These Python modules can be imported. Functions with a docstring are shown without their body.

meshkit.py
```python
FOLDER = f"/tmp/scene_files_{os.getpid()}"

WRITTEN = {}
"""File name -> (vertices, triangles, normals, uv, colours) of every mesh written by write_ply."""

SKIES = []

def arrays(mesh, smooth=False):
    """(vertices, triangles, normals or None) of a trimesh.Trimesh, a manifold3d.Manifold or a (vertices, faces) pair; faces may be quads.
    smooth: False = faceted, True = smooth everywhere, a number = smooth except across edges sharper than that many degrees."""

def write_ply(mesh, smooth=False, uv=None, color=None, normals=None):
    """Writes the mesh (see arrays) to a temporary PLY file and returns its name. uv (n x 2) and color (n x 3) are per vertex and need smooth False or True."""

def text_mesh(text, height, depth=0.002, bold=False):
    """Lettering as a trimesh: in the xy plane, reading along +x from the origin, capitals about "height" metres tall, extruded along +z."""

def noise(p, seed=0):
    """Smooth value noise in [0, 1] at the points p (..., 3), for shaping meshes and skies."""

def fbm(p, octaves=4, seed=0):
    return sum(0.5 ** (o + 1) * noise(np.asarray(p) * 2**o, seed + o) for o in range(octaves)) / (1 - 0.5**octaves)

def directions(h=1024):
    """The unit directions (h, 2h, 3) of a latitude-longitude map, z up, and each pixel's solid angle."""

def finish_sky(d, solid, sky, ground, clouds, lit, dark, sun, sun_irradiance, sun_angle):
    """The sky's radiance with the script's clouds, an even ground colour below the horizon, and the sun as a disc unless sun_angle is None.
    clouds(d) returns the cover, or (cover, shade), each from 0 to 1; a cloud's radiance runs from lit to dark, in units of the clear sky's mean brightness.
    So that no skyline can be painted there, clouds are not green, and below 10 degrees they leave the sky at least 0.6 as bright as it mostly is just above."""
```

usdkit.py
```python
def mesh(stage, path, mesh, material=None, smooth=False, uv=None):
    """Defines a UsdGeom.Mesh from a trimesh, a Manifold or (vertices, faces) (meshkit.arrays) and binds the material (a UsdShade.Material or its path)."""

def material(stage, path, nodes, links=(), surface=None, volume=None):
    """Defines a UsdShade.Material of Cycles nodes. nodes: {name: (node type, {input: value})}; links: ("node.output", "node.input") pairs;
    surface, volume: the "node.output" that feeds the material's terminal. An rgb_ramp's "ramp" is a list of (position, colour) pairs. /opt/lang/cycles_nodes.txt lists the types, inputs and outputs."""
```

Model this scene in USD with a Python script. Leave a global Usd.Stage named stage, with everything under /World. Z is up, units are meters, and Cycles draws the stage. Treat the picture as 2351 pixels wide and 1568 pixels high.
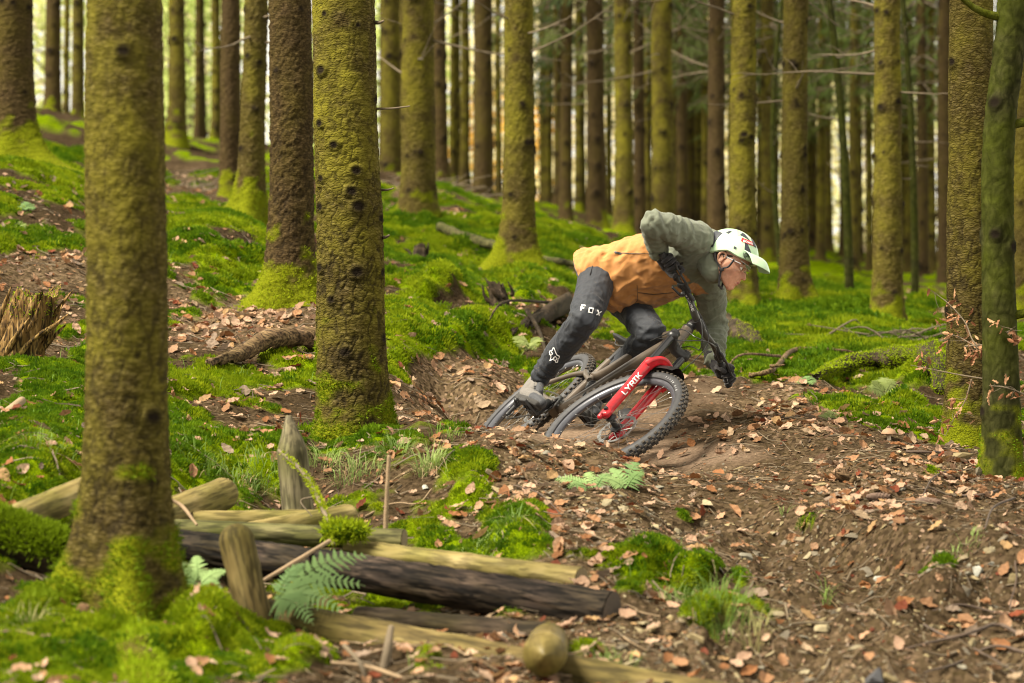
import math, random
import numpy as np, trimesh, manifold3d, usdkit, meshkit
from scipy.interpolate import RBFInterpolator
from scipy.ndimage import map_coordinates
from pxr import Usd, UsdGeom, UsdLux, UsdShade, Sdf, Gf, Vt

stage = Usd.Stage.CreateInMemory()
UsdGeom.SetStageUpAxis(stage, 'Z')
WORLD = UsdGeom.Xform.Define(stage, '/World')
stage.SetDefaultPrim(WORLD.GetPrim())
UsdGeom.Scope.Define(stage, '/World/Looks')

# ------------------------------------------------------------------ camera, sky, sun, exposure
CZ = 1.2                              # camera height; the ground under the wheels lies near z = 0.6
cam = UsdGeom.Camera.Define(stage, '/World/camera')
cam.CreateFocalLengthAttr(100.0)
cam.CreateHorizontalApertureAttr(36.0)
cam.CreateVerticalApertureAttr(24.02)
cam.CreateFStopAttr(3.5)
cam.CreateFocusDistanceAttr(13.1)
cam.CreateClippingRangeAttr(Gf.Vec2f(0.1, 3000.0))
cam.AddTranslateOp().Set(Gf.Vec3d(0, 0, CZ))
cam.AddRotateXOp().Set(90.0)
cam.CreateExposureAttr(3.2)

SUN_EL, SUN_AZ = math.radians(52), math.radians(-118)   # azimuth = atan2(x, y) of the direction towards the sun
usdkit.material(stage, '/World/Looks/sky_look', {
    'sky': ('sky_texture', {'sky_type': 'single_scattering', 'sun_disc': False, 'sun_elevation': SUN_EL, 'sun_rotation': SUN_AZ,
                            'air_density': 1.0, 'aerosol_density': 2.0, 'ozone_density': 1.0}),
    'co': ('texture_coordinate', {}),
    'n': ('noise_texture', {'scale': 2.2, 'detail': 5, 'roughness': 0.55}),
    'r': ('rgb_ramp', {'ramp': [(0.3, (2.5, 2.3, 1.85)), (0.7, (3.6, 3.35, 2.75))]}),
    'm': ('mix', {'fac': 0.93}),
    'b': ('background_shader', {'strength': 0.052})},
    [('co.generated', 'n.vector'), ('n.fac', 'r.fac'), ('sky.color', 'm.color1'), ('r.color', 'm.color2'), ('m.color', 'b.color')],
    surface='b.background')
dome = UsdLux.DomeLight.Define(stage, '/World/sky')
UsdShade.MaterialBindingAPI.Apply(dome.GetPrim()).Bind(UsdShade.Material.Get(stage, '/World/Looks/sky_look'))
dome.GetPrim().SetCustomDataByKey('kind', 'structure')
sun = UsdLux.DistantLight.Define(stage, '/World/sun')
sun.CreateIntensityAttr(0.4)
sun.CreateAngleAttr(22.0)
sun.CreateNormalizeAttr(True)
sun.CreateColorAttr(Gf.Vec3f(1.0, 0.91, 0.74))
sun.AddRotateZOp().Set(-math.degrees(SUN_AZ))
sun.AddRotateXOp().Set(-(90 - math.degrees(SUN_EL)))

# ------------------------------------------------------------------ helpers
FPX = 6528.0                          # 100 mm lens on a 36 mm wide frame of 2350 units
def at(u, v, d):
    """A measured direction (frame units) and a distance give a point of the world."""
    return np.array([(u - 1175) / FPX * d, d, CZ - (v - 784) / FPX * d])
def proj(p):
    p = np.asarray(p, float)
    return np.stack([1175 + p[..., 0] / p[..., 1] * FPX, 784 - (p[..., 2] - CZ) / p[..., 1] * FPX], -1)
def unit(v):
    v = np.asarray(v, float); return v / (np.linalg.norm(v) + 1e-12)
def rot(axis, a):
    x, y, z = unit(axis); K = np.array([[0, -z, y], [z, 0, -x], [-y, x, 0]])
    return np.eye(3) + math.sin(a) * K + (1 - math.cos(a)) * K @ K

USED = {}
def fresh(parent, name):
    k = (parent, name); n = USED.get(k, 0); USED[k] = n + 1
    return f'{parent}/{name}' if n == 0 else f'{parent}/{name}_{n:03d}'
def info(prim, label=None, cat=None, group=None, kind=None):
    p = prim.GetPrim() if hasattr(prim, 'GetPrim') else prim
    for k, v in (('label', label), ('category', cat), ('group', group), ('kind', kind)):
        if v: p.SetCustomDataByKey(k, v)
    return p
def thing(name, label, cat, loc=(0, 0, 0), group=None, rz=None):
    x = UsdGeom.Xform.Define(stage, fresh('/World', name))
    x.AddTranslateOp().Set(Gf.Vec3d(*map(float, loc)))
    if rz is not None: x.AddRotateZOp().Set(math.degrees(rz))
    info(x, label, cat, group)
    return x
def path_of(o):
    return str(o.GetPath()) if o is not None else '/World'
def part(name, mesh, mat, parent=None, smooth=40, origin=None, col=None):
    """One Mesh prim. origin: the parent's own place, taken off so that the points stay where they were given."""
    p = fresh(path_of(parent), name)
    if isinstance(mesh, trimesh.Trimesh): v, f = np.array(mesh.vertices), np.array(mesh.faces)
    elif hasattr(mesh, 'to_mesh'): mm = mesh.to_mesh(); v, f = np.array(mm.vert_properties[:, :3], float), np.array(mm.tri_verts)
    else: v, f = np.asarray(mesh[0], float), np.asarray(mesh[1])
    if origin is not None: v = v - np.asarray(origin)
    g = usdkit.mesh(stage, p, (v, f), LOOK[mat] if isinstance(mat, str) else mat, smooth)
    if col is not None:
        pv = UsdGeom.PrimvarsAPI(g).CreatePrimvar('tint', Sdf.ValueTypeNames.Color3fArray, 'vertex')
        pv.Set(Vt.Vec3fArray.FromNumpy(np.asarray(col, np.float32)))
    return g
def cat_meshes(ms):
    vs, fs, n = [], [], 0
    for m in ms:
        v, f = (np.asarray(m.vertices), np.asarray(m.faces)) if isinstance(m, trimesh.Trimesh) else (np.asarray(m[0]), np.asarray(m[1]))
        if f.shape[1] == 4: f = np.vstack([f[:, [0, 1, 2]], f[:, [0, 2, 3]]])
        vs.append(v); fs.append(f + n); n += len(v)
    return np.vstack(vs), np.vstack(fs)
def frames(p):
    """Parallel-transported frames along a polyline."""
    p = np.asarray(p, float); t = np.gradient(p, axis=0); t /= np.linalg.norm(t, axis=1, keepdims=True) + 1e-12
    a = np.cross(t[0], [0, 0, 1.0] if abs(t[0][2]) < .9 else [1.0, 0, 0]); a = unit(a)
    A = []
    for k in range(len(p)):
        a = unit(a - t[k] * (a @ t[k])); A.append(a)
    A = np.array(A); return t, A, np.cross(t, A)
def tube(p, r, n=10, caps=True, shape=None):
    """A tapered tube along points p; shape(angle array, k) may scale the radius."""
    p = np.asarray(p, float); r = np.broadcast_to(np.asarray(r, float), (len(p),))
    t, A, B = frames(p); th = np.arange(n) * 2 * np.pi / n
    ring = np.cos(th)[None, :, None] * A[:, None] + np.sin(th)[None, :, None] * B[:, None]
    rr = r[:, None] * (np.ones((len(p), n)) if shape is None else shape(th, np.arange(len(p))))
    v = (p[:, None] + rr[..., None] * ring).reshape(-1, 3)
    i, j = np.meshgrid(np.arange(len(p) - 1), np.arange(n), indexing='ij')
    q = np.stack([i * n + j, i * n + (j + 1) % n, (i + 1) * n + (j + 1) % n, (i + 1) * n + j], -1).reshape(-1, 4)
    f = np.vstack([q[:, [0, 1, 2]], q[:, [0, 2, 3]]])
    if caps:
        m = len(v); v = np.vstack([v, p[0], p[-1]]); k = np.arange(n); e = (len(p) - 1) * n
        f = np.vstack([f, np.stack([np.full(n, m), (k + 1) % n, k], 1), np.stack([np.full(n, m + 1), e + k, e + (k + 1) % n], 1)])
    return v, f
def smooth_line(pts, n=24):
    """Catmull-Rom through the points."""
    p = np.asarray(pts, float); p = np.vstack([2 * p[0] - p[1], p, 2 * p[-1] - p[-2]]); out = []
    seg = len(p) - 3
    for x in np.linspace(0, seg - 1e-9, n):
        k = int(x); t = x - k; a, b, c, d = p[k:k + 4]
        out.append(.5 * (2 * b + (c - a) * t + (2 * a - 5 * b + 4 * c - d) * t * t + (3 * b - a - 3 * c + d) * t ** 3))
    return np.array(out)
def man(v, f):
    return manifold3d.Manifold(manifold3d.Mesh(np.asarray(v, np.float32), np.asarray(f, np.uint32)))
def ball(p, r, n=20):
    return manifold3d.Manifold.sphere(float(r), n).translate(tuple(map(float, p)))
def hull(*balls):
    return manifold3d.Manifold.batch_hull(list(balls))
def chain(pts, rs, n=20):
    out = manifold3d.Manifold()
    for a, b, ra, rb in zip(pts[:-1], pts[1:], rs[:-1], rs[1:]): out += hull(ball(a, ra, n), ball(b, rb, n))
    return out
def tm(m):
    mm = m.to_mesh(); return trimesh.Trimesh(np.array(mm.vert_properties[:, :3], float), np.array(mm.tri_verts), process=True)
def rbox(sx, sy, sz, b=.004):
    """A box with chamfered edges, centred."""
    hx, hy, hz = sx / 2, sy / 2, sz / 2; b = min(b, hx * .45, hy * .45, hz * .45); pts = []
    for a in (-1, 1):
        for c in (-1, 1):
            for d in (-1, 1):
                pts += [(a * hx, c * (hy - b), d * (hz - b)), (a * (hx - b), c * hy, d * (hz - b)), (a * (hx - b), c * (hy - b), d * hz)]
    return tm(manifold3d.Manifold.hull_points(np.array(pts)))
def lathe(profile, n=48, axis='z'):
    """Turned shape from (radius, height) pairs round the axis."""
    pr = np.asarray(profile, float); th = np.arange(n) * 2 * np.pi / n; k = len(pr)
    v = np.stack([pr[:, None, 0] * np.cos(th), pr[:, None, 0] * np.sin(th), np.repeat(pr[:, 1:2], n, 1)], -1).reshape(-1, 3)
    i, j = np.meshgrid(np.arange(k - 1), np.arange(n), indexing='ij')
    q = np.stack([i * n + j, i * n + (j + 1) % n, (i + 1) * n + (j + 1) % n, (i + 1) * n + j], -1).reshape(-1, 4)
    if axis == 'y': v = v[:, [0, 2, 1]] * [1, 1, -1]
    return v, np.vstack([q[:, [0, 1, 2]], q[:, [0, 2, 3]]])
def moved(m, R=None, t=(0, 0, 0), s=1.0):
    v, f = (np.asarray(m.vertices), np.asarray(m.faces)) if isinstance(m, trimesh.Trimesh) else m
    v = np.asarray(v) * s
    if R is not None: v = v @ np.asarray(R).T
    return v + np.asarray(t), f
def fbm(p, o=4, seed=0): return meshkit.fbm(np.asarray(p, float), o, seed)

LOOK = {}
def look(name, nodes, links, surface='p.BSDF', volume=None):
    LOOK[name] = usdkit.material(stage, '/World/Looks/' + name, nodes, links, surface=surface, volume=volume); return LOOK[name]
def plain(name, col, rough=.6, metal=0., spec=.5, var=.15, scale=30., bump=0., bscale=200., coat=0., sheen=0.):
    """A principled surface with a little procedural variation and relief."""
    c = np.array(col)
    n = {'co': ('texture_coordinate', {}), 'n': ('noise_texture', {'scale': scale, 'detail': 4}),
         'r': ('rgb_ramp', {'ramp': [(.25, tuple(c * (1 - var))), (.75, tuple(np.minimum(c * (1 + var), 1)))]}),
         'n2': ('noise_texture', {'scale': bscale, 'detail': 3}), 'b': ('bump', {'strength': bump, 'distance': .004}),
         'p': ('principled_bsdf', {'roughness': rough, 'metallic': metal, 'specular_ior_level': spec, 'coat_weight': coat, 'coat_roughness': .08, 'sheen_weight': sheen})}
    l = [('co.object', 'n.vector'), ('co.object', 'n2.vector'), ('n.fac', 'r.fac'), ('r.color', 'p.base_color')]
    if bump: l += [('n2.fac', 'b.height'), ('b.normal', 'p.normal')]
    return look(name, n, l)
# ------------------------------------------------------------------ terrain
G_PTS = [  # (u, v, distance): measured points of the forest floor
 (35,380,24),(122,262,45),(178,285,50),(285,1430,8.5),(405,345,38),(463,335,60),(535,455,30),(583,540,24),(663,690,17),(797,1015,12.2),
 (895,410,40),(955,510,28),(1008,430,38),(1107,485,42),(1190,632,24),(1300,510,50),(1430,545,38),(1645,595,36),(1703,725,24),
 (1763,615,45),(1820,705,25),(1918,690,30),(1960,640,50),(2030,748,23),(2115,640,48),(2165,662,40),(2230,1010,13.5),(2310,1105,11.8),
 (300,1568,7.6),(100,1500,7.9),(500,1500,8.1),(600,1360,9.1),(60,1250,9.0),(60,1080,10.2),(450,1080,11.0),(600,1110,11.2),(720,1310,9.8),(900,1330,9.7),
 (60,850,12.5),(100,600,17),(450,900,13),(450,750,15.5),(600,800,14.6),(950,800,15.2),(1050,720,18),(950,650,20),(150,470,20),
 (950,990,12.1),(1110,996,12.25),(1200,1003,12.25),(1320,1030,12.05),(1400,1052,11.8),(1480,1088,11.6),(1600,1097,11.5),
 (1200,1150,10.7),(1100,1250,10.0),(1400,1300,9.5),(1500,1450,8.7),(1700,1150,11.0),(1850,1185,10.6),(2000,1215,10.25),(2350,1290,9.5),
 (1750,1330,9.75),(1900,1420,9.1),(2200,1420,8.8),(2100,1568,8.0),(1600,1568,7.95),(1000,1568,7.8),(1050,1420,8.9),(2450,1500,8.4),
 (2000,1100,11.4),(2250,1150,10.9),(2000,1000,13.1),(1850,950,14.4),(2000,900,16),(1900,820,19),(2200,850,17),(1750,760,22),(2400,1150,11),
 (1000,930,14.4),(1080,890,15),(1150,850,16.0),(1250,780,17.5),(1620,900,15.2),(1690,1010,13),
 (-250,300,30),(-250,700,14),(-250,1200,9),(2600,1000,14),(2600,700,30),(2650,1300,10),(0,1750,6.6),(1175,1800,6.7),(2300,1800,6.7),
]
G_XYZ = [at(*p) for p in G_PTS]
G_XYZ += [np.array(p) for p in [(.259,12.816,.604),(-.151,14.116,.651),(.05,13.45,.628),(-.32,14.8,.70),(.62,12.35,.585),(.95,12.2,.60),(.45,13.3,.66),(.15,14.6,.74),(.75,13.1,.68),
          (-5,66,5.4),(5,64,3.6),(12,62,2.7),(-14,62,6.2),(0,80,3.4),(20,80,1.6),(-20,80,5.0),(0,110,0.5),(30,110,-.5),(-30,110,1.5),(0,3,.15),(-2,3,.2),(2,3,.1),
          (-8,24,3.5),(8,24,.9),(-16,45,6.2),(16,45,1.6),(-3,9,.75),(3,9,.35),(3.4,13,.7)]]
G_XYZ = np.array(G_XYZ)
def warp(x, y):
    y = np.maximum(y, .5); return np.stack([x / (y * .05 + .55), 5.0 * np.log(y)], -1)
RB = RBFInterpolator(warp(G_XYZ[:, 0], G_XYZ[:, 1]), G_XYZ[:, 2], kernel='thin_plate_spline', smoothing=2e-4)
NS, ND = 520, 640
S_MAX = 0.30
S_AX = np.concatenate([np.linspace(-1.4, -S_MAX, 24)[:-1], np.linspace(-S_MAX, S_MAX, NS), np.linspace(S_MAX, 1.4, 24)[1:]])
D_AX = np.concatenate([np.geomspace(1.2, 6.5, 24)[:-1], np.geomspace(6.5, 24, 470), np.geomspace(24, 125, 150)[1:], np.geomspace(125, 900, 16)[1:]])
SS, DD = np.meshgrid(S_AX, D_AX, indexing='ij')
GX, GY = SS * DD, DD
GZ = np.empty_like(GX)
for k in range(0, GX.shape[0], 60):
    w = warp(GX[k:k + 60].ravel(), np.minimum(GY[k:k + 60].ravel(), 112)); GZ[k:k + 60] = RB(w).reshape(GX[k:k + 60].shape)
far = np.clip((GY - 95) / 120, 0, 1); GZ = GZ * (1 - far) + (-2.0) * far
near_edge = np.clip((np.abs(SS) - .3) / .5, 0, 1); GZ = np.clip(GZ, -4, 9)
PU = 1175 + SS * FPX
lip = np.interp(PU, [1450, 1560, 1700, 1850, 2000, 2180, 2350, 2500], [1120, 1138, 1160, 1192, 1222, 1262, 1292, 1320]) + (fbm(np.stack([GX * 4, GY * 0, 0 * GX], -1), 3, 31) - .5) * 26
PV0 = 784 - (GZ - CZ) / GY * FPX
step_in = np.clip((PU - 1480) / 180, 0, 1); below = np.clip((PV0 - lip) / 34, 0, 1); GZ = GZ + step_in * (.035 * np.exp(-((PV0 - lip + 12) / 26) ** 2) - .085 * below * np.exp(-np.clip(PV0 - lip, 0, 999) / 210))
# painted ground cover: ellipses in the frame (u, v, ru, rv, weight) say where moss, bare trail or litter lies
PU = 1175 + SS * FPX; PV = 784 - (GZ - CZ) / GY * FPX
def blobs(lst):
    out = np.zeros_like(PU)
    for u, v, ru, rv, w in lst:
        out += w * np.exp(-(((PU - u) / ru) ** 2 + ((PV - v) / rv) ** 2))
    return out
MOSS = [(150,1500,330,110,1.2),(520,1480,240,90,1.0),(690,1500,90,40,.8),(120,1040,260,110,1.2),(500,880,260,60,1.0),(560,1050,200,70,.9),(-100,1250,240,130,.9),(100,900,120,50,.5),
 (80,560,180,70,.55),(60,450,120,50,.4),(500,560,140,55,1.0),(640,620,80,70,.6),(560,650,120,30,.5),(300,700,120,60,.4),
 (960,600,130,60,.6),(1100,560,160,60,.6),(1240,640,120,50,.8),(1010,665,60,45,.9),(1090,770,110,45,1.3),(930,730,60,50,1.0),(930,830,60,40,.7),(1000,860,60,30,.4),(930,520,120,40,.8),(1250,560,90,40,.7),
 (1800,780,220,70,1.1),(1950,720,200,60,.9),(1700,760,100,60,.8),(1980,800,160,50,.9),(1900,870,200,35,.8),(1760,860,110,40,.7),(2080,900,120,50,.9),(2130,820,90,50,.6),(1960,950,70,25,.9),(2090,960,80,30,.7),
 (1640,900,50,25,.5),(1850,650,200,40,.8),(1600,700,120,60,.8),(2120,700,120,50,.3),
 (1080,1085,85,32,1.1),(1185,1222,70,45,1.2),(1570,1187,45,26,1.0),(1490,1290,75,38,1.1),(1600,1325,62,42,1.2),(1440,1370,38,24,1.0),(1705,1340,26,26,.9),(2160,1342,60,36,1.1),(1650,1440,120,55,1.1),(1780,1070,75,24,.9),(1060,1000,90,12,.9),
 (1850,1190,30,9,.9),(1350,1490,60,25,.6),(1100,1265,90,25,.6),(2300,1400,40,20,.4),(2050,1560,60,20,.5),(840,1040,130,35,.7),(2140,1090,30,15,.6),(1230,1010,70,10,.5),(1480,1540,70,20,.5)]
LITTER = [(1080,885,120,50,1.1),(1000,840,60,30,.6),(1820,900,60,12,.6),(1760,930,80,14,.6),(70,600,120,30,.5),(240,640,80,30,.5),(540,700,150,30,.7),(980,440,80,40,.5),(1050,520,60,25,.5),(1330,640,60,20,.5),(1850,990,120,20,.7),(2000,880,60,14,.5),(500,930,120,14,.6),(620,900,60,12,.5),(1750,700,60,14,.4),(330,520,80,30,.4),(560,760,190,60,1.0),(560,985,150,18,.8),(420,650,80,40,.5),(120,640,120,40,.6),(100,760,120,50,.6),(1040,900,120,60,.7),(1000,950,80,30,.5),(2080,690,90,40,.6),(1850,940,170,45,.8),(2150,760,80,30,.5),(960,470,60,30,.5),(440,420,70,50,.6),(1240,1060,260,50,.4),(560,460,60,40,.4)]
TRAIL = [(1560,1050,120,28,1.3),(1400,1010,170,28,1.0),(1240,990,140,25,.8),(1680,1040,80,25,.7),(1500,960,130,40,.6),(1630,900,70,40,.5)]
MOSS = [(u, v, ru, rv, w * (1.75 if u > 1000 and v > 1050 else 1.)) for u, v, ru, rv, w in MOSS]
nz = fbm(np.stack([GX * 2.2, GY * 1.6, 0 * GX], -1), 4, 3); nz2 = fbm(np.stack([GX * 7, GY * 5, 0 * GX], -1), 3, 9)
depth_gain = np.clip((GY - 14) / 14, 0, 1)
base = .21 - .36 * np.clip((PU - 950) / 250, 0, 1) * np.clip((PV - 960) / 60, 0, 1)
moss_f = base + .16 * depth_gain + blobs(MOSS) * .62 - blobs(LITTER) * .45 - blobs(TRAIL) * 1.2 + (nz - .5) * 1.75 + (nz2 - .5) * .8
moss_w = np.clip((moss_f - .40) / .16, 0, 1)
trail_w = np.clip(blobs(TRAIL) * 1.1 - .15 + (nz2 - .5) * .6, 0, 1)
lit_f = np.clip(.25 + blobs(LITTER) * .8 + .35 * np.clip((PU - 1000) / 200, 0, 1) * np.clip((PV - 980) / 60, 0, 1) + (nz - .5) * .6, 0, 1)
# relief: humps, cushions of moss, crumbly soil
p2 = np.stack([GX, GY * .8, 0 * GX], -1)
rel = (fbm(p2 * 1.3, 3, 21) - .5) * .13 * np.clip(GY / 14, .5, 2.5) + (fbm(p2 * 5, 3, 5) - .5) * .080 + (fbm(p2 * 18, 3, 6) - .5) * .022 + (fbm(p2 * 60, 2, 7) - .5) * .008
bank_w = step_in * np.clip((PV0 - lip) / 30, 0, 1)
rel = rel * (1 + 1.1 * bank_w) + bank_w * (fbm(p2 * 11, 3, 61) - .5) * .05
GZ = GZ + rel * (1 - .75 * trail_w) + moss_w * (.012 + .035 * np.clip(moss_f - .5, 0, 1.2)) * np.clip(.6 + nz2, 0, 1.4)
HUMPS = [(570,1235,200,-.10),(1000,1335,160,-.05),(740,1400,190,-.06),(470,1440,75,.10),(700,1480,60,.05),(1010,668,50,.16),(1090,765,70,.10),(500,560,110,.12),(1185,1222,60,.07),(1600,1325,55,.06),(1650,1445,95,.09),(1490,1290,60,.045),(2160,1342,50,.05),(1080,1085,70,.05),(1570,1187,38,.035),(1440,1370,30,.03),
         (100,1090,90,.10),(420,870,120,.04),(2080,905,60,.05),(1240,640,80,.12),(1850,905,60,.05),(640,1050,90,.05),(60,1000,90,.06),(2120,880,50,.10)]
PV = 784 - (GZ - CZ) / GY * FPX
for u, v, ru, h in HUMPS: GZ += h * np.exp(-(((PU - u) / ru) ** 2 + ((PV - v) / (ru * .55)) ** 2) ** 1.5)
ls, ld = len(S_AX), len(D_AX)
def gmap(A, i, j):
    i = np.asarray(i); return map_coordinates(A, [np.ravel(i), np.ravel(j)], order=1).reshape(i.shape)
def gz(x, y):
    """Height of the ground."""
    x, y = np.asarray(x, float), np.asarray(y, float); i = np.interp(x / y, S_AX, np.arange(ls)); j = np.interp(y, D_AX, np.arange(ld))
    return gmap(GZ, i, j)
def gval(A, x, y):
    x, y = np.asarray(x, float), np.asarray(y, float); i = np.interp(x / y, S_AX, np.arange(ls)); j = np.interp(y, D_AX, np.arange(ld))
    return gmap(A, i, j)
def gn(x, y, e=.03):
    zx = (gz(x + e, y) - gz(x - e, y)) / (2 * e); zy = (gz(x, y + e) - gz(x, y - e)) / (2 * e)
    n = np.stack([-zx, -zy, np.ones_like(zx)], -1); return n / np.linalg.norm(n, axis=-1, keepdims=True)
D_RAY = np.geomspace(6.3, 90, 1500)
def hit(u, v):
    """The ground point seen in the measured direction (u, v)."""
    x = (u - 1175) / FPX * D_RAY; z = CZ - (v - 784) / FPX * D_RAY
    below = np.nonzero(gz(x, D_RAY) > z)[0]
    k = below[0] if len(below) else len(D_RAY) - 1
    d = D_RAY[k]; return np.array([(u - 1175) / FPX * d, d, float(gz((u - 1175) / FPX * d, d))])
def on_ground(x, y, dz=0.): return np.array([x, y, float(gz(x, y)) + dz])

def floor_look():
    nodes = {
    'co': ('geometry', {}), 't': ('attribute', {'attribute': 'tint'}), 'sep': ('separate_color', {'color_type': 'rgb'}),
    'n1': ('noise_texture', {'scale': 55., 'detail': 6, 'roughness': .65}), 'n2': ('noise_texture', {'scale': 9., 'detail': 5, 'roughness': .6}),
    'n3': ('noise_texture', {'scale': 210., 'detail': 3, 'roughness': .6}), 'v': ('voronoi_texture', {'scale': 60., 'randomness': 1.}), 'vs': ('separate_color', {'color_type': 'rgb'}),
    'soil': ('rgb_ramp', {'ramp': [(.28, (.005, .0035, .002)), (.5, (.021, .0145, .008)), (.7, (.058, .040, .022)), (.85, (.12, .083, .048))]}),
    'mossa': ('rgb_ramp', {'ramp': [(.3, (.015, .030, .001)), (.5, (.095, .140, .002)), (.72, (.235, .295, .003))]}),
    'mossb': ('rgb_ramp', {'ramp': [(.3, (.55, .62, .5)), (.7, (1., 1., 1.))]}),
    'mm': ('mix', {'mix_type': 'multiply', 'fac': 1.}),
    'tr': ('rgb_ramp', {'ramp': [(.3, (.085, .058, .038)), (.7, (.22, .155, .108))]}),
    'chip': ('rgb_ramp', {'ramp': [(.0, (.11, .075, .045)), (.3, (.022, .015, .009)), (.55, (.17, .12, .07)), (.8, (.045, .033, .014)), (1., (.24, .165, .105))]}),
    'cm': ('mix', {}), 'm1': ('mix', {}), 'm2': ('mix', {}), 'cf': ('math', {'math_type': 'multiply', 'value2': .75}),
    'h': ('mix', {'fac': .45}), 'b': ('bump', {'strength': .9, 'distance': .02}),
    'p': ('principled_bsdf', {'roughness': .95, 'specular_ior_level': .0})}
    links = [('t.color', 'sep.color'), ('co.position', 'n1.vector'), ('co.position', 'n2.vector'), ('co.position', 'n3.vector'), ('co.position', 'v.vector'),
     ('n1.fac', 'soil.fac'), ('n3.fac', 'mossa.fac'), ('n2.fac', 'mossb.fac'), ('mossa.color', 'mm.color1'), ('mossb.color', 'mm.color2'), ('n1.fac', 'tr.fac'),
     ('v.color', 'vs.color'), ('vs.r', 'chip.fac'), ('sep.b', 'cf.value1'), ('cf.value', 'cm.fac'), ('soil.color', 'cm.color1'), ('chip.color', 'cm.color2'),
     ('sep.g', 'm1.fac'), ('cm.color', 'm1.color1'), ('tr.color', 'm1.color2'), ('sep.r', 'm2.fac'), ('m1.color', 'm2.color1'), ('mm.color', 'm2.color2'),
     ('m2.color', 'p.base_color'), ('n1.color', 'h.color1'), ('n3.color', 'h.color2'), ('h.color', 'b.height'), ('b.normal', 'p.normal')]
    return look('forest_floor', nodes, links)
floor_look()
gi = np.arange(ls * ld).reshape(ls, ld)
q = np.stack([gi[:-1, :-1], gi[1:, :-1], gi[1:, 1:], gi[:-1, 1:]], -1).reshape(-1, 4)
ground = part('ground', (np.stack([GX, GY, GZ], -1).reshape(-1, 3), np.vstack([q[:, [0, 1, 2]], q[:, [0, 2, 3]]])), 'forest_floor', smooth=True,
              col=np.stack([moss_w, trail_w, lit_f], -1).reshape(-1, 3))
info(ground, 'mossy, leaf strewn forest floor sloping up to the left with a dirt bike trail', None, None, 'structure')
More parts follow.
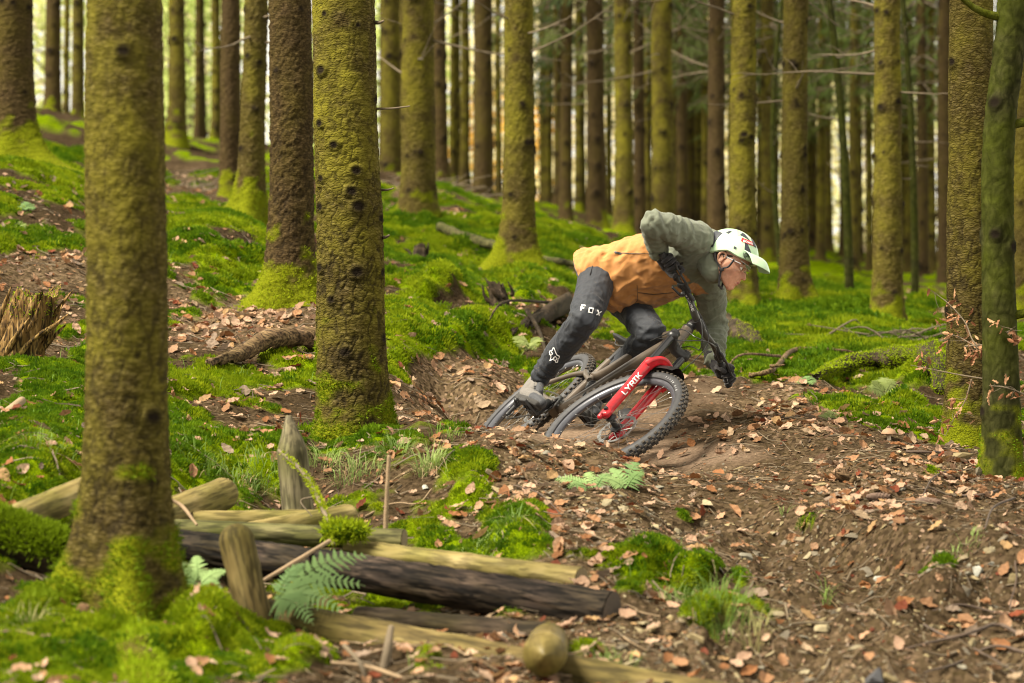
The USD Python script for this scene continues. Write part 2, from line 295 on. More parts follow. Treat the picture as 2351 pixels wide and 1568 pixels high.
# ------------------------------------------------------------------ bark, moss and foliage looks
def bark_look(name, lo, mid, hi, green, zs=2.6, fine=34., moss=((.020, .030, .002), (.17, .185, .006)), bumpd=.012):
    nodes = {
     'co': ('texture_coordinate', {}), 'map': ('mapping', {'scale': (1, 1, zs)}), 't': ('attribute', {'attribute': 'tint'}), 'sep': ('separate_color', {'color_type': 'rgb'}),
     'n1': ('noise_texture', {'scale': fine, 'detail': 6, 'roughness': .68, 'distortion': .6}), 'n2': ('noise_texture', {'scale': 4.2, 'detail': 5, 'roughness': .6}),
     'n3': ('noise_texture', {'scale': 190., 'detail': 3, 'roughness': .6}),
     'v': ('voronoi_texture', {'feature': 'distance_to_edge', 'scale': fine * .9, 'randomness': 1.}), 'vr': ('rgb_ramp', {'ramp': [(0., (.35, .35, .35)), (.16, (1, 1, 1))]}),
     'c': ('rgb_ramp', {'ramp': [(.25, lo), (.5, mid), (.78, hi)]}), 'cv': ('mix', {'mix_type': 'multiply', 'fac': .75}),
     'g': ('rgb_ramp', {'ramp': [(.25, tuple(np.array(green) * .45)), (.6, green), (.8, tuple(np.array(green) * 1.5))]}),
     'gm': ('rgb_ramp', {'ramp': [(.36, (0, 0, 0)), (.62, (1, 1, 1))]}), 'gf': ('math', {'math_type': 'multiply', 'use_clamp': True}), 'gmix': ('mix', {}),
     'kn': ('mix', {'color2': (.012, .009, .006)}), 'ms': ('rgb_ramp', {'ramp': [(.3, moss[0]), (.7, moss[1])]}), 'mm': ('mix', {}),
     'h': ('mix', {'fac': .5}), 'h2': ('mix', {'fac': .3}), 'b': ('bump', {'strength': .85, 'distance': bumpd}),
     'p': ('principled_bsdf', {'roughness': .95, 'specular_ior_level': .03})}
    links = [('co.object', 'map.vector'), ('map.vector', 'n1.vector'), ('co.object', 'n2.vector'), ('co.object', 'n3.vector'), ('map.vector', 'v.vector'), ('t.color', 'sep.color'),
     ('v.distance', 'vr.fac'), ('n1.fac', 'c.fac'), ('c.color', 'cv.color1'), ('vr.color', 'cv.color2'), ('n1.fac', 'g.fac'), ('n2.fac', 'gm.fac'), ('gm.color', 'gf.value1'), ('sep.r', 'gf.value2'),
     ('gf.value', 'gmix.fac'), ('cv.color', 'gmix.color1'), ('g.color', 'gmix.color2'), ('sep.g', 'kn.fac'), ('gmix.color', 'kn.color1'), ('n3.fac', 'ms.fac'), ('sep.b', 'mm.fac'),
     ('kn.color', 'mm.color1'), ('ms.color', 'mm.color2'), ('mm.color', 'p.base_color'),
     ('n1.color', 'h.color1'), ('vr.color', 'h.color2'), ('h.color', 'h2.color1'), ('n3.color', 'h2.color2'), ('h2.color', 'b.height'), ('b.normal', 'p.normal')]
    return look(name, nodes, links)
bark_look('spruce_bark', (.010, .007, .003), (.052, .038, .012), (.150, .118, .054), (.140, .125, .014), bumpd=.011)
bark_look('brown_bark', (.010, .007, .004), (.052, .035, .016), (.125, .086, .042), (.090, .075, .010), bumpd=.011)
bark_look('beech_bark', (.008, .009, .003), (.028, .028, .010), (.065, .062, .024), (.042, .050, .006), zs=.6, fine=20., bumpd=.008)
def leafy(name, cols, trans=.35, rough=.7, attr=False, spec=.08):
    """Leaves and moss: a reflecting and a light-passing side, the tone differing from piece to piece."""
    k = np.linspace(0, 1, len(cols))
    nodes = {'o': ('object_info', {}), 'g': ('geometry', {}), 'w': ('math', {'math_type': 'add'}), 'fr': ('math', {'math_type': 'fraction'}), 'r': ('rgb_ramp', {'ramp': list(zip(k, cols))}),
             'p': ('principled_bsdf', {'roughness': rough, 'specular_ior_level': spec}), 'tb': ('translucent_bsdf', {}), 'm': ('mix_closure', {'fac': trans})}
    links = [('o.random', 'w.value1'), ('g.random_per_island', 'w.value2'), ('w.value', 'fr.value1'), ('fr.value', 'r.fac'), ('r.color', 'p.base_color'), ('r.color', 'tb.color'), ('p.BSDF', 'm.closure1'), ('tb.BSDF', 'm.closure2')]
    return look(name, nodes, links, surface='m.closure')
leafy('needles', [(.045, .075, .022), (.085, .120, .028), (.130, .150, .040), (.060, .090, .040)], .4)
leafy('moss_bright', [(.125, .190, .004), (.190, .265, .006), (.285, .340, .010), (.090, .145, .004), (.235, .295, .008)], .4)
leafy('moss_green', [(.042, .100, .003), (.085, .165, .005), (.150, .230, .007), (.045, .105, .004), (.120, .200, .006)], .4)
leafy('grass_blades', [(.10, .17, .03), (.16, .24, .05), (.22, .29, .09), (.13, .20, .05), (.30, .27, .12)], .35)
leafy('dry_grass', [(.30, .22, .12), (.22, .15, .08), (.36, .28, .16)], .25)
leafy('fern_green', [(.11, .19, .065), (.16, .25, .09), (.22, .31, .12), (.13, .22, .085)], .35)
leafy('fern_pale', [(.16, .20, .06), (.22, .25, .09), (.13, .17, .05)], .35)
leafy('autumn_orange', [(.66, .36, .06), (.75, .50, .12), (.72, .58, .20), (.60, .30, .05)], .5)
leafy('autumn_cream', [(.70, .62, .36), (.78, .72, .48), (.62, .58, .30), (.74, .64, .40)], .5)
leafy('autumn_green', [(.46, .52, .18), (.60, .62, .28), (.40, .48, .14), (.62, .60, .28)], .5)
plain('dead_twig', (.10, .075, .045), .9, var=.4, scale=12, bump=.4)
plain('pale_twig', (.19, .13, .072), .85, var=.3, scale=10, bump=.4)

# ------------------------------------------------------------------ crowns (class prims that the trees refer to)
CLASSES = UsdGeom.Scope.Define(stage, '/World/Kinds'); CLASSES.GetPrim().SetSpecifier(Sdf.SpecifierClass)
def klass(name):
    p = stage.CreateClassPrim('/World/Kinds/' + name); p.SetTypeName('Xform'); return p
def spray(rng, p, d, length, width, droop):
    """A flat twig of needles as a bent diamond of four triangles, twice crossed."""
    d = unit(d); s = unit(np.cross(d, [0, 0, 1.0]) + rng.normal(0, .25, 3)); m = p + d * length * .5 - np.array([0, 0, droop * .3]); e = p + d * length - np.array([0, 0, droop])
    return np.array([p, m + s * width, e, m - s * width]), np.array([[0, 1, 2], [0, 2, 3]])
def crown_class(name, seed, height=10., radius=1.9, whorls=22, dens=1.0):
    rng = np.random.default_rng(seed); nd, lb = [], []
    for w in range(whorls):
        h = height * w / whorls; rr = radius * (1 - .8 * h / height) * rng.uniform(.75, 1.1)
        for k in range(rng.integers(4, 7)):
            a = rng.uniform(0, 2 * np.pi); L = rr * rng.uniform(.6, 1.15); dz = rng.uniform(-.75, -.2)
            t = np.linspace(0, 1, 6); dirv = np.array([np.cos(a), np.sin(a), 0])
            pts = dirv * (t * L)[:, None] + np.array([0, 0, 1.0]) * (h + dz * L * t ** 1.3 + .35 * L * t ** 3)[:, None]
            lb.append(tube(pts, np.linspace(.016, .004, 6), 4, False))
            for _ in range(int(20 * dens * L / 1.5)):
                q = rng.uniform(.25, 1.0); b = np.array([np.interp(q, t, pts[:, i]) for i in range(3)])
                sd = unit(dirv * rng.uniform(.2, .9) + np.cross(dirv, [0, 0, 1]) * rng.choice([-1, 1]) * rng.uniform(.3, 1) + [0, 0, rng.uniform(-.9, .1)])
                nd.append(spray(rng, b, sd, rng.uniform(.16, .42), rng.uniform(.012, .028), rng.uniform(.02, .14)))
    c = klass(name)
    info(part('needles', cat_meshes(nd), 'needles', c, False), kind='stuff'); info(part('limbs', cat_meshes(lb), 'dead_twig', c, True), kind='stuff')
for k in range(4): crown_class(f'spruce_crown_{k}', 50 + k, dens=[1.0, .8, 1.15, .9][k])
def autumn_class(name, seed, mat, height=8., radius=2.6):
    rng = np.random.default_rng(seed); lv, lb = [], []
    for k in range(34):
        a = rng.uniform(0, 2 * np.pi); h0 = height * rng.uniform(.02, .8); L = radius * rng.uniform(.45, 1.1) * (1 - .55 * (h0 / height)); t = np.linspace(0, 1, 5)
        pts = np.stack([np.cos(a) * L * t, np.sin(a) * L * t, h0 + L * rng.uniform(.15, .9) * t ** .8], 1); lb.append(tube(pts, np.linspace(.03, .006, 5), 4, False))
        for _ in range(3):
            c0 = pts[rng.integers(2, 5)] + rng.normal(0, .25, 3); n = rng.integers(9, 23)
            for p in c0 + rng.normal(0, .34, (n, 3)):
                u_ = unit(rng.normal(0, 1, 3)); v_ = unit(np.cross(u_, rng.normal(0, 1, 3))); s = rng.uniform(.07, .15)
                lv.append((np.array([p - u_ * s, p + v_ * s * .6, p + u_ * s, p - v_ * s * .6]), np.array([[0, 1, 2], [0, 2, 3]])))
    c = klass(name); info(part('leaves', cat_meshes(lv), mat, c, False), kind='stuff'); info(part('limbs', cat_meshes(lb), 'dead_twig', c, True), kind='stuff')
for k, m in enumerate(['autumn_orange', 'autumn_cream', 'autumn_green', 'autumn_cream', 'autumn_orange']): autumn_class(f'autumn_crown_{k}', 80 + k, m)
def crown(parent, cls, z, s=1.0, rz=0., sz=None):
    x = UsdGeom.Xform.Define(stage, fresh(path_of(parent), 'crown'))
    x.AddTranslateOp().Set(Gf.Vec3d(0, 0, float(z))); x.AddRotateZOp().Set(math.degrees(rz)); x.AddScaleOp().Set(Gf.Vec3f(s, s, sz or s))
    x.GetPrim().GetReferences().AddInternalReference('/World/Kinds/' + cls); x.GetPrim().SetInstanceable(True)
    return x
# moss as small cushions of upright shoots
def moss_tuft(seed, n=34, R=.035, h=.017, w=.0028):
    rng = np.random.default_rng(seed); ms = []
    for _ in range(n):
        a, r = rng.uniform(0, 6.283), R * math.sqrt(rng.uniform()); p = np.array([r * math.cos(a), r * math.sin(a), -.003])
        tip = p + np.array([rng.normal(0, .005), rng.normal(0, .005), h * rng.uniform(.6, 1.35) * (1 - .35 * (r / R) ** 2)]); b = rng.uniform(0, 6.283)
        for q in range(2):
            s = np.array([math.cos(b + q * 1.57), math.sin(b + q * 1.57), 0]) * w; m = p * .45 + tip * .55
            ms.append((np.array([p, m + s, tip, m - s]), np.array([[0, 1, 2], [0, 2, 3]])))
    return cat_meshes(ms)
def instancer(path, protos, pts, idx, quats, scales, label, kind='stuff', parent=None):
    """protos: (name, mesh, look)."""
    pi = UsdGeom.PointInstancer.Define(stage, path); rel = pi.CreatePrototypesRel()
    sc = UsdGeom.Scope.Define(stage, path + '/kinds')
    for nm, m, mt in protos:
        g = part(nm, m, mt, sc, False); rel.AddTarget(g.GetPath())
    pi.CreatePositionsAttr(Vt.Vec3fArray.FromNumpy(np.asarray(pts, np.float32))); pi.CreateProtoIndicesAttr(Vt.IntArray.FromNumpy(np.asarray(idx, np.int32)))
    pi.CreateOrientationsAttr(Vt.QuathArray([Gf.Quath(float(q[0]), float(q[1]), float(q[2]), float(q[3])) for q in quats]))
    s = np.asarray(scales, np.float32); s = np.repeat(s[:, None], 3, 1) if s.ndim == 1 else s
    pi.CreateScalesAttr(Vt.Vec3fArray.FromNumpy(s)); info(pi, label, None, None, kind); return pi
def quat_from(n, spin):
    """Quaternions that turn +z to n after a spin about z."""
    n = np.asarray(n, float); k = len(n); w = 1 + n[:, 2]; q1 = np.stack([w, -n[:, 1], n[:, 0], 0 * w], 1); q1 /= np.linalg.norm(q1, axis=1, keepdims=True) + 1e-9
    c, s = np.cos(spin / 2), np.sin(spin / 2); a, b, cc, _ = q1.T
    return np.stack([a * c, b * c + cc * s, cc * c - b * s, a * s], 1)

# ------------------------------------------------------------------ trees
def trunk_mesh(rng, r, H, lean=(0, 0), flare=.35, nseg=90, nside=48, knots=40, rough=.012, roots=5, top_taper=.45, path=None, lobes=(), kn_list=(), low=3.6, plates=0., mossy=.5, green=.8, knot_r=(.018, .032)):
    zz = np.concatenate([np.linspace(-.5, low, int(nseg * .8)), np.linspace(low, H, nseg - int(nseg * .8) + 1)[1:]])
    th = np.arange(nside) * 2 * np.pi / nside
    if path is None: cx, cy = lean[0] * zz + .012 * np.sin(zz * .9 + rng.uniform(0, 6)), lean[1] * zz
    else: cx, cy = path(zz)
    rad = r * (1 - (1 - top_taper) * np.clip(zz, 0, H) / H) * (1 + flare * np.exp(-np.clip(zz + .05, 0, 9) / .16) + .22 * flare * np.exp(-np.clip(zz, 0, 9) / .7))
    TH, Z = np.meshgrid(th, zz); Rr = np.repeat(rad[:, None], nside, 1)
    ph = rng.uniform(0, 6.28, roots); lob = sum(np.maximum(0, np.cos(TH - p)) ** 6 for p in ph)
    Rr = Rr * (1 + .30 * flare / .35 * lob * np.exp(-np.clip(Z + .1, 0, 9) / .22))
    ex = 0 * Z
    for a_, am, zs_, pw in lobes:
        o_ = am * np.maximum(0, np.cos(TH - a_)) ** pw * np.exp(-np.clip(Z + .12, 0, 9) / zs_); Rr = Rr * (1 + o_); ex = np.maximum(ex, np.clip(o_ * 2.2, 0, 1))
    P3 = np.stack([np.cos(TH) * r, np.sin(TH) * r, Z], -1)
    sd = int(rng.integers(0, 999))
    Rr = Rr + r * ((fbm(P3 * [3 / r * .35, 3 / r * .35, 2.2], 3, sd) - .5) * .16) + rough * (fbm(P3 * [40, 40, 60], 3, sd + 3) - .5) * 2
    if plates:
        w = np.abs(fbm(P3 * [26, 26, 15] + fbm(P3 * 9, 2, sd)[..., None] * 2, 3, sd + 8) - .5) * 2
        crk = np.exp(-(w / .09) ** 2) * np.clip(1.4 - Z * .55, .2, 1); Rr = Rr - plates * crk
    dark = np.zeros_like(Rr) if not plates else crk * .75
    kl = [(rng.uniform(0, 6.28), z0 + rng.normal(0, .03), rng.uniform(*knot_r)) for z0 in np.arange(.25, min(H, 9), .38) for _ in range(max(1, int(knots / 12)))] + list(kn_list)
    for a, z0, kr in kl:
        da = (TH - a + np.pi) % (2 * np.pi) - np.pi; dd = np.sqrt((da * r) ** 2 + ((Z - z0) * 1.15) ** 2)
        Rr = Rr + kr * .55 * np.exp(-(dd / kr) ** 2) - kr * .5 * np.exp(-(dd / (kr * .42)) ** 2) + kr * .12 * np.cos(dd / kr * 6) * np.exp(-(dd / (kr * 1.7)) ** 2)
        dark = np.maximum(dark, np.clip(1.35 * np.exp(-(dd / (kr * .95)) ** 2), 0, 1)); dark = np.maximum(dark, .45 * np.exp(-((da * r / (kr * 2)) ** 2)) * np.exp(-(((Z - z0 + kr) / (kr * .8)) ** 2)))
    v = np.stack([cx[:, None] + np.cos(TH) * Rr, cy[:, None] + np.sin(TH) * Rr, Z], -1).reshape(-1, 3)
    n = nside; i, j = np.meshgrid(np.arange(len(zz) - 1), np.arange(n), indexing='ij')
    q = np.stack([i * n + j, i * n + (j + 1) % n, (i + 1) * n + (j + 1) % n, (i + 1) * n + j], -1).reshape(-1, 4)
    g = np.clip(green * (.35 + .65 * np.clip((Z - .1) / 1.2, 0, 1)) + (fbm(P3 * [8, 8, 2.5], 3, sd + 5) - .5) * .8, 0, 1)
    m = np.clip((mossy * .62 - np.clip(Z, 0, 9) / .55 + (fbm(P3 * 9, 3, sd + 6) - .5) * 2.6 + .75 * ex + .5 * lob * np.exp(-np.clip(Z, 0, 9) / .25)) * 2.2, 0, 1) if mossy > 0 else 0 * Z
    return (v, np.vstack([q[:, [0, 1, 2]], q[:, [0, 2, 3]]])), np.stack([g, dark, m], -1).reshape(-1, 3), (zz, cx, cy, rad)
def dead_branches(rng, t, prof, n, zlo, zhi, lmin, lmax, mat='dead_twig', ang=None, sub=True):
    zz, cx, cy, rad = prof
    for _ in range(n):
        z0 = rng.uniform(zlo, zhi); a = rng.uniform(0, 6.28) if ang is None else ang[rng.integers(len(ang))] + rng.normal(0, .25); L = rng.uniform(lmin, lmax)
        c = np.array([np.interp(z0, zz, cx), np.interp(z0, zz, cy), z0]); r0 = np.interp(z0, zz, rad) * .9; d = np.array([np.cos(a), np.sin(a), 0])
        s = np.linspace(0, 1, 7); up = rng.uniform(-.35, .3)
        pts = c + d * (r0 + L * s)[:, None] + np.array([0, 0, 1]) * (L * (up * s + rng.uniform(-.1, .45) * s ** 2))[:, None] + rng.normal(0, .012 * L, (7, 3)) * s[:, None]
        rb = .005 + .006 * min(L, 1.2); ms = [tube(pts, np.linspace(rb, .0022, 7), 5)]
        if sub and L > .5:
            for _ in range(int(L * 4)):
                k = rng.uniform(.25, .95); b = np.array([np.interp(k, s, pts[:, i]) for i in range(3)]); dd = unit(d * rng.uniform(.2, .8) + rng.normal(0, .6, 3)); l2 = L * rng.uniform(.12, .3)
                ms.append(tube(np.array([b, b + dd * l2 * .5 + [0, 0, .02], b + dd * l2]), [.003, .0022, .0015], 4))
        part('branch', cat_meshes(ms), mat, t, True)
def spruce(u0, v0, d, w, label, u_top=None, green=.8, mossy=.5, bark='spruce_bark', crown_z=7.0, cls=0, flare=.35, near=False, group=None, twigs=0, H=14., cs=1.0, seed=None, roots=5, name='spruce_tree', twz=(1.6, 5.5), tufts=0, full=False, **kw):
    """u0, v0: where the trunk meets the ground in the frame, d its distance, w its width in the frame above the flare."""
    rng = np.random.default_rng(int(u0) * 7 + 11 if seed is None else seed)
    x = (u0 - 1175) / FPX * d; zb = float(gz(x, d)); r = w / 2 / FPX * d
    t = thing(name, label, 'tree', (x, d, zb), group)
    lean = 0.0 if u_top is None else ((u_top - u0) / FPX * d) / (v0 / FPX * d)
    dens = dict(nseg=150, nside=34, rough=.008, knot_r=(.018, .055)) if d > 30 else dict(nseg=250, nside=64, knot_r=(.012, .042))
    if near: dens = {}
    m, col, prof = trunk_mesh(rng, r, H, (lean, 0), flare, mossy=mossy, green=green, roots=roots, low=min(H - 1, (v0 + 60) / FPX * d + .4), **{**dens, **kw})
    part('trunk', m, bark, t, True, col=col)
    if crown_z is not None:
        cz = crown_z; c = crown(t, f'spruce_crown_{cls % 4}', cz, cs, rng.uniform(0, 6.28))
    if tufts: moss_on(t, m, col[:, 2], None, tufts, int(u0), 'moss_bright', .022, .25)
    if twigs: dead_branches(rng, t, prof, int(twigs * 1.7), twz[0], twz[1], .35, 1.3)
    return (t, prof, rng, m, col) if full else (t, prof, rng)
def moss_on(t, mesh, col_moss, origin, n, seed, mat='moss_bright', h=.014, thr=.55):
    """Moss shoots rooted on the mossy faces of a mesh."""
    rng = np.random.default_rng(seed); v, f = mesh; tri = v[f]; ar = np.linalg.norm(np.cross(tri[:, 1] - tri[:, 0], tri[:, 2] - tri[:, 0]), axis=1) * np.clip((col_moss[f].mean(1) - thr) / .3, 0, 1)
    if ar.sum() <= 0: return
    k = rng.choice(len(f), n, p=ar / ar.sum()); a, b = rng.uniform(size=(2, n)); sw = a + b > 1; a[sw], b[sw] = 1 - a[sw], 1 - b[sw]
    p = tri[k, 0] + a[:, None] * (tri[k, 1] - tri[k, 0]) + b[:, None] * (tri[k, 2] - tri[k, 0]); nn = np.cross(tri[k, 1] - tri[k, 0], tri[k, 2] - tri[k, 0]); nn /= np.linalg.norm(nn, axis=1, keepdims=True) + 1e-12
    d = nn * .8 + [0, 0, .35] + rng.normal(0, .45, (n, 3)); d /= np.linalg.norm(d, axis=1, keepdims=True); s = np.cross(d, rng.normal(0, 1, (n, 3))); s /= np.linalg.norm(s, axis=1, keepdims=True)
    L = h * rng.uniform(.5, 1.5, n)[:, None]; w = .0026; tip = p + d * L; mid = p + d * L * .5
    V = np.stack([p - d * .003, mid + s * w, tip, mid - s * w], 1).reshape(-1, 3); q = np.arange(n)[:, None] * 4; F = np.concatenate([q + [0, 1, 2], q + [0, 2, 3]])
    g = part('moss', (V, F), mat, t, False); info(g, None, None, None, 'stuff')
# the trees one can tell apart, left to right and near to far
spruce(30, 385, 24, 96, 'thick brown spruce trunk cut by the left edge of the photo above its mossy roots', green=.35, mossy=.6, bark='brown_bark', roots=6, flare=.4, lobes=[(-.3, 1.4, .25, 7), (-1.7, .9, .2, 6)], tufts=2500, cls=0)
spruce(122, 262, 45, 36, 'dark slim trunk just right of the thick one at the left edge', green=.3, mossy=.2, bark='brown_bark', cls=1, crown_z=8)
spruce(178, 285, 50, 28, 'slim olive trunk close to the left side of the big blurred foreground spruce', green=.5, mossy=.3, cls=2, crown_z=8)
spruce(405, 345, 38, 38, 'trunk with mossy spreading roots just right of the big blurred foreground spruce', green=.6, mossy=.9, roots=6, flare=.5, cls=3, crown_z=7.5)
spruce(463, 335, 60, 15, 'thin brown trunk standing before the bright gap on the left, left of a pair', green=.2, mossy=0, bark='brown_bark', cls=0, crown_z=9.5)
spruce(495, 345, 58, 22, 'pale olive trunk before the bright gap on the left, right of a pair', green=.9, mossy=.2, cls=1, crown_z=9.5)
spruce(530, 455, 30, 46, 'dark brown trunk half hidden behind the trunk with the long mossy root', green=.15, mossy=.2, bark='brown_bark', cls=2)
spruce(578, 535, 24, 56, 'dark trunk whose mossy root runs out to the left over the slope', u_top=592, green=.4, mossy=.9, flare=.5, lobes=[(3.3, 2.6, .22, 8), (-1.9, 1.0, .2, 6)], tufts=3500, roots=6, cls=3, twigs=6, twz=(1.4, 3.0))
spruce(668, 690, 17, 103, 'stout grey brown trunk with a moss sleeve at its foot beside the sharp green trunk', u_top=662, green=.22, mossy=.75, bark='brown_bark', flare=.28, near=True, nseg=300, nside=130, knots=30, plates=.004, roots=6, lobes=[(3.6, 1.1, .20, 6), (-2.4, .6, .22, 6), (-.6, .6, .14, 5)], tufts=5000, cls=0, twigs=3, twz=(1.4, 2.4))
spruce(895, 410, 40, 46, 'olive trunk close behind the right side of the sharp green trunk', green=.7, mossy=.3, cls=1, crown_z=6.5)
spruce(928, 420, 44, 30, 'brown green trunk wedged behind the left side of the wide knotty trunk', green=.4, mossy=.3, cls=3, crown_z=6.5)
spruce(957, 512, 28, 78, 'wide knotty trunk with curved dead branches right of the sharp green trunk', green=.75, mossy=.35, cls=2, knots=60, twigs=9, twz=(1.2, 3.6), crown_z=7)
spruce(1008, 432, 38, 36, 'dark narrow trunk right beside the wide knotty one', green=.3, mossy=.2, bark='brown_bark', cls=3, twigs=6, twz=(1.5, 4.5))
spruce(1040, 480, 56, 15, 'very thin pale green trunk at the left side of the orange foliage gap', green=1., mossy=.1, cls=0, crown_z=8)
spruce(1107, 488, 42, 46, 'dark trunk between two bright gaps of orange and cream foliage', green=.45, mossy=.5, bark='brown_bark', cls=1, twigs=5, twz=(2, 5), crown_z=6)
spruce(1192, 634, 24, 72, 'straight knotty green trunk with a long moss root reaching left', u_top=1187, green=.85, mossy=.55, flare=.35, lobes=[(3.3, 1.4, .22, 7), (-.4, .7, .2, 6)], tufts=2500, knots=60, cls=2, twigs=4, twz=(1.8, 3.6))
spruce(1300, 512, 48, 30, 'dark slim trunk with orange leaves glowing left of its foot', green=.35, mossy=.2, bark='brown_bark', cls=3, twigs=5, twz=(2, 6), crown_z=3.4)
spruce(1330, 512, 56, 21, 'olive slim trunk right next to the dark slim one', green=.8, mossy=.1, cls=0, crown_z=3.9)
spruce(1366, 530, 42, 44, 'reddish trunk with many dead twigs left of the green one behind the rider', green=.12, mossy=.1, bark='brown_bark', cls=1, twigs=12, twz=(1.5, 6), crown_z=3.9)
spruce(1430, 548, 38, 44, 'green trunk rising straight behind the hips of the rider', green=.95, mossy=.3, cls=2, twigs=3, knots=60, crown_z=4.6)
spruce(1467, 548, 45, 28, 'brown trunk tight against the right of the green one behind the rider', green=.15, mossy=.1, bark='brown_bark', cls=3, crown_z=3.9)
spruce(1520, 565, 34, 52, 'olive trunk directly above the raised elbow of the rider', green=.8, mossy=.3, cls=0, knots=60, twigs=4, twz=(2, 5), crown_z=4.6)
spruce(1566, 570, 50, 27, 'brown slim trunk above the shoulder of the rider', green=.25, mossy=.1, bark='brown_bark', cls=1, crown_z=3.4)
spruce(1646, 595, 36, 42, 'dark brown trunk directly above the neck of the rider', green=.1, mossy=.1, bark='brown_bark', cls=2, twigs=6, twz=(2, 5.5), crown_z=4.6)
spruce(1706, 726, 24, 62, 'bright green trunk with a red brown foot right behind the helmet', green=.95, mossy=.12, cls=3, knots=60, twigs=5, twz=(2, 4), crown_z=6.8)
spruce(1762, 615, 45, 34, 'twiggy olive trunk half hidden left of the mossy footed trunk', green=.6, mossy=.2, cls=0, twigs=8, twz=(2, 7), crown_z=3.4)
spruce(1826, 706, 25, 62, 'brown knotty trunk with a dark root running right over bright moss', green=.45, mossy=.5, flare=.35, lobes=[(-.45, 2.2, .16, 8), (-2., .8, .2, 6)], tufts=2500, cls=1, knots=70, twigs=7, twz=(1.6, 4.2), crown_z=6.8)
spruce(1960, 642, 50, 25, 'slim straight trunk between the leaning sapling and the wide green trunk', green=.6, mossy=.1, cls=2, crown_z=3.4, twigs=3, twz=(3, 6))
spruce(2034, 750, 23, 66, 'wide green trunk with dark foot and moss humps on the right', green=.8, mossy=.6, flare=.4, cls=3, knots=70, twigs=6, twz=(1.8, 4), crown_z=6.8)
spruce(2116, 642, 48, 26, 'slim brown trunk right of the wide green trunk', green=.3, mossy=.1, bark='brown_bark', cls=0, crown_z=3.4, twigs=4, twz=(2, 6))
spruce(2168, 665, 40, 34, 'brown trunk just left of the big right hand trunk', green=.2, mossy=.2, bark='brown_bark', cls=1, twigs=8, twz=(1.5, 5.5), crown_z=4.6)
spruce(2345, 720, 25, 66, 'olive trunk at the right edge behind the curved beech', green=.7, mossy=.4, cls=2, knots=60)
# saplings
def sapling(u0, v0, u1, d, w, label, bend=0.):
    rng = np.random.default_rng(u0); x = (u0 - 1175) / FPX * d; zb = float(gz(x, d)); t = thing('sapling', label, 'tree', (x, d, zb)); H = v0 / FPX * d + .6
    z = np.linspace(-.2, H, 40); k = np.clip(z / H, 0, 1); px = (u1 - u0) / FPX * d * k + bend * np.sin(k * np.pi)
    m = tube(np.stack([px, 0 * z, z], 1), w / 2 / FPX * d * (1.1 - .4 * k), 12); c = np.zeros((len(m[0]), 3)); c[:, 0] = .7; part('trunk', m, 'beech_bark', t, True, col=c)
    dead_branches(rng, t, (z, px, 0 * z, 0 * z + .02), 7, .8, H, .3, .8)
sapling(1950, 692, 1885, 30, 20, 'thin dark leaning sapling right of the rider, its foot on bright moss', .06)
sapling(2100, 662, 2062, 32, 17, 'thin dark sapling leaning behind the right side of the wide green trunk', .05)
sapling(1793, 560, 1802, 33, 13, 'thin crooked dark stem close left of the knotty brown trunk', -.12)
# what stands where along the frame, to say which of the far trunks is meant
MARKS = [(30, 'the thick left edge trunk'), (285, 'the big blurred spruce'), (405, 'the mossy rooted trunk'), (540, 'the long rooted trunk'), (665, 'the stout grey brown trunk'), (797, 'the sharp green trunk'), (957, 'the wide knotty trunk'), (1107, 'the trunk between orange gaps'), (1190, 'the straight knotty trunk'), (1300, 'the dark slim trunk'), (1366, 'the reddish trunk'), (1430, 'the trunk behind the hips'), (1520, 'the trunk above the elbow'), (1646, 'the trunk above the neck'), (1706, 'the trunk behind the helmet'), (1826, 'the dark rooted trunk'), (1918, 'the leaning sapling'), (2032, 'the wide green trunk'), (2168, 'the twiggy brown trunk'), (2232, 'the right hand trunk'), (2345, 'the trunk at the right edge')]
def between(u):
    a = [m for m in MARKS if m[0] <= u]; b = [m for m in MARKS if m[0] > u]
    return f'between {a[-1][1]} and {b[0][1]}' if a and b else ('right of ' + a[-1][1] if a else 'left of ' + b[0][1])
rng = np.random.default_rng(4); SEEN = {}
us = [60, 150, 545, 640, 700, 880, 1065, 1260, 1395, 1490, 1590, 1680, 1740, 1860, 1890, 1940, 1992, 2075, 2140, 2200, 2300, 1335, 1545, 1785, 960, 455, 512, 1052, 1138, 1245, 1275, 1480, 1600, 1620, 1752, 1872, 1905, 1975, 2060, 2085, 2130, 2205, 330]
lst = []
for k, u in enumerate(us):
    d = rng.uniform(50, 66); x = (u - 1175) / FPX * d; v = 784 - (float(gz(x, d)) - CZ) / d * FPX; lst.append((u + rng.uniform(-6, 6), v, d, rng.uniform(12, 22), rng.uniform(.3, 1), k, rng.uniform(2.2, 4.5) if u > 1180 else rng.uniform(6.0, 8.5)))
lst.sort(); gaps = [between(q[0]) for q in lst]
for q, gp in zip(lst, gaps):
    SEEN[gp] = SEEN.get(gp, 0) + 1; n = gaps.count(gp); word_ = 'Slim' if n == 1 else ['First', 'Second', 'Third', 'Fourth', 'Fifth', 'Sixth', 'Seventh', 'Eighth'][SEEN[gp] - 1] + ' slim'
    spruce(q[0], q[1], q[2], q[3], f'{word_} far trunk {gp}', green=.5 + .5 * q[4], mossy=0, bark=['spruce_bark', 'brown_bark'][q[5] % 5 == 0], cls=q[5], crown_z=q[6], group='slim distant trunks', seed=900 + q[5], H=16)
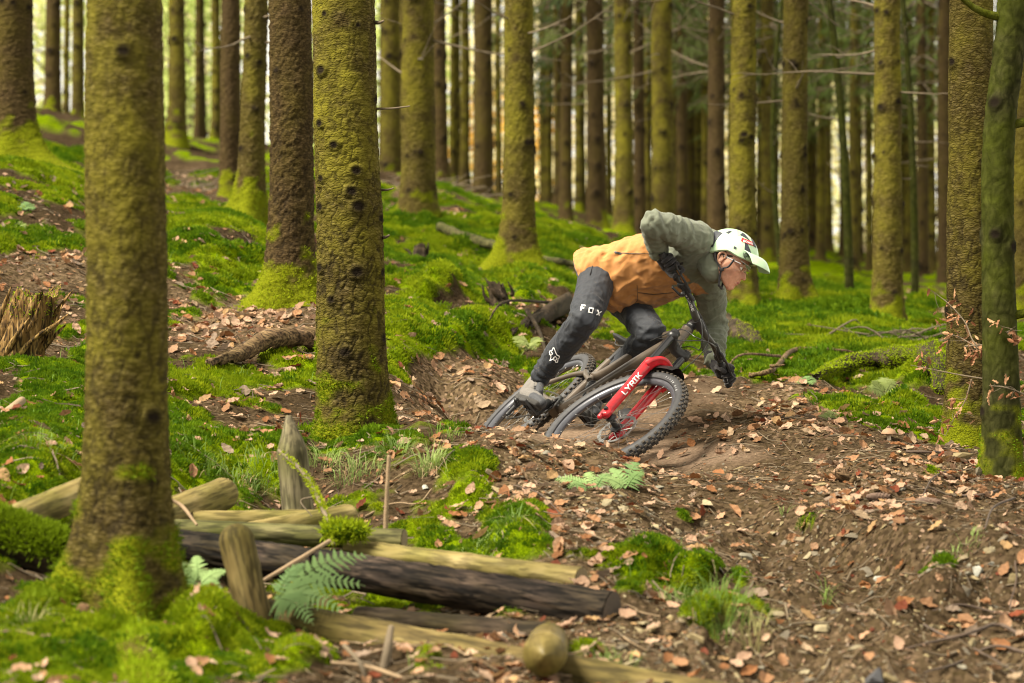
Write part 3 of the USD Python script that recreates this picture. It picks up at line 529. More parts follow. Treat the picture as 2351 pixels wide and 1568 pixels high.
# bright autumn trees past the end of the wood
FARA = {0: 'orange', 1: 'cream', 2: 'pale green', 3: 'cream', 4: 'orange'}; SEEN = {}
for k, (u, d, c, s) in enumerate([(1060, 80, 0, .62), (1240, 78, 4, .6), (1130, 86, 1, 1.3), (430, 76, 2, 1.1), (500, 86, 3, 1.3), (1330, 78, 1, 1.1), (1480, 76, 3, 1.1), (1600, 82, 2, 1.2), (1720, 76, 1, 1.), (1880, 80, 3, 1.1), (1990, 74, 1, .9), (2100, 84, 2, 1.2), (1000, 90, 2, 1.3), (880, 80, 2, 1.1), (300, 88, 2, 1.2), (720, 88, 2, 1.2), (2220, 78, 3, 1.), (120, 82, 2, 1.2), (1180, 92, 3, 1.2), (1560, 94, 1, 1.3), (1800, 94, 2, 1.3), (380, 90, 1, 1.3), (460, 70, 2, .8), (40, 90, 3, 1.3)]):
    x = (u - 1175) / FPX * d; zb = float(gz(x, d)); key = (FARA[c], between(u)); SEEN[key] = SEEN.get(key, 0) + 1; pre = ['', 'Second ', 'Third '][SEEN[key] - 1]
    t = thing('autumn_tree', f'{pre}{FARA[c]} autumn tree {between(u)}', 'tree', (x, d, zb), 'autumn trees beyond the wood')
    part('trunk', tube(np.array([[0, 0, -.3], [0.05, 0, 2 * s], [-.05, 0, 4.5 * s], [0, 0, 7.5 * s]]), [.14, .11, .07, .02], 8), 'dead_twig', t, True); crown(t, f'autumn_crown_{c}', 0, s, k * 1.3)
# brushwood between the trunks
for u, v, d, n, lab in [(450, 430, 31, 46, 'brown brushwood heap on the slope right of the big blurred trunk'), (1030, 455, 36, 40, 'reddish brushwood right of the wide knotty trunk'), (2140, 760, 20, 40, 'brown bracken and brushwood left of the right hand trunk'), (910, 440, 34, 30, 'brushwood peeping out right of the sharp green trunk')]:
    x = (u - 1175) / FPX * d; zb = float(gz(x, d)); t = thing('brushwood', lab, 'brushwood', (x, d, zb)); r_ = np.random.default_rng(u)
    for k in range(n):
        a = r_.uniform(0, 6.28); L = r_.uniform(.25, .7); p0 = np.array([r_.normal(0, .35), r_.normal(0, .35), 0]); p0[2] = float(gz(x + p0[0], d + p0[1])) - zb; e = p0 + [L * math.cos(a), L * math.sin(a) * .6, L * r_.uniform(.02, .3)]
        part('twig', tube(smooth_line([p0, (p0 + e) / 2 + r_.normal(0, .05, 3), e], 7), [.008, .008, .007, .006, .005, .004, .003], 5), 'dead_twig', t, True)

# ------------------------------------------------------------------ the four trunks nearest the camera
def root(rng, t, pts, rs, bark, mossy=1.):
    p = smooth_line(pts, 22); r = np.interp(np.linspace(0, 1, 22), np.linspace(0, 1, len(rs)), rs); m = tube(p, r, 26)
    v = m[0] + np.stack([fbm(m[0] * 11, 3, 4 + q_) - .5 for q_ in range(3)], 1) * .075; c = np.zeros((len(v), 3)); c[:, 2] = np.clip(mossy * (.75 + (fbm(v * 8, 3, 2) - .5) * 1.5), 0, 1); c[:, 0] = .3
    part('root', (v, m[1]), bark, t, True, col=c); return (v, m[1]), c[:, 2]
# big blurred spruce, left foreground
t4, pr4, r4, m4, c4 = spruce(282, 1430, 8.5, 190, 'big blurred spruce trunk in the left foreground with bright moss on its roots', u_top=284, green=.75, mossy=.36, near=True, nseg=330, nside=170, flare=.28, roots=4, knots=16, plates=.003, crown_z=6.5, cls=1, bark='spruce_bark', twigs=0, rough=.006, H=13, full=True, lobes=[(3.25, 1.9, .17, 13), (-1.42, 2.1, .16, 15), (-.25, .8, .16, 9), (1.9, 1.2, .16, 6)])
b4 = np.array([(282 - 1175) / FPX * 8.5, 8.5, float(gz((282 - 1175) / FPX * 8.5, 8.5))])
def rel4(u, v, d): return at(u, v, d) - b4
rm = [(m4, c4[:, 2])]
for pts, rs in [([rel4(150, 1372, 8.40), rel4(95, 1420, 8.3), rel4(40, 1458, 8.15), rel4(-20, 1490, 8.0)], [.05, .07, .06, .04]),
                ([rel4(312, 1480, 8.15), rel4(312, 1560, 7.75), rel4(320, 1650, 7.4)], [.07, .085, .08]),
                ([rel4(385, 1400, 8.5), rel4(440, 1460, 8.45), rel4(520, 1500, 8.4), rel4(620, 1520, 8.4)], [.04, .06, .055, .03])]:
    rm.append(root(r4, t4, pts, rs, 'spruce_bark'))
for k, (m, c) in enumerate(rm): moss_on(t4, m, c, b4, 14000 if k == 0 else 5500, 30 + k, h=.019, thr=.3)
# sharp green spruce
kn = [(-1.57 + a, z, r * 1.15) for a, z, r in [(.38, 2.13, .030), (-.5, 2.08, .026), (-.75, 1.56, .024), (1.15, 1.44, .018), (-.35, 1.24, .020), (-.85, 1.10, .018), (.3, 1.13, .024), (-.95, .98, .022), (.35, .98, .030), (1.25, .93, .02), (-1., .72, .024), (.25, .70, .028), (1.2, .70, .022), (-.15, .36, .026), (1.15, .42, .024), (-.8, .02, .022), (-.6, 1.8, .015), (.5, 1.75, .012)]]
t11, pr11, r11, m11, c11 = spruce(805, 1015, 12.2, 158, 'sharp green spruce trunk with round knots and a moss collar left of the rider', u_top=790, green=.9, mossy=.5, near=True, nseg=620, nside=230, flare=.16, roots=5, knots=0, kn_list=kn, plates=.0045, crown_z=6.8, cls=2, rough=.0035, H=14, full=True)
moss_on(t11, m11, c11[:, 2], None, 9000, 43, 'moss_bright', .016, .25)
b11 = np.array([(805 - 1175) / FPX * 12.2, 12.2, float(gz((805 - 1175) / FPX * 12.2, 12.2))])
for u0, v0, u1, v1, r in [(862, 250, 940, 244, .0055), (880, 436, 903, 432, .006), (868, 52, 880, 48, .009), (884, 545, 893, 540, .008)]:
    a, b = at(u0 - 6, v0, 12.2) - b11, at(u1, v1, 12.1) - b11
    part('branch_stub', tube(smooth_line([a, (a + b) / 2 + [0, 0, -.004], b], 8), np.linspace(r, r * .55, 8), 8), 'dead_twig', t11, True)
# right hand spruce and curved beech
t35, pr35, r35 = spruce(2232, 1012, 13.5, 108, 'tall brown green spruce trunk on the right with dead beech twigs before it', u_top=2228, green=.35, mossy=.35, near=True, nseg=420, nside=150, flare=.22, roots=6, knots=14, plates=.004, crown_z=6.6, cls=3, rough=.004)
d36 = 11.9; x36 = (2299 - 1175) / FPX * d36; zb36 = float(gz(x36, d36))
t36 = thing('beech_tree', 'curved dark green mossy beech trunk at the right edge of the photo', 'tree', (x36, d36, zb36))
def curve36(zz):
    zs = (1105 - np.array([1200, 1105, 950, 800, 600, 400, 330, 250, 180, 90, 0, -200, -1200])) / FPX * d36
    us = np.array([2308, 2306, 2305, 2300, 2296, 2296, 2299, 2306, 2316, 2326, 2332, 2345, 2420]); return np.interp(zz, zs, (us - 2305) / FPX * d36), 0 * zz
rng = np.random.default_rng(36)
m36, c36, p36 = trunk_mesh(rng, .071, 8., (0, 0), .3, 320, 70, 0, .004, 4, .6, curve36, kn_list=[(-2.2, 1.55, .03), (-.6, .95, .03), (-1.9, 1.0, .025)], low=2.4, plates=0, mossy=.4, green=1.0)
part('trunk', m36, 'beech_bark', t36, True, col=c36)
moss_on(t36, m36, c36[:, 2], None, 2500, 41, 'moss_green', .010, .4)
for ang, z0, L in [(.2, 1.45, .4), (.4, .65, .35), (3.0, 1.9, .3)]:
    a = np.array([np.interp(z0, p36[0], p36[1]), 0, z0]); d = np.array([math.cos(ang), -.2, .25]); part('branch', tube(smooth_line([a, a + d * L * .5, a + d * L + [0, 0, .08]], 8), np.linspace(.022, .008, 8), 8), 'beech_bark', t36, True, col=np.tile([.6, 0, .3], (82 - 16 + 0, 1)) if False else np.tile([.6, 0, .3], (8 * 8 + 2, 1)))
# ------------------------------------------------------------------ logs, posts, stumps, fallen branches
def wood_look(name, lo, mid, hi, stretch=.12, scale=26., rough=.8, bump=.5, crack=.0):
    nodes = {'co': ('texture_coordinate', {}), 'map': ('mapping', {'scale': (stretch, 1, 1)}), 'n': ('noise_texture', {'scale': scale, 'detail': 6, 'roughness': .65, 'distortion': .4}),
             'n2': ('noise_texture', {'scale': 5., 'detail': 4}), 'r': ('rgb_ramp', {'ramp': [(.25, lo), (.5, mid), (.75, hi)]}),
             'v': ('noise_texture', {'scale': scale * 2.6, 'detail': 3, 'roughness': .5}), 'vr': ('rgb_ramp', {'ramp': [(.42, (1 - crack,) * 3), (.53, (1, 1, 1))]}), 'cm': ('mix', {'mix_type': 'multiply', 'fac': 1.}),
             'gr': ('rgb_ramp', {'ramp': [(.40, (1., 1., 1.)), (.68, (.62, .68, .48))]}), 'gm': ('mix', {'mix_type': 'multiply', 'fac': 1.}),
             'b': ('bump', {'strength': bump, 'distance': .006}), 'p': ('principled_bsdf', {'roughness': rough, 'specular_ior_level': .12})}
    links = [('co.object', 'map.vector'), ('map.vector', 'n.vector'), ('map.vector', 'v.vector'), ('co.object', 'n2.vector'), ('n.fac', 'r.fac'), ('v.fac', 'vr.fac'), ('r.color', 'cm.color1'), ('vr.color', 'cm.color2'),
             ('n2.fac', 'gr.fac'), ('cm.color', 'gm.color1'), ('gr.color', 'gm.color2'), ('gm.color', 'p.base_color'), ('n.fac', 'b.height'), ('b.normal', 'p.normal')]
    return look(name, nodes, links)
wood_look('pole_wood', (.085, .062, .021), (.195, .150, .058), (.31, .25, .115), crack=.45)
wood_look('pole_green', (.032, .032, .013), (.085, .080, .030), (.165, .145, .065), crack=.6)
wood_look('pole_brown', (.042, .030, .010), (.110, .080, .028), (.195, .150, .060), crack=.5)
wood_look('pole_nose', (.062, .044, .014), (.120, .088, .030), (.20, .150, .058), rough=.42, crack=.2, bump=.2)
wood_look('stake_wood', (.065, .053, .033), (.150, .125, .080), (.25, .215, .14), crack=.5)
wood_look('grey_wood', (.15, .135, .10), (.30, .27, .20), (.46, .41, .31), crack=.3)
wood_look('charred_wood', (.006, .005, .004), (.024, .017, .013), (.110, .076, .053), scale=30, crack=.8, bump=.9)
wood_look('rotten_wood', (.050, .026, .010), (.200, .115, .038), (.42, .28, .12), scale=44, stretch=.07, crack=.7, bump=1.)
wood_look('drift_wood', (.035, .022, .014), (.13, .080, .045), (.33, .22, .13), scale=34, stretch=.1, crack=.7, bump=1.)
wood_look('dark_wood', (.012, .009, .006), (.040, .028, .018), (.10, .07, .045), scale=30, crack=.5, bump=.9)
look('end_grain', {'co': ('texture_coordinate', {}), 'w': ('wave_texture', {'wave_type': 'rings', 'rings_direction': 'x', 'scale': 55., 'distortion': 2., 'detail': 3}), 'r': ('rgb_ramp', {'ramp': [(.2, (.075, .052, .026)), (.8, (.20, .15, .075))]}), 'p': ('principled_bsdf', {'roughness': .85})},
     [('co.object', 'w.vector'), ('w.fac', 'r.fac'), ('r.color', 'p.base_color')])
look('end_dark', {'co': ('texture_coordinate', {}), 'w': ('wave_texture', {'wave_type': 'rings', 'rings_direction': 'x', 'scale': 55., 'distortion': 2., 'detail': 3}), 'r': ('rgb_ramp', {'ramp': [(.2, (.020, .014, .010)), (.8, (.075, .052, .034))]}), 'p': ('principled_bsdf', {'roughness': .85})},
     [('co.object', 'w.vector'), ('w.fac', 'r.fac'), ('r.color', 'p.base_color')])
def axis_thing(name, label, cat, a, b, group=None):
    """An Xform at a whose own x axis runs to b."""
    a, b = np.asarray(a, float), np.asarray(b, float); x = unit(b - a); y = unit(np.cross([0, 0, 1.0], x)) if abs(x[2]) < .95 else np.array([0, 1.0, 0]); z = np.cross(x, y); y = np.cross(z, x)
    t = UsdGeom.Xform.Define(stage, fresh('/World', name)); m = np.eye(4); m[0, :3], m[1, :3], m[2, :3], m[3, :3] = x, y, z, a
    t.AddTransformOp().Set(Gf.Matrix4d(*m.ravel().tolist())); info(t, label, cat, group); return t, float(np.linalg.norm(b - a)), np.stack([x, y, z])
def log(name, label, cat, a, b, ra, rb, mat, ends='ff', sag=0., rough=.004, cut=True, seed=1, bumps=0, group=None, end='end_grain'):
    t, L, R = axis_thing(name, label, cat, a, b, group); rng = np.random.default_rng(seed); n = 60; s = np.linspace(0, 1, n); r = ra + (rb - ra) * s; x = s * L
    if ends[0] == 'r': r = r * np.clip(1 - (1 - np.clip(x / (ra * 1.1), 0, 1)) ** 2.2, .03, 1) ** .5
    if ends[1] == 'r': r = r * np.clip(1 - (1 - np.clip((L - x) / (rb * 1.1), 0, 1)) ** 2.2, .03, 1) ** .5
    if ends[1] == 'p': r = r * np.clip((L - x) / (rb * 4.5), .08, 1) ** .8
    if ends[1] in 'rpn' or ends[0] == 'r':
        xx = np.concatenate([np.linspace(0, ra * 1.2, 14)[:-1], np.linspace(ra * 1.2, L - rb * 4.5, 34), np.linspace(L - rb * 4.5, L, 30)[1:]]) if ends[1] == 'p' else np.concatenate([np.linspace(0, ra * 1.2, 14)[:-1], np.linspace(ra * 1.2, L - rb * 1.2, 40), np.linspace(L - rb * 1.2, L, 16)[1:]])
        rr = ra + (rb - ra) * xx / L
        if ends[0] == 'r': rr = rr * np.sqrt(np.clip(1 - (1 - np.clip(xx / (ra * 1.1), 0, 1)) ** 2, .002, 1))
        if ends[1] == 'r': rr = rr * np.sqrt(np.clip(1 - (1 - np.clip((L - xx) / (rb * 1.1), 0, 1)) ** 2, .002, 1))
        if ends[1] == 'p': rr = rr * np.clip((L - xx) / (rb * 2.7) + .12, .14, 1) ** .9
        if ends[1] == 'n': q_ = np.clip((L - xx) / (rb * 1.15), 0, 1); rr = rr * np.maximum(.02, q_ ** .62 * (1 - .0 * q_))
        x, r = xx, rr
    p = np.stack([x, 0 * x, sag * np.sin(x / L * np.pi)], 1); m = tube(p, r, 40); v = m[0]; k = fbm(v * [6, 14, 14], 3, seed) - .5; rad = v - np.stack([v[:, 0], 0 * v[:, 0], 0 * v[:, 0]], 1)
    v = v + rad * (k[:, None] * .16) + rad / (np.linalg.norm(rad, axis=1, keepdims=True) + 1e-9) * ((fbm(v * [25, 80, 80], 2, seed + 2) - .5) * 2 * rough)[:, None]
    for _ in range(bumps):
        c = np.array([rng.uniform(.1, .95) * L, 0, 0]); a_ = rng.uniform(-2.6, -.2); c[1:] = np.array([math.cos(a_), math.sin(a_)]) * 0 + np.array([-abs(math.cos(a_)), .3 + math.sin(a_) * .3]) * ra
        v = v + (rad / (np.linalg.norm(rad, axis=1, keepdims=True) + 1e-9)) * (.012 * np.exp(-(np.linalg.norm(v - c, axis=1) / .03) ** 2))[:, None]
    part('pole' if 'pole' in name or 'post' in name else 'wood', (v, m[1]), mat, t, 35)
    if cut:
        for e, (xx, rr) in enumerate(((0, ra), (L, rb))):
            if ends[e] == 'f':
                th = np.arange(28) * 2 * np.pi / 28; k = .985 * rr * (1 + .03 * np.sin(th * 3 + seed)); o = -.0025 if e == 0 else .0025
                vv = np.vstack([[xx + o, 0, 0], np.stack([np.full(28, xx + o), k * np.cos(th), k * np.sin(th)], 1)]); j = np.arange(28); ff = np.stack([np.zeros(28, int), j + 1, (j + 1) % 28 + 1], 1)
                part('cut_end', (vv, ff if e else ff[:, ::-1]), end, t, False)
    return t, (v, m[1]), R, np.asarray(a, float)
log('wooden_pole', 'long dark charred log lying across the lower middle, its cut end by the gravel', 'log', at(330, 1240, 9.75), at(1403, 1406, 8.9), .054, .066, 'charred_wood', 'ff', 0, .010, seed=3, bumps=5, end='end_dark')
log('wooden_pole', 'olive pole along the bottom edge under the charred log', 'log', at(440, 1385, 9.2), at(1760, 1646, 7.72), .060, .068, 'pole_brown', 'ff', 0, .003, seed=4)
log('wooden_pole', 'pale yellowish pole with a flat sawn end lying just behind the charred log', 'log', at(800, 1262, 9.75), at(1333, 1330, 9.25), .036, .040, 'pole_wood', 'ff', 0, .003, seed=5, bumps=3)
log('wooden_pole', 'black green pole with a mossy twig lying across it', 'log', at(330, 1212, 9.95), at(927, 1240, 9.72), .036, .038, 'pole_green', 'ff', 0, .002, seed=6)
log('wooden_pole', 'short slanting pole with a nail hole and a rounded end below the pointed stake', 'log', at(560, 1222, 9.98), at(816, 1180, 10.3), .034, .042, 'pole_wood', 'fr', 0, .002, seed=7)
log('wooden_pole', 'flat lying pole behind the short slanting one', 'log', at(440, 1195, 10.15), at(760, 1192, 10.3), .036, .036, 'pole_wood', 'ff', 0, .002, seed=8)
log('wooden_pole', 'pole with a rounded end sticking out right of the big blurred trunk', 'log', at(250, 1232, 9.75), at(530, 1128, 10.5), .056, .060, 'pole_wood', 'fr', 0, .002, seed=9)
log('wooden_pole', 'pole sticking out left of the big blurred trunk', 'log', at(-25, 1218, 8.95), at(255, 1106, 9.6), .050, .052, 'pole_wood', 'rf', 0, .002, seed=10)
log('wooden_pole', 'half buried pole under the charred log', 'log', at(820, 1420, 9.0), at(1260, 1462, 8.75), .04, .045, 'dark_wood', 'ff', 0, .006, seed=12)
log('wooden_post', 'pointed grey stake standing upright left of the sharp green trunk', 'post', at(690, 1235, 10.5), at(663, 953, 10.5), .058, .056, 'stake_wood', 'fp', 0, .002, seed=13, cut=False)
log('wooden_post', 'short round topped dark post leaning in front of the charred log', 'post', at(590, 1450, 8.85), at(535, 1203, 8.95), .055, .055, 'pole_brown', 'fr', 0, .004, seed=14, cut=False)
log('wooden_post', 'round nosed pole end facing the camera at the bottom centre', 'post', at(1262, 1465, 9.0), at(1249, 1504, 7.82), .058, .062, 'pole_nose', 'fn', 0, .001, seed=15)
t, m, R, o = log('mossy_log', 'mossy log at the left edge below the left sticking pole', 'log', at(-110, 1190, 8.9), at(165, 1285, 8.8), .075, .065, 'dark_wood', 'fr', 0, .012, seed=16)
moss_on(t, m, np.clip(m[0][:, 2] * 22 + .5, 0, 1), None, 9000, 17, 'moss_bright', .026, .1)
log('wooden_pole', 'dark grey wood end poking in at the left edge', 'log', at(-70, 1050, 9.8), at(28, 1160, 9.7), .04, .035, 'grey_wood', 'fr', .02, .004, seed=18)
def branch(name, label, cat, pts, rs, mat, group=None, n=26, rough=.1, twigs=(), moss=0):
    """A crooked branch through points of the world, its own place at its first point."""
    o = np.asarray(pts[0], float); t = thing(name, label, cat, o, group); p = smooth_line([np.asarray(q) - o for q in pts], n); r = np.interp(np.linspace(0, 1, n), np.linspace(0, 1, len(rs)), rs)
    m = tube(p, r, 9); v = m[0] + (fbm(m[0] * 30, 2, len(pts)) - .5)[:, None] * np.mean(rs) * rough * 4; part('wood', (v, m[1]), mat, t, True)
    for q, rr in twigs: part('twig', tube(smooth_line([np.asarray(x) - o for x in q], 10), np.linspace(rr, rr * .4, 10), 6), mat, t, True)
    if moss: moss_on(t, (v, m[1]), np.clip(.5 + (fbm(v * 20, 2, 3) - .5) * 2, 0, 1), None, moss, 5, 'moss_bright', .012, .2)
    return t
def g(u, v, up=.0):
    p = hit(u, v); p[2] += up; return p
branch('broken_branch', 'upright dry stick standing in the litter right of the black green pole', 'stick', [at(884, 1225, 10.2), at(888, 1130, 10.2), at(893, 1045, 10.2)], [.009, .008, .007], 'pale_twig')
branch('broken_branch', 'dark stub of a stick standing up before the bottom pole', 'stick', [at(868, 1600, 8.15), at(888, 1500, 8.15), at(898, 1438, 8.2)], [.014, .014, .009], 'dead_twig')
branch('broken_branch', 'pale bent stick leaning over the charred log behind the fern', 'stick', [at(600, 1335, 9.15), at(680, 1288, 9.3), at(756, 1242, 9.5)], [.006, .008, .007], 'pale_twig')
branch('broken_branch', 'mossy twig hanging down from the pointed stake to the black green pole', 'stick', [at(640, 1034, 10.3), at(700, 1090, 10.1), at(745, 1178, 9.8), at(765, 1250, 9.6)], [.006, .008, .008, .007], 'dead_twig', twigs=[([at(725, 1140, 9.95), at(690, 1150, 9.95), at(716, 1185, 9.9)], .004)], moss=900)
branch('broken_branch', 'bent twig right of the big blurred trunk above the black green pole', 'stick', [at(372, 1140, 9.6), at(415, 1160, 9.6), at(452, 1205, 9.5)], [.006, .007, .004], 'pale_twig')
branch('broken_branch', 'thick dry stick poking in from the left edge over bright moss', 'stick', [at(-40, 985, 10.8), at(10, 955, 10.9), at(52, 918, 11.1)], [.026, .024, .016], 'pale_twig')
branch('broken_branch', 'curved pale twig at the bottom left in front of the bottom pole', 'stick', [at(760, 1520, 8.0), at(860, 1535, 8.0), at(980, 1580, 7.9)], [.006, .007, .006], 'pale_twig')
branch('broken_branch', 'thin grey root hanging along the moss hump at the bottom', 'stick', [at(790, 1480, 8.05), at(830, 1530, 8.0), at(842, 1580, 8.0)], [.007, .007, .005], 'dead_twig')
# mossy twig lying on the pole
t = thing('moss_cushion', 'bright moss tuft growing on the black green pole', 'moss', at(780, 1222, 9.66)); mv = tube(np.array([[-.06, 0, .0], [0, 0, .004], [.09, 0, 0]]), [.012, .03, .015], 10); part('cushion', mv, 'moss_green', t, True); moss_on(t, mv, np.ones(len(mv[0])), None, 1100, 8, 'moss_bright', .026, .1)
# driftwood
branch('fallen_branch', 'split rotten branch lying on leaves between the stout trunk and the sharp green trunk', 'branch', [g(470, 846, .02), g(550, 838, .05), g(620, 812, .07), g(722, 806, .06), g(770, 815, .04)], [.012, .035, .05, .052, .03], 'drift_wood', rough=.5, twigs=[([g(560, 836, .05), g(540, 820, .12)], .01)])
branch('fallen_log', 'dead grey log lying on the slope left of the straight knotty trunk', 'log', [at(1008, 520, 26), at(1075, 547, 25.6), at(1150, 568, 25.2)], [.04, .05, .045], 'pole_green', rough=.15)
branch('fallen_log', 'pale log end lying right of the straight knotty trunk', 'log', [at(1236, 592, 24.5), at(1290, 602, 24.3), at(1325, 606, 24)], [.025, .03, .02], 'pole_green', rough=.15)
branch('fallen_log', 'dark mossy log slanting down behind the left arm of the rider', 'log', [at(1640, 728, 20.5), at(1700, 768, 20), at(1752, 806, 19.5)], [.06, .09, .05], 'dark_wood', rough=.3, moss=1500)
branch('fallen_branch', 'forked brown branch on the moss right of the low gloved hand', 'branch', [g(1720, 872, .01), g(1775, 862, .03), g(1820, 825, .05), g(1900, 810, .02), g(1960, 812, .01)], [.012, .016, .015, .012, .006], 'drift_wood', rough=.3, twigs=[([g(1790, 850, .08), g(1700, 856, .1), g(1660, 868, .02)], .010), ([g(1770, 866, .06), g(1800, 880, .1)], .012)])
branch('root_log', 'dark weathered root mass lying behind the right thigh of the rider', 'log', [g(1175, 768, .01), g(1225, 745, .03), g(1280, 728, .05), g(1340, 716, .05), g(1390, 722, .0)], [.02, .04, .065, .06, .03], 'dark_wood', rough=.8, twigs=[([g(1210, 745, .08), g(1240, 790, .05), g(1262, 850, .0)], .018), ([g(1260, 730, .1), g(1160, 740, .12), g(1120, 752, .02)], .012)])
branch('mossy_log', 'mossy fallen trunk arching over a dark hollow left of the big right hand trunk', 'log', [g(1870, 872, .01), g(1950, 862, .07), g(2050, 856, .09), g(2140, 862, .09), g(2168, 905, .02)], [.03, .05, .055, .06, .05], 'dark_wood', rough=.5, moss=9000)
# stumps
def stump(name, label, u, v, d, h, r, mat, lean, seed, splinters=16, mossy=0):
    rng = np.random.default_rng(seed); o = at(u, v, d); o[2] = gz(o[0], o[1]) - .03; t = thing(name, label, 'stump', o); n, k = 40, 26; th = np.arange(n) * 6.2832 / n; z = np.linspace(0, 1, k)
    top = h * (.75 + .35 * fbm(np.stack([np.cos(th) * 2, np.sin(th) * 2, 0 * th], -1), 3, seed)); ridge = 1 + .22 * (fbm(np.stack([np.cos(th) * 5, np.sin(th) * 5, 0 * th], -1), 3, seed + 1) - .5) * 2
    Z = z[:, None] * top; Rr = r * (1.35 - .55 * z[:, None] ** .6) * ridge; v3 = np.stack([lean[0] * Z / h + Rr * np.cos(th), lean[1] * Z / h + Rr * np.sin(th), Z], -1).reshape(-1, 3)
    v3 += (fbm(v3 * [30, 30, 8], 3, seed) - .5)[:, None] * r * .25; i, j = np.meshgrid(np.arange(k - 1), np.arange(n), indexing='ij'); q = np.stack([i * n + j, i * n + (j + 1) % n, (i + 1) * n + (j + 1) % n, (i + 1) * n + j], -1).reshape(-1, 4)
    c = len(v3); v3 = np.vstack([v3, [lean[0] * .7, lean[1] * .7, h * .55]]); jj = np.arange(n); f = np.vstack([q[:, [0, 1, 2]], q[:, [0, 2, 3]], np.stack([np.full(n, c), (k - 1) * n + jj, (k - 1) * n + (jj + 1) % n], 1)])
    # grain runs up the stump: the wood look streaks along x, so the mesh is laid on its side in its own space
    part('stump_wood', (v3, f), mat, t, 40)
    for _ in range(splinters):
        a = rng.uniform(0, 6.28); b = np.array([math.cos(a) * r * 1.1, math.sin(a) * r * 1.1, h * rng.uniform(.05, .5)]); e = b + [lean[0] * .8 + rng.normal(0, .03), lean[1] + rng.normal(0, .03), h * rng.uniform(.3, .7)]
        part('splinter', tube(smooth_line([b, (b + e) / 2 + rng.normal(0, .012, 3), e], 6), [.012, .016, .014, .01, .007, .003], 5), mat, t, True)
    if mossy: moss_on(t, (v3, f), np.clip((v3[:, 2] / h - .4) * 2 + (fbm(v3 * 14, 2, 1) - .5), 0, 1), None, mossy, seed, 'moss_bright', .014, .3)
    return t
wood_look('stump_wood', (.030, .015, .006), (.15, .085, .026), (.40, .26, .11), scale=46, stretch=1., crack=.85, bump=1.)
LOOK['stump_wood'].GetPrim().GetChild('map').GetAttribute('inputs:scale').Set(Gf.Vec3f(1, 1, .09))
stump('rotten_stump', 'rotten splintered orange brown stump at the left edge', 30, 822, 12.8, .36, .12, 'stump_wood', (.13, 0), 3, 18, 500)
for pts, rs in [([at(70, 850, 12.6), at(100, 900, 12.4), at(135, 955, 12.2), at(160, 980, 12.1)], [.03, .028, .02, .008]), ([at(90, 850, 12.6), at(130, 905, 12.4), at(165, 940, 12.3)], [.02, .02, .006])]:
    branch('rotten_root', 'rotten orange brown root strand running down from the splintered stump', 'root', pts, rs, 'rotten_wood', 'strands of the rotten stump', rough=.5)
stump('dark_stump', 'small dark pointed stump on the moss left of the root mass', 1152, 705, 18.8, .20, .06, 'dark_wood', (-.04, 0), 5, 5)
stump('dark_stump', 'little dark stump among leaves on the slope right of the sharp green trunk', 962, 590, 23.5, .16, .06, 'dark_wood', (.01, 0), 6, 3)
stump('dry_stub', 'splintered dry stub with thin roots standing in the leaf litter on the right', 1940, 1128, 11.4, .085, .022, 'drift_wood', (-.01, 0), 7, 9)
# ------------------------------------------------------------------ mountain bike, built upright (x forward, y left, z up, rear hub at 0) and leant into the turn
plain('tyre_rubber', (.030, .030, .033), .62, var=.3, scale=40, bump=.15, bscale=400)
plain('tread_rubber', (.050, .040, .030), .85, var=.5, scale=50, bump=.3)
plain('rim_alloy', (.070, .072, .085), .32, metal=.35, var=.15, spec=.6)
plain('fork_red', (.36, .006, .013), .32, coat=.35, var=.35, scale=45)
plain('stanchion_black', (.012, .012, .014), .12, spec=.8, var=.05)
plain('frame_brown', (.085, .066, .050), .34, metal=.25, coat=.35, var=.3, scale=14)
plain('part_black', (.014, .014, .015), .38, var=.3, scale=30)
plain('part_matt', (.022, .021, .021), .7, var=.4, scale=40, bump=.2)
plain('bar_dark', (.030, .028, .024), .4, var=.35, scale=25)
plain('steel', (.45, .44, .42), .28, metal=1., var=.15)
plain('steel_dark', (.13, .125, .12), .4, metal=.9, var=.4, scale=60)
plain('print_white', (.78, .78, .78), .55, var=.03)
plain('print_grey', (.30, .30, .31), .6, var=.05)
plain('saddle_black', (.018, .018, .019), .55, var=.2)
YAW, PITCH, LEAN, STEER = .2819, -.0442, .8724, .2643
BO = np.array([.11546, 14.21586, .89067])
bh = np.array([math.sin(YAW) * math.cos(PITCH), -math.cos(YAW) * math.cos(PITCH), math.sin(PITCH)]); bl = unit(np.cross([0, 0, 1.0], bh)); bu = np.cross(bh, bl)
BM = np.stack([bh, math.cos(LEAN) * bl - math.sin(LEAN) * bu, math.cos(LEAN) * bu + math.sin(LEAN) * bl], 1)
WR, HA = .372, math.radians(64.5); AX = np.array([-math.cos(HA), 0, math.sin(HA)]); FW = np.array([math.sin(HA), 0, math.cos(HA)]); FHUB = np.array([1.24, 0, 0]); A0 = FHUB - .044 * FW; BB = np.array([.44, 0, -.027]); ST = rot(AX, STEER)
def steered(q): return (np.asarray(q, float) - A0) @ ST.T + A0
def bw(q, front=False): return (steered(q) if front else np.asarray(q, float)) @ BM.T + BO
bike = UsdGeom.Xform.Define(stage, '/World/mountain_bike'); m4 = np.eye(4); m4[:3, :3] = BM.T; m4[3, :3] = BO; bike.AddTransformOp().Set(Gf.Matrix4d(*m4.ravel().tolist()))
info(bike, 'brown mountain bike with red fork leaning hard into the turn under the rider', 'bicycle')
def group_x(name, parent, front=False):
    return UsdGeom.Xform.Define(stage, fresh(path_of(parent), name))
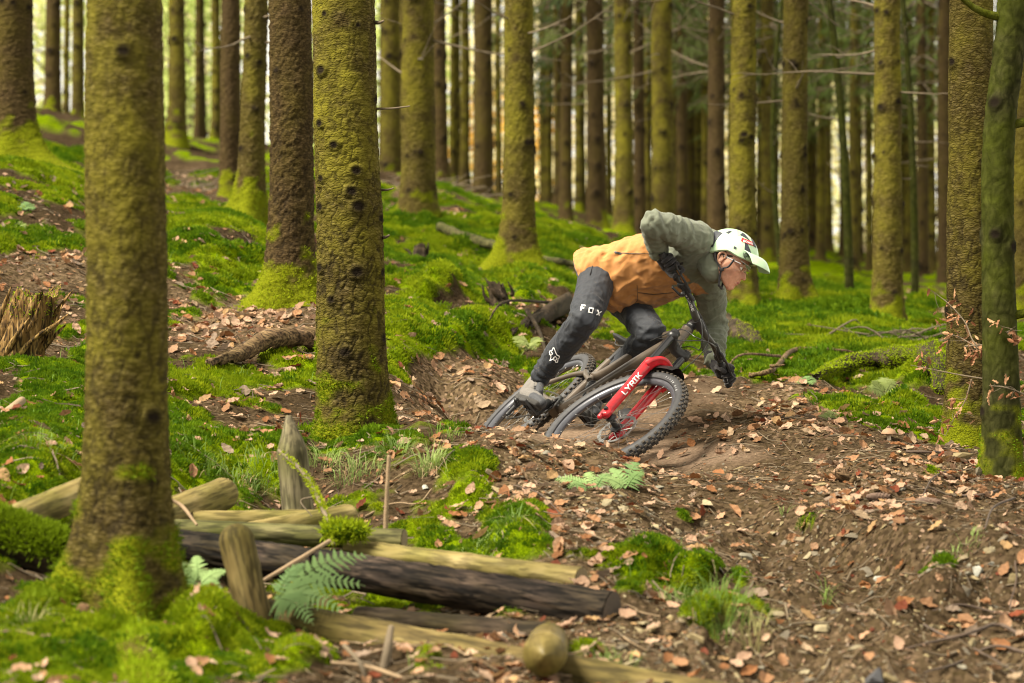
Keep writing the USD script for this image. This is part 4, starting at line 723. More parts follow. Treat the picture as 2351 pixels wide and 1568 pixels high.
def bp(name, m, mat, parent=None, front=False, smooth=40):
    v, f = (np.asarray(m.vertices), np.asarray(m.faces)) if isinstance(m, trimesh.Trimesh) else m
    return part(name, (steered(v) if front else v, f), mat, parent if parent is not None else bike, smooth)
BIKE_W = {}
def wheel(name, hub, front):
    w = group_x(name, bike); sh = lambda m: (np.asarray(m[0]) + hub, m[1])
    RC, rs = .3365, .030; a = np.linspace(math.radians(-128), math.radians(128), 23); prof = [(RC + rs * math.cos(t), rs * math.sin(t) * 1.02) for t in a]; prof += [(RC - .022, .019), (RC - .022, -.019), prof[0]]
    bp('tyre', sh(lathe(prof, 96, 'y')), 'tyre_rubber', w, front, 50); BIKE_W[name] = sh(lathe(prof, 96, 'y'))
    kn = []; N = 64
    for k in range(N):
        for row, (ang, L, Wd, H) in enumerate([(-.18, .017, .011, .0055), (.18, .017, .011, .0055), (-.50, .010, .009, .0045), (.50, .010, .009, .0045), (-.86, .015, .010, .006), (.86, .015, .010, .006)]):
            t = 2 * np.pi * (k + (.5 if row in (0, 3, 4) else 0) + (.12 if row in (1, 2) else 0)) / N; b = rbox(H * 2, Wd, L, .0012); v = np.asarray(b.vertices) @ rot([0, 0, 1], ang).T + [RC * 0 + rs * math.cos(ang) + H * .3, rs * math.sin(ang), 0]
            v = v + [RC, 0, 0]; kn.append((v @ rot([0, 1, 0], t).T + hub, np.asarray(b.faces)))
    info(bp('tread', cat_meshes(kn), 'tread_rubber', w, front, False), None, None, None, 'stuff')
    rp = [(.318, -.0165), (.318, .0165), (.311, .018), (.301, .014), (.294, .006), (.2925, 0), (.294, -.006), (.301, -.014), (.311, -.018), (.318, -.0165)]; bp('rim', sh(lathe(rp, 96, 'y')), 'rim_alloy', w, front, 40)
    bp('hub', sh(lathe([(.004, -.055), (.009, -.055), (.009, -.045), (.016, -.042), (.026, -.032), (.026, -.028), (.014, -.022), (.014, .018), (.030, .024), (.030, .030), (.02, .036), (.009, .045), (.009, .055), (.004, .055)], 32, 'y')), 'part_black', w, front)
    for k in range(28):
        t = 2 * np.pi * k / 28; sg = -1 if k % 2 else 1; t2 = t + (1 if (k // 2) % 2 else -1) * 1.15; p0 = np.array([.025 * math.cos(t2), sg * .028, .025 * math.sin(t2)]); p1 = np.array([.300 * math.cos(t), sg * .003, .300 * math.sin(t)]); d = unit(p1 - p0)
        bp('spoke', sh(tube(np.array([p0, p1]), .0010, 5)), 'steel_dark', w, front, True); bp('nipple', sh(tube(np.array([p1 - d * .016, p1]), .0021, 6)), 'steel', w, front, True)
    # brake disc on the left
    th = np.arange(72) * 2 * np.pi / 72; ro = .100 + .002 * np.cos(th * 12); ri = .084 - .002 * np.cos(th * 12); y0, y1 = .036, .0378; V = np.concatenate([np.stack([r * np.cos(th), np.full(72, y), r * np.sin(th)], 1) for r, y in ((ro, y0), (ri, y0), (ri, y1), (ro, y1))]); F = []
    for k in range(72):
        n = (k + 1) % 72
        for a_, b_ in ((0, 1), (1, 2), (2, 3), (3, 0)): F += [[a_ * 72 + k, b_ * 72 + k, b_ * 72 + n], [a_ * 72 + k, b_ * 72 + n, a_ * 72 + n]]
    arms = [(V, np.array(F))]
    for k in range(6):
        t = k * np.pi / 3; c, s = math.cos(t), math.sin(t); c2, s2 = math.cos(t + .55), math.sin(t + .55)
        arms.append(tube(np.array([[.026 * c, .037, .026 * s], [.088 * c2, .037, .088 * s2]]), .0028, 5)); arms.append(tube(np.array([[.055 * math.cos(t + .3), .037, .055 * math.sin(t + .3)], [.088 * c, .037, .088 * s]]), .0024, 5))
    bp('brake_disc', sh(cat_meshes(arms)), 'steel', w, front, False)
    return w
wheel('front_wheel', FHUB, True); rw = wheel('rear_wheel', np.zeros(3), False)
cs = [lathe([(.012, -.02 - .004 * k), (.030 + .0045 * (7 - k), -.02 - .004 * k), (.030 + .0045 * (7 - k), -.0225 - .004 * k), (.012, -.0225 - .004 * k)], 40, 'y') for k in range(8)]; bp('cassette', cat_meshes(cs), 'steel_dark', rw)
# fork
fork = group_x('fork', bike); LO = A0 + FW * .034
def fk(s, y, fwd=0.): return LO + AX * s + FW * fwd + np.array([0, y, 0])
for y in (-.062, .062):
    m = tube(np.array([fk(-.028, y, .004), fk(-.01, y, .003), fk(.04, y), fk(.20, y), fk(.36, y), fk(.385, y), fk(.387, y)]), [.017, .022, .0235, .0245, .027, .027, .020], 28); bp('lower_leg', m, 'fork_red', fork, True)
    if y < 0: LEG_R = (steered(m[0]) @ BM.T + BO, m[1])
    bp('stanchion', tube(np.array([fk(.36, y), fk(.60, y)]), .0185, 28), 'stanchion_black', fork, True); bp('wiper_seal', tube(np.array([fk(.386, y), fk(.394, y)]), [.023, .021], 28), 'part_black', fork, True)
    bp('top_cap', tube(np.array([fk(.575, y), fk(.612, y), fk(.617, y)]), [.0245, .0245, .018], 24), 'part_black', fork, True)
    lug = tm(hull(ball(fk(-.015, y, .012), .019), ball(fk(.02, y, .004), .021), ball(fk(-.004, y * 1.02, .020), .014)) + hull(ball(fk(-.032, y, -.016), .014), ball(fk(.03, y, -.004), .02))); bp('axle_lug', lug, 'fork_red', fork, True)
    bp('axle_bolt', moved(lathe([(.001, -.006), (.009, -.006), (.011, 0), (.008, .004), (.001, .004)], 20, 'y'), None, FHUB + [0, y + (.024 if y > 0 else -.024), 0]), 'part_black', fork, True)
ar = [fk(.345, -.066, .012), fk(.375, -.066, .030), fk(.405, -.050, .045), fk(.420, -.02, .050), fk(.420, .02, .050), fk(.405, .050, .045), fk(.375, .066, .030), fk(.345, .066, .012)]
bp('arch', tube(smooth_line(ar, 30), np.concatenate([np.linspace(.021, .016, 10), np.full(10, .016), np.linspace(.016, .021, 10)]), 16, True, lambda th, k: 1 + .35 * np.cos(2 * th)[None, :] * np.ones((len(k), 1))), 'fork_red', fork, True)
fd = [fk(.36, -.045, .02), fk(.392, -.032, .03), fk(.402, 0, .03), fk(.392, .032, .03), fk(.36, .045, .02)]
gv = []
for q in np.linspace(-.16, .14, 12): gv.append(np.array(smooth_line([p + FW * q - AX * (abs(q) ** 2) * 1.35 for p in fd], 9)))
gv = np.array(gv); i, j = np.meshgrid(np.arange(11), np.arange(8), indexing='ij'); gq = np.stack([i * 9 + j, i * 9 + j + 1, (i + 1) * 9 + j + 1, (i + 1) * 9 + j], -1).reshape(-1, 4); gvv = gv.reshape(-1, 3); nq = len(gvv)
bp('mudguard', (np.vstack([gvv, gvv + AX * .0015]), np.vstack([gq[:, [0, 1, 2]], gq[:, [0, 2, 3]], gq[:, [0, 2, 1]] + nq, gq[:, [0, 3, 2]] + nq])), 'part_black', fork, True)
cr = tm(hull(ball(fk(.585, -.062), .027), ball(fk(.585, -.02, -.03), .026)) + hull(ball(fk(.585, -.02, -.03), .026), ball(fk(.585, .02, -.03), .026)) + hull(ball(fk(.585, .062), .027), ball(fk(.585, .02, -.03), .026))); bp('fork_crown', cr, 'part_black', fork, True)
cal = tm(hull(ball(fk(.11, .060, -.055), .014), ball(fk(.17, .060, -.05), .014), ball(fk(.14, .045, -.075), .012)) + hull(ball(fk(.10, .062, -.03), .010), ball(fk(.17, .062, -.03), .010), ball(fk(.14, .058, -.05), .012))); bp('brake_caliper', cal, 'part_black', fork, True)
# frame
fr = group_x('frame', bike); hb, ht = A0 + AX * .600, A0 + AX * .715
bp('head_tube', tube(np.array([hb, hb + (ht - hb) * .1, ht - (ht - hb) * .1, ht]), [.030, .027, .026, .029], 28), 'frame_brown', fr)
bp('headset', cat_meshes([tube(np.array([hb - AX * .012, hb]), .031, 28), tube(np.array([ht, ht + AX * .012]), .029, 28), tube(np.array([ht + AX * .012, ht + AX * .04]), .019, 24)]), 'part_black', fr)
wide = lambda th, k: 1 + .18 * np.cos(2 * th)[None, :] * np.ones((len(k), 1))
bp('down_tube', tube(smooth_line([hb + AX * .035 - FW * .01, hb + AX * .0 + np.array([-.16, 0, -.13]), BB + np.array([.10, 0, .06]), BB + np.array([.0, 0, .03])], 24), np.linspace(.031, .034, 24), 20, True, wide), 'frame_brown', fr)
sj = BB + np.array([-.055, 0, .27]); bp('top_tube', tube(smooth_line([ht - AX * .03 - FW * .008, ht + np.array([-.22, 0, -.10]), sj + np.array([.10, 0, .035]), sj], 22), np.linspace(.027, .021, 22), 20, True, wide), 'frame_brown', fr)
bp('seat_tube', tube(np.array([BB + [-.005, 0, .02], BB + [-.045, 0, .2], BB + [-.08, 0, .38]]), [.024, .022, .021], 20), 'frame_brown', fr)
bp('bottom_bracket', tube(np.array([BB + [0, -.042, 0], BB + [0, .042, 0]]), .031, 28), 'frame_brown', fr)
for s in (-1, 1):
    bp('chainstay', tube(smooth_line([BB + [-.02, s * .035, .035], BB + [-.10, s * .048, .03], [.16, s * .060, .018], [.0, s * .070, .004]], 18), [.016] * 6 + [.013] * 12, 14), 'frame_brown', fr)
    bp('seatstay', tube(smooth_line([[.0, s * .070, .01], [.12, s * .062, .10], [.25, s * .045, .19], BB + [-.10, s * .03, .255]], 18), np.linspace(.011, .013, 18), 12), 'frame_brown', fr)
    bp('rocker_link', tube(smooth_line([BB + [-.11, s * .032, .262], BB + [-.03, s * .036, .235], BB + [.06, s * .030, .215]], 10), [.014] * 10, 12), 'frame_brown', fr)
bp('shock', cat_meshes([tube(np.array([BB + [.05, 0, .215], BB + [.13, 0, .17]]), .016, 20), tube(np.array([BB + [.13, 0, .17], BB + [.235, 0, .105]]), .027, 24)]), 'part_black', fr)
bp('shock_spring', tube(np.array([BB + np.array([.07 + .12 * q, .029 * math.cos(q * 44), .205 - .08 * q + .029 * math.sin(q * 44)]) for q in np.linspace(0, 1, 150)]), .0045, 6), 'part_black', fr)
# seat
sd = unit(np.array([-.205, 0, .97])); s0 = BB + np.array([-.08, 0, .38]); bp('seat_post', tube(np.array([s0, s0 + sd * .10]), .016, 20), 'part_black', bike); sc0 = s0 + sd * .14
sx = np.linspace(-.13, .14, 20); hw = np.interp(sx, [-.13, -.11, -.05, .02, .10, .13, .14], [.045, .066, .062, .034, .021, .017, .006]); pv = []
for x_, w_ in zip(sx, hw):
    for t in np.linspace(0, 2 * np.pi, 16, endpoint=False): pv.append(sc0 + [x_, w_ * math.cos(t), (.014 if math.sin(t) > 0 else .022) * math.sin(t) - .012 * (math.cos(t) ** 2) * (w_ / .066) + .012 * ((x_ / .14) ** 2)])
i, j = np.meshgrid(np.arange(19), np.arange(16), indexing='ij'); q_ = np.stack([i * 16 + j, i * 16 + (j + 1) % 16, (i + 1) * 16 + (j + 1) % 16, (i + 1) * 16 + j], -1).reshape(-1, 4); pv = np.array(pv); n0 = len(pv); pv = np.vstack([pv, pv[:16].mean(0), pv[-16:].mean(0)]); jj = np.arange(16)
sad = group_x('saddle', bike); bp('seat_pad', (pv, np.vstack([q_[:, [0, 1, 2]], q_[:, [0, 2, 3]], np.stack([np.full(16, n0), (jj + 1) % 16, jj], 1), np.stack([np.full(16, n0 + 1), 304 + jj, 304 + (jj + 1) % 16], 1)])), 'saddle_black', sad)
for s in (-1, 1): bp('seat_rail', tube(smooth_line([sc0 + [-.10, s * .03, -.015], sc0 + [-.06, s * .022, -.04], sc0 + [.05, s * .022, -.04], sc0 + [.10, s * .008, -.012]], 14), .0035, 8), 'steel_dark', sad)
# cranks, chainring, chain, pedals
CA = math.radians(-42); ck = group_x('crankset', bike); PED = {}
for s, a in ((-1, CA), (1, CA + math.pi)):
    e = BB + np.array([.17 * math.cos(a), s * .088, .17 * math.sin(a)]); bp('crank_arm', tube(smooth_line([BB + [0, s * .068, 0], BB + (e - BB) * .5 + [0, s * .036, 0], e], 10), np.linspace(.018, .013, 10), 14), 'part_black', ck)
    pd = group_x('pedal', bike); PED[s] = e + np.array([0, s * .058, 0]); c = PED[s]
    bp('pedal_body', tm(man(*moved(rbox(.100, .098, .016, .004), None, c)) - man(*moved(rbox(.034, .036, .03, .004), None, c + [.024, 0, 0])) - man(*moved(rbox(.034, .036, .03, .004), None, c + [-.024, 0, 0]))), 'part_matt', pd)
    pins = [tube(np.array([c + [px, py, .006], c + [px, py, .013]]), .0019, 6) for px in (-.045, -.015, .015, .045) for py in (-.042, .042)]; bp('pins', cat_meshes(pins), 'steel_dark', pd)
th = np.arange(128) * 2 * np.pi / 128; rr_ = .066 + .003 * np.sign(np.cos(th * 32)); V = np.concatenate([np.stack([r_ * np.cos(th), np.full(128, y_), r_ * np.sin(th)], 1) for r_, y_ in ((rr_, -.053), (np.full(128, .046), -.053), (np.full(128, .046), -.049), (rr_, -.049))]) + BB; F = []
for k in range(128):
    n = (k + 1) % 128
    for a_, b_ in ((0, 1), (1, 2), (2, 3), (3, 0)): F += [[a_ * 128 + k, b_ * 128 + k, b_ * 128 + n], [a_ * 128 + k, b_ * 128 + n, a_ * 128 + n]]
bp('chainring', (V, np.array(F)), 'steel_dark', ck, smooth=False)
bp('spider', cat_meshes([tube(np.array([BB + [0, -.051, 0], BB + [.05 * math.cos(t), -.051, .05 * math.sin(t)]]), .006, 6) for t in np.arange(5) * 1.2566]), 'part_black', ck)
dz = np.array([.015, -.050, -.085]); dl = np.array([.035, -.050, -.150]); cp = [BB + [0, -.051, .066], [.22, -.045, .055], [0, -.040, .050], [-.048, -.040, 0], [-.02, -.042, -.046], dz + [.0, 0, .02], dz + [-.025, 0, -.01], dl + [.02, 0, .02], dl + [.01, 0, -.02], [.25, -.051, -.13], BB + [-.02, -.051, -.064], BB + [.05, -.051, -.045], BB + [.066, -.051, 0], BB + [.045, -.051, .05], BB + [0, -.051, .066]]
ch = smooth_line(cp, 170); bp('chain', tube(ch, .0042, 6, False, lambda th, k: 1 + .35 * np.cos(k * 1.6)[:, None] * np.ones((1, len(th)))), 'steel_dark', bike)
dr = tm(hull(ball([.0, -.072, -.02], .015), ball([.02, -.078, -.055], .016)) + hull(ball([.02, -.078, -.055], .018), ball(dz + [0, -.014, 0], .015)) + hull(ball(dz + [0, -.010, 0], .010), ball(dl + [0, -.010, 0], .010)) + hull(ball([-.012, -.084, -.04], .010), ball([.03, -.084, -.07], .012))); dg = group_x('rear_derailleur', bike); bp('derailleur_body', dr, 'part_black', dg)
for c in (dz, dl): bp('jockey_wheel', moved(lathe([(.002, -.002), (.018, -.002), (.018, .002), (.002, .002)], 22, 'y'), None, c), 'steel_dark', dg)
# handlebar
hbx = group_x('handlebar', bike); BC = A0 + AX * .76 + FW * .045
def br(y, up=0., fwd=0.): return BC + np.array([0, y, 0]) + AX * up + FW * fwd
side = [(.0, 0, 0), (.04, 0, 0), (.075, .006, .001), (.13, .022, -.002), (.17, .026, -.008), (.39, .034, -.045)]
pts = [br(-y, u_, f_) for y, u_, f_ in side[::-1]] + [br(y, u_, f_) for y, u_, f_ in side[1:]]; bl_ = smooth_line(pts, 80); yy = np.abs(bl_[:, 1]); m = tube(bl_, np.interp(yy, [0, .06, .12, .2], [.0175, .0172, .0145, .0125]), 24); bp('bar', m, 'bar_dark', hbx, True); BAR_W = (steered(m[0]) @ BM.T + BO, m[1])
GRIP = {}
for s in (-1, 1):
    def gp(y, up=0., fwd=0.): return br(s * y, np.interp(y, [.17, .39], [.026, .034]) + up, np.interp(y, [.17, .39], [-.008, -.045]) + fwd)
    gx = np.linspace(.255, .388, 36); bp('grip', tube(np.array([gp(q) for q in gx]), .0158 + .0010 * np.sign(np.sin(gx * 900)), 20), 'part_matt', hbx, True); bp('grip_clamp', tube(np.array([gp(.246), gp(.256)]), .018, 20), 'part_black', hbx, True); bp('grip_clamp', tube(np.array([gp(.386), gp(.393)]), .018, 20), 'part_black', hbx, True)
    bp('brake_lever', cat_meshes([tube(smooth_line([gp(.20, -.012, .018), gp(.215, -.02, .05), gp(.245, -.02, .058), gp(.31, -.012, .052), gp(.335, -.008, .056)], 14), np.linspace(.008, .0045, 14), 8)]), 'part_black', hbx, True)
    bp('master_cylinder', tm(hull(ball(gp(.215, -.010, .022), .013), ball(gp(.135, -.016, .034), .012)) + hull(ball(gp(.205, 0, .0), .017), ball(gp(.215, -.005, .0), .017)) + hull(ball(gp(.185, -.018, .045), .009), ball(gp(.225, -.018, .05), .008))), 'part_black', hbx, True)
    if s == -1: bp('shift_lever', tm(hull(ball(gp(.175, -.03, .0), .012), ball(gp(.19, -.045, .025), .012)) + hull(ball(gp(.19, -.05, .01), .006), ball(gp(.235, -.055, .0), .006))), 'part_black', hbx, True)
    c_, o_ = steered(gp(.325)) @ BM.T + BO, steered(gp(.38)) @ BM.T + BO; GRIP[s] = (c_, unit(o_ - c_))
stm = tm(hull(ball(A0 + AX * .752, .024), ball(BC - FW * .01, .022)) + man(*tube(np.array([br(-.026), br(.026)]), .0245, 28)) + man(*tube(np.array([A0 + AX * .728, A0 + AX * .776]), .0215, 28))); bp('stem', stm, 'part_black', hbx, True)
for a_, pts in enumerate([[br(-.135, .0, .035), br(-.06, -.09, .11), br(.03, -.16, .10), hb + AX * .05 + [.0, .05, 0] + FW * .03, hb + [-.12, .03, -.06]], [br(-.175, -.01, .01), br(-.08, -.05, .09), br(.03, -.12, .12), fk(.50, .08, .04), fk(.30, .075, -.03), fk(.17, .065, -.05)], [br(.135, .0, .035), br(.06, -.08, .10), br(-.03, -.15, .10), hb + AX * .05 + [.0, -.05, 0] + FW * .03, hb + [-.12, -.03, -.06]], [br(.185, -.01, .01), br(.10, -.06, .09), br(.0, -.14, .13), br(-.05, -.2, .06), hb + [-.1, -.03, -.03]]]):
    bp('cable', tube(smooth_line(pts, 40), .0026, 7), 'part_black', hbx, True)
bp('rear_brake_hose', tube(smooth_line([[.02, .075, .03], [.10, .075, .14], [.2, .06, .19], [.34, .04, .16]], 20), .0026, 6), 'part_black', bike)
# printed lettering, laid on the surfaces it is printed on
def cast(o, d, mesh):
    """First hits of rays from o along d on a mesh."""
    v, f = mesh; a, e1, e2 = v[f[:, 0]], v[f[:, 1]] - v[f[:, 0]], v[f[:, 2]] - v[f[:, 0]]; out = np.full(len(o), np.inf)
    pv_ = v - o[0]; tri_d = (pv_ / np.maximum(np.abs(pv_[:, 1:2]), 1e-9))[f][:, :, [0, 2]]; t_lo, t_hi = tri_d.min(1), tri_d.max(1); ds = (d / d[:, 1:2])[:, [0, 2]]; order = np.argsort(ds[:, 0]); A_all, E1, E2 = a, e1, e2
    for s_ in range(0, len(o), 60):
        s = order[s_:s_ + 60]; sel = ((t_hi >= ds[s].min(0)) & (t_lo <= ds[s].max(0))).all(1)
        if not sel.any(): continue
        a, e1, e2 = A_all[sel], E1[sel], E2[sel]
        D = d[s][:, None]; P_ = np.cross(D, e2[None]); det = (P_ * e1).sum(-1); T = o[s][:, None] - a; u_ = (T * P_).sum(-1) / np.where(abs(det) < 1e-14, 1e-14, det); Q = np.cross(T, np.broadcast_to(e1, T.shape)); w_ = (D * Q).sum(-1) / np.where(abs(det) < 1e-14, 1e-14, det); t = (e2 * Q).sum(-1) / np.where(abs(det) < 1e-14, 1e-14, det)
        ok = (u_ >= -1e-6) & (w_ >= -1e-6) & (u_ + w_ <= 1 + 1e-6) & (t > 0) & (abs(det) > 1e-14); out[s] = np.where(ok, t, np.inf).min(1)
    return out
EYE = np.array([0, 0, CZ])
def print_on(name, flat, target, mat, parent, inv=None, lift=.0012, edge=.004, fill=True):
    """flat: a mesh whose x, y are measured directions (u, v); it is laid on the target surface, lift proud of it."""
    v, f = np.asarray(flat[0], float), np.asarray(flat[1]); v2, f2 = trimesh.remesh.subdivide_to_size(np.c_[v[:, :2], 0 * v[:, 0]], f, edge * 480)
    uvt_ = proj(target[0])[target[1]]; lo_, hi_ = v2[:, :2].min(0), v2[:, :2].max(0); target = (target[0], np.asarray(target[1])[((uvt_.max(1) >= lo_) & (uvt_.min(1) <= hi_)).all(1)])
    if not len(target[1]): return None
    d = np.stack([(v2[:, 0] - 1175) / FPX, np.ones(len(v2)), -(v2[:, 1] - 784) / FPX], 1); t = cast(np.repeat(EYE[None], len(d), 0), d, target); ok = np.isfinite(t)
    if not ok.any(): return None
    t = np.where(ok, t, np.median(t[ok])); keep = ok[f2].all(1); p = EYE + d * t[:, None] - d / np.linalg.norm(d, axis=1, keepdims=True) * lift
    if inv is not None: p = (p - inv[1]) @ inv[0]
    ff = f2[keep]
    return part(name, (p, ff), mat, parent, False) if len(ff) else None
def word(text, a, b, size, bold=True, squeeze=1.):
    """Lettering whose baseline runs from frame point a to b; size: cap height in frame units."""
    m = meshkit.text_mesh(text, 1.0, .01, bold); v = np.array(m.vertices); top = v[:, 2] > .005; f = np.array(m.faces); f = f[top[f].all(1)]; w = v[:, 0].max(); a, b = np.asarray(a, float), np.asarray(b, float); x = (b - a) / w; y = np.array([unit(b - a)[1], -unit(b - a)[0]]) * size
    return a + v[:, :1] * x + v[:, 1:2] * y, f
BINV = (BM, BO)
la, lb = proj(steered(fk(.10, -.062)) @ BM.T + BO), proj(steered(fk(.345, -.062)) @ BM.T + BO); off = np.array([unit(lb - la)[1], -unit(lb - la)[0]])
print_on('lettering', word('LYRIK', la + (lb - la) * .16 - off * 7, la + (lb - la) * .80 - off * 7, 12), LEG_R, 'print_white', fork, BINV, .0008)
ba, bb_ = proj(steered(br(-.20, .027, -.012)) @ BM.T + BO), proj(steered(br(-.06, .0, 0)) @ BM.T + BO); off = np.array([unit(bb_ - ba)[1], -unit(bb_ - ba)[0]])
print_on('lettering', word('REVERSE', ba - off * 1.5, ba + (bb_ - ba) * .9 - off * 1.5, 5.5), BAR_W, 'print_white', hbx, BINV, .0006)
# tyre name: on the right sidewall, running round it
FWT = group_x('tyre_lettering', bike)
for k, ch_ in enumerate('BIG BETTY'):
    if ch_ == ' ': continue
    m = meshkit.text_mesh(ch_, .013, .0006, True); v = np.array(m.vertices); v[:, 0] -= v[:, 0].mean(); ang = math.radians(64 + 3.6 * k); r0 = .324
    q = np.stack([-v[:, 0], -(.0292 - .10 * (v[:, 1] / .013 - .4) ** 2 * .01) - v[:, 2] + 0 * v[:, 0], r0 + v[:, 1]], 1) * [1, 1, 1]; q = q @ rot([0, 1, 0], -(ang - math.pi / 2) * 1.0).T
    bp('letter', (q + FHUB + [0, -.0006, 0], np.array(m.faces)[:, ::-1]), 'print_grey', FWT, True, False)
# ------------------------------------------------------------------ rider
def cloth(name, col, rough=.75, weave=900., var=.12, sheen=.15, fold=0.):
    c = np.array(col); nodes = {'co': ('geometry', {}), 'n': ('noise_texture', {'scale': 28., 'detail': 4}), 'r': ('rgb_ramp', {'ramp': [(.3, tuple(c * (1 - var))), (.7, tuple(c * (1 + var)))]}), 'w': ('noise_texture', {'scale': weave, 'detail': 2}), 'sv': ('voronoi_texture', {'scale': 95.}), 'sn': ('noise_texture', {'scale': 7., 'detail': 4}), 'sr': ('rgb_ramp', {'ramp': [(.12, (1, 1, 1)), (.2, (0, 0, 0))]}), 'sm': ('rgb_ramp', {'ramp': [(.48, (0, 0, 0)), (.62, (1, 1, 1))]}), 'sx': ('math', {'math_type': 'multiply'}), 'dm': ('mix', {'color2': (.13, .095, .06)}),
          'k': ('noise_texture', {'type': 'ridged_multifractal', 'scale': 11., 'detail': 3, 'roughness': .5, 'distortion': 1.2}), 'hm': ('mix', {'fac': .12}), 'b': ('bump', {'strength': .8, 'distance': .02}), 'p': ('principled_bsdf', {'roughness': rough, 'specular_ior_level': .35, 'sheen_weight': sheen})}
    return look(name, nodes, [('co.position', 'n.vector'), ('co.position', 'w.vector'), ('co.position', 'k.vector'), ('n.fac', 'r.fac'), ('co.position', 'sv.vector'), ('co.position', 'sn.vector'), ('sv.distance', 'sr.fac'), ('sn.fac', 'sm.fac'), ('sr.color', 'sx.value1'), ('sm.color', 'sx.value2'), ('sx.value', 'dm.fac'), ('r.color', 'dm.color1'), ('dm.color', 'p.base_color'), ('k.color', 'hm.color1'), ('w.color', 'hm.color2'), ('hm.color', 'b.height'), ('b.normal', 'p.normal')])
cloth('jacket_orange', (.385, .170, .046)); cloth('jacket_olive', (.132, .146, .104)); cloth('trouser_cloth', (.012, .015, .022), .62, sheen=.08); cloth('glove_cloth', (.014, .012, .014), .8); cloth('shoe_grey', (.115, .105, .095), .75); cloth('shoe_dark', (.030, .032, .038), .6); cloth('sole_rubber', (.02, .018, .016), .8)
cloth('base_layer', (.060, .040, .060)); cloth('strap_grey', (.030, .030, .034), .7); 
look('skin', {'co': ('geometry', {}), 'n': ('noise_texture', {'scale': 60., 'detail': 4}), 'r': ('rgb_ramp', {'ramp': [(.3, (.42, .20, .13)), (.7, (.55, .29, .20))]}), 'p': ('principled_bsdf', {'roughness': .5, 'subsurface_weight': .15, 'subsurface_scale': .01})}, [('co.position', 'n.vector'), ('n.fac', 'r.fac'), ('r.color', 'p.base_color')])
plain('helmet_mint', (.46, .64, .42), .32, coat=.3, var=.04); plain('helmet_dark', (.030, .034, .045), .5); plain('eye_white', (.7, .68, .64), .2); plain('iris', (.03, .02, .012), .2); plain('hair', (.035, .022, .014), .7, bump=.4); plain('sticker_red', (.62, .020, .03), .45); plain('zip_black', (.012, .012, .012), .5); plain('lens_frame', (.55, .55, .56), .3); plain('patch_grey', (.22, .22, .27), .6); plain('lip', (.40, .15, .12), .45)
look('lens', {'f': ('fresnel', {'IOR': 1.5}), 't': ('transparent_bsdf', {'color': (.93, .92, .9)}), 'g': ('glossy_bsdf', {'roughness': .04}), 'm': ('mix_closure', {})}, [('f.fac', 'm.fac'), ('t.BSDF', 'm.closure1'), ('g.BSDF', 'm.closure2')], surface='m.closure')
rider = UsdGeom.Xform.Define(stage, '/World/person'); RO = bw(PED[-1]) + [0, 0, -.03]; rider.AddTranslateOp().Set(Gf.Vec3d(*RO.tolist()))
info(rider, 'person in orange and olive jacket, black trousers and mint helmet riding the leaning bike', 'person')
def rp(name, m, mat, parent=None, smooth=60):
    if isinstance(m, trimesh.Trimesh): v, f = np.array(m.vertices), np.array(m.faces)
    elif hasattr(m, 'to_mesh'): x = tm(m); v, f = np.array(x.vertices), np.array(x.faces)
    else: v, f = m
    return part(name, (np.asarray(v) - RO, f), mat, parent if parent is not None else rider, smooth)
def soft(m, edge=.009, it=14, lamb=.5, mu=.52):
    t = tm(m.refine_to_length(edge)); return trimesh.smoothing.filter_taubin(t, lamb, mu, it)
# joints, measured in the frame with their distances
J = dict(hipR=at(1380, 618, 13.80), hipL=at(1408, 655, 13.98), kneeR=at(1340, 733, 13.44), kneeL=at(1494, 764, 13.66), shR=at(1598, 548, 13.42), shL=at(1624, 640, 13.76), elR=at(1502, 512, 13.22), elL=at(1640, 750, 13.95), neck=at(1634, 580, 13.56), head=at(1671, 600, 13.45))
gR, aR = GRIP[-1]; gL, aL = GRIP[1]; upS = BM @ (ST @ AX); fwS = BM @ (ST @ FW)
J['wrR'] = gR + upS * .012 - fwS * .055 + np.array([-.015, .02, .055]); J['wrL'] = gL - fwS * .05 + np.array([-.015, .03, .065])
bu2, bh2, bl2 = BM[:, 2], BM[:, 0], BM[:, 1]
ftR_up = unit(.75 * bu2 + .25 * np.array([0, 0, 1.0])); ftL_up = bu2
def foot_frame(ped, fwd, up):
    f = unit(fwd); u_ = unit(up - f * (up @ f)); l = np.cross(u_, f); return bw(ped) + u_ * .010, f, l, u_
FR = foot_frame(PED[-1], bh2 + .10 * bl2, ftR_up); FL = foot_frame(PED[1], bh2, ftL_up)
J['anR'] = FR[0] - FR[1] * .125 + FR[3] * .115; J['anL'] = FL[0] - FL[1] * .125 + FL[3] * .115
spine = unit(J['neck'] - (J['hipR'] + J['hipL']) / 2); latR = unit(J['shR'] - J['shL']); latR = unit(latR - spine * (latR @ spine)); front = np.cross(spine, latR)
pel = (J['hipR'] + J['hipL']) / 2
# head frame
hf = unit(np.array([.82, -.30, -.48])); hu_ = np.array([.48, .05, .86]); hu_ = unit(hu_ - hf * (hu_ @ hf)); hr = np.cross(hf, hu_); HC = J['head']
def hp(f, r, u_): return HC + hf * f + hr * r + hu_ * u_
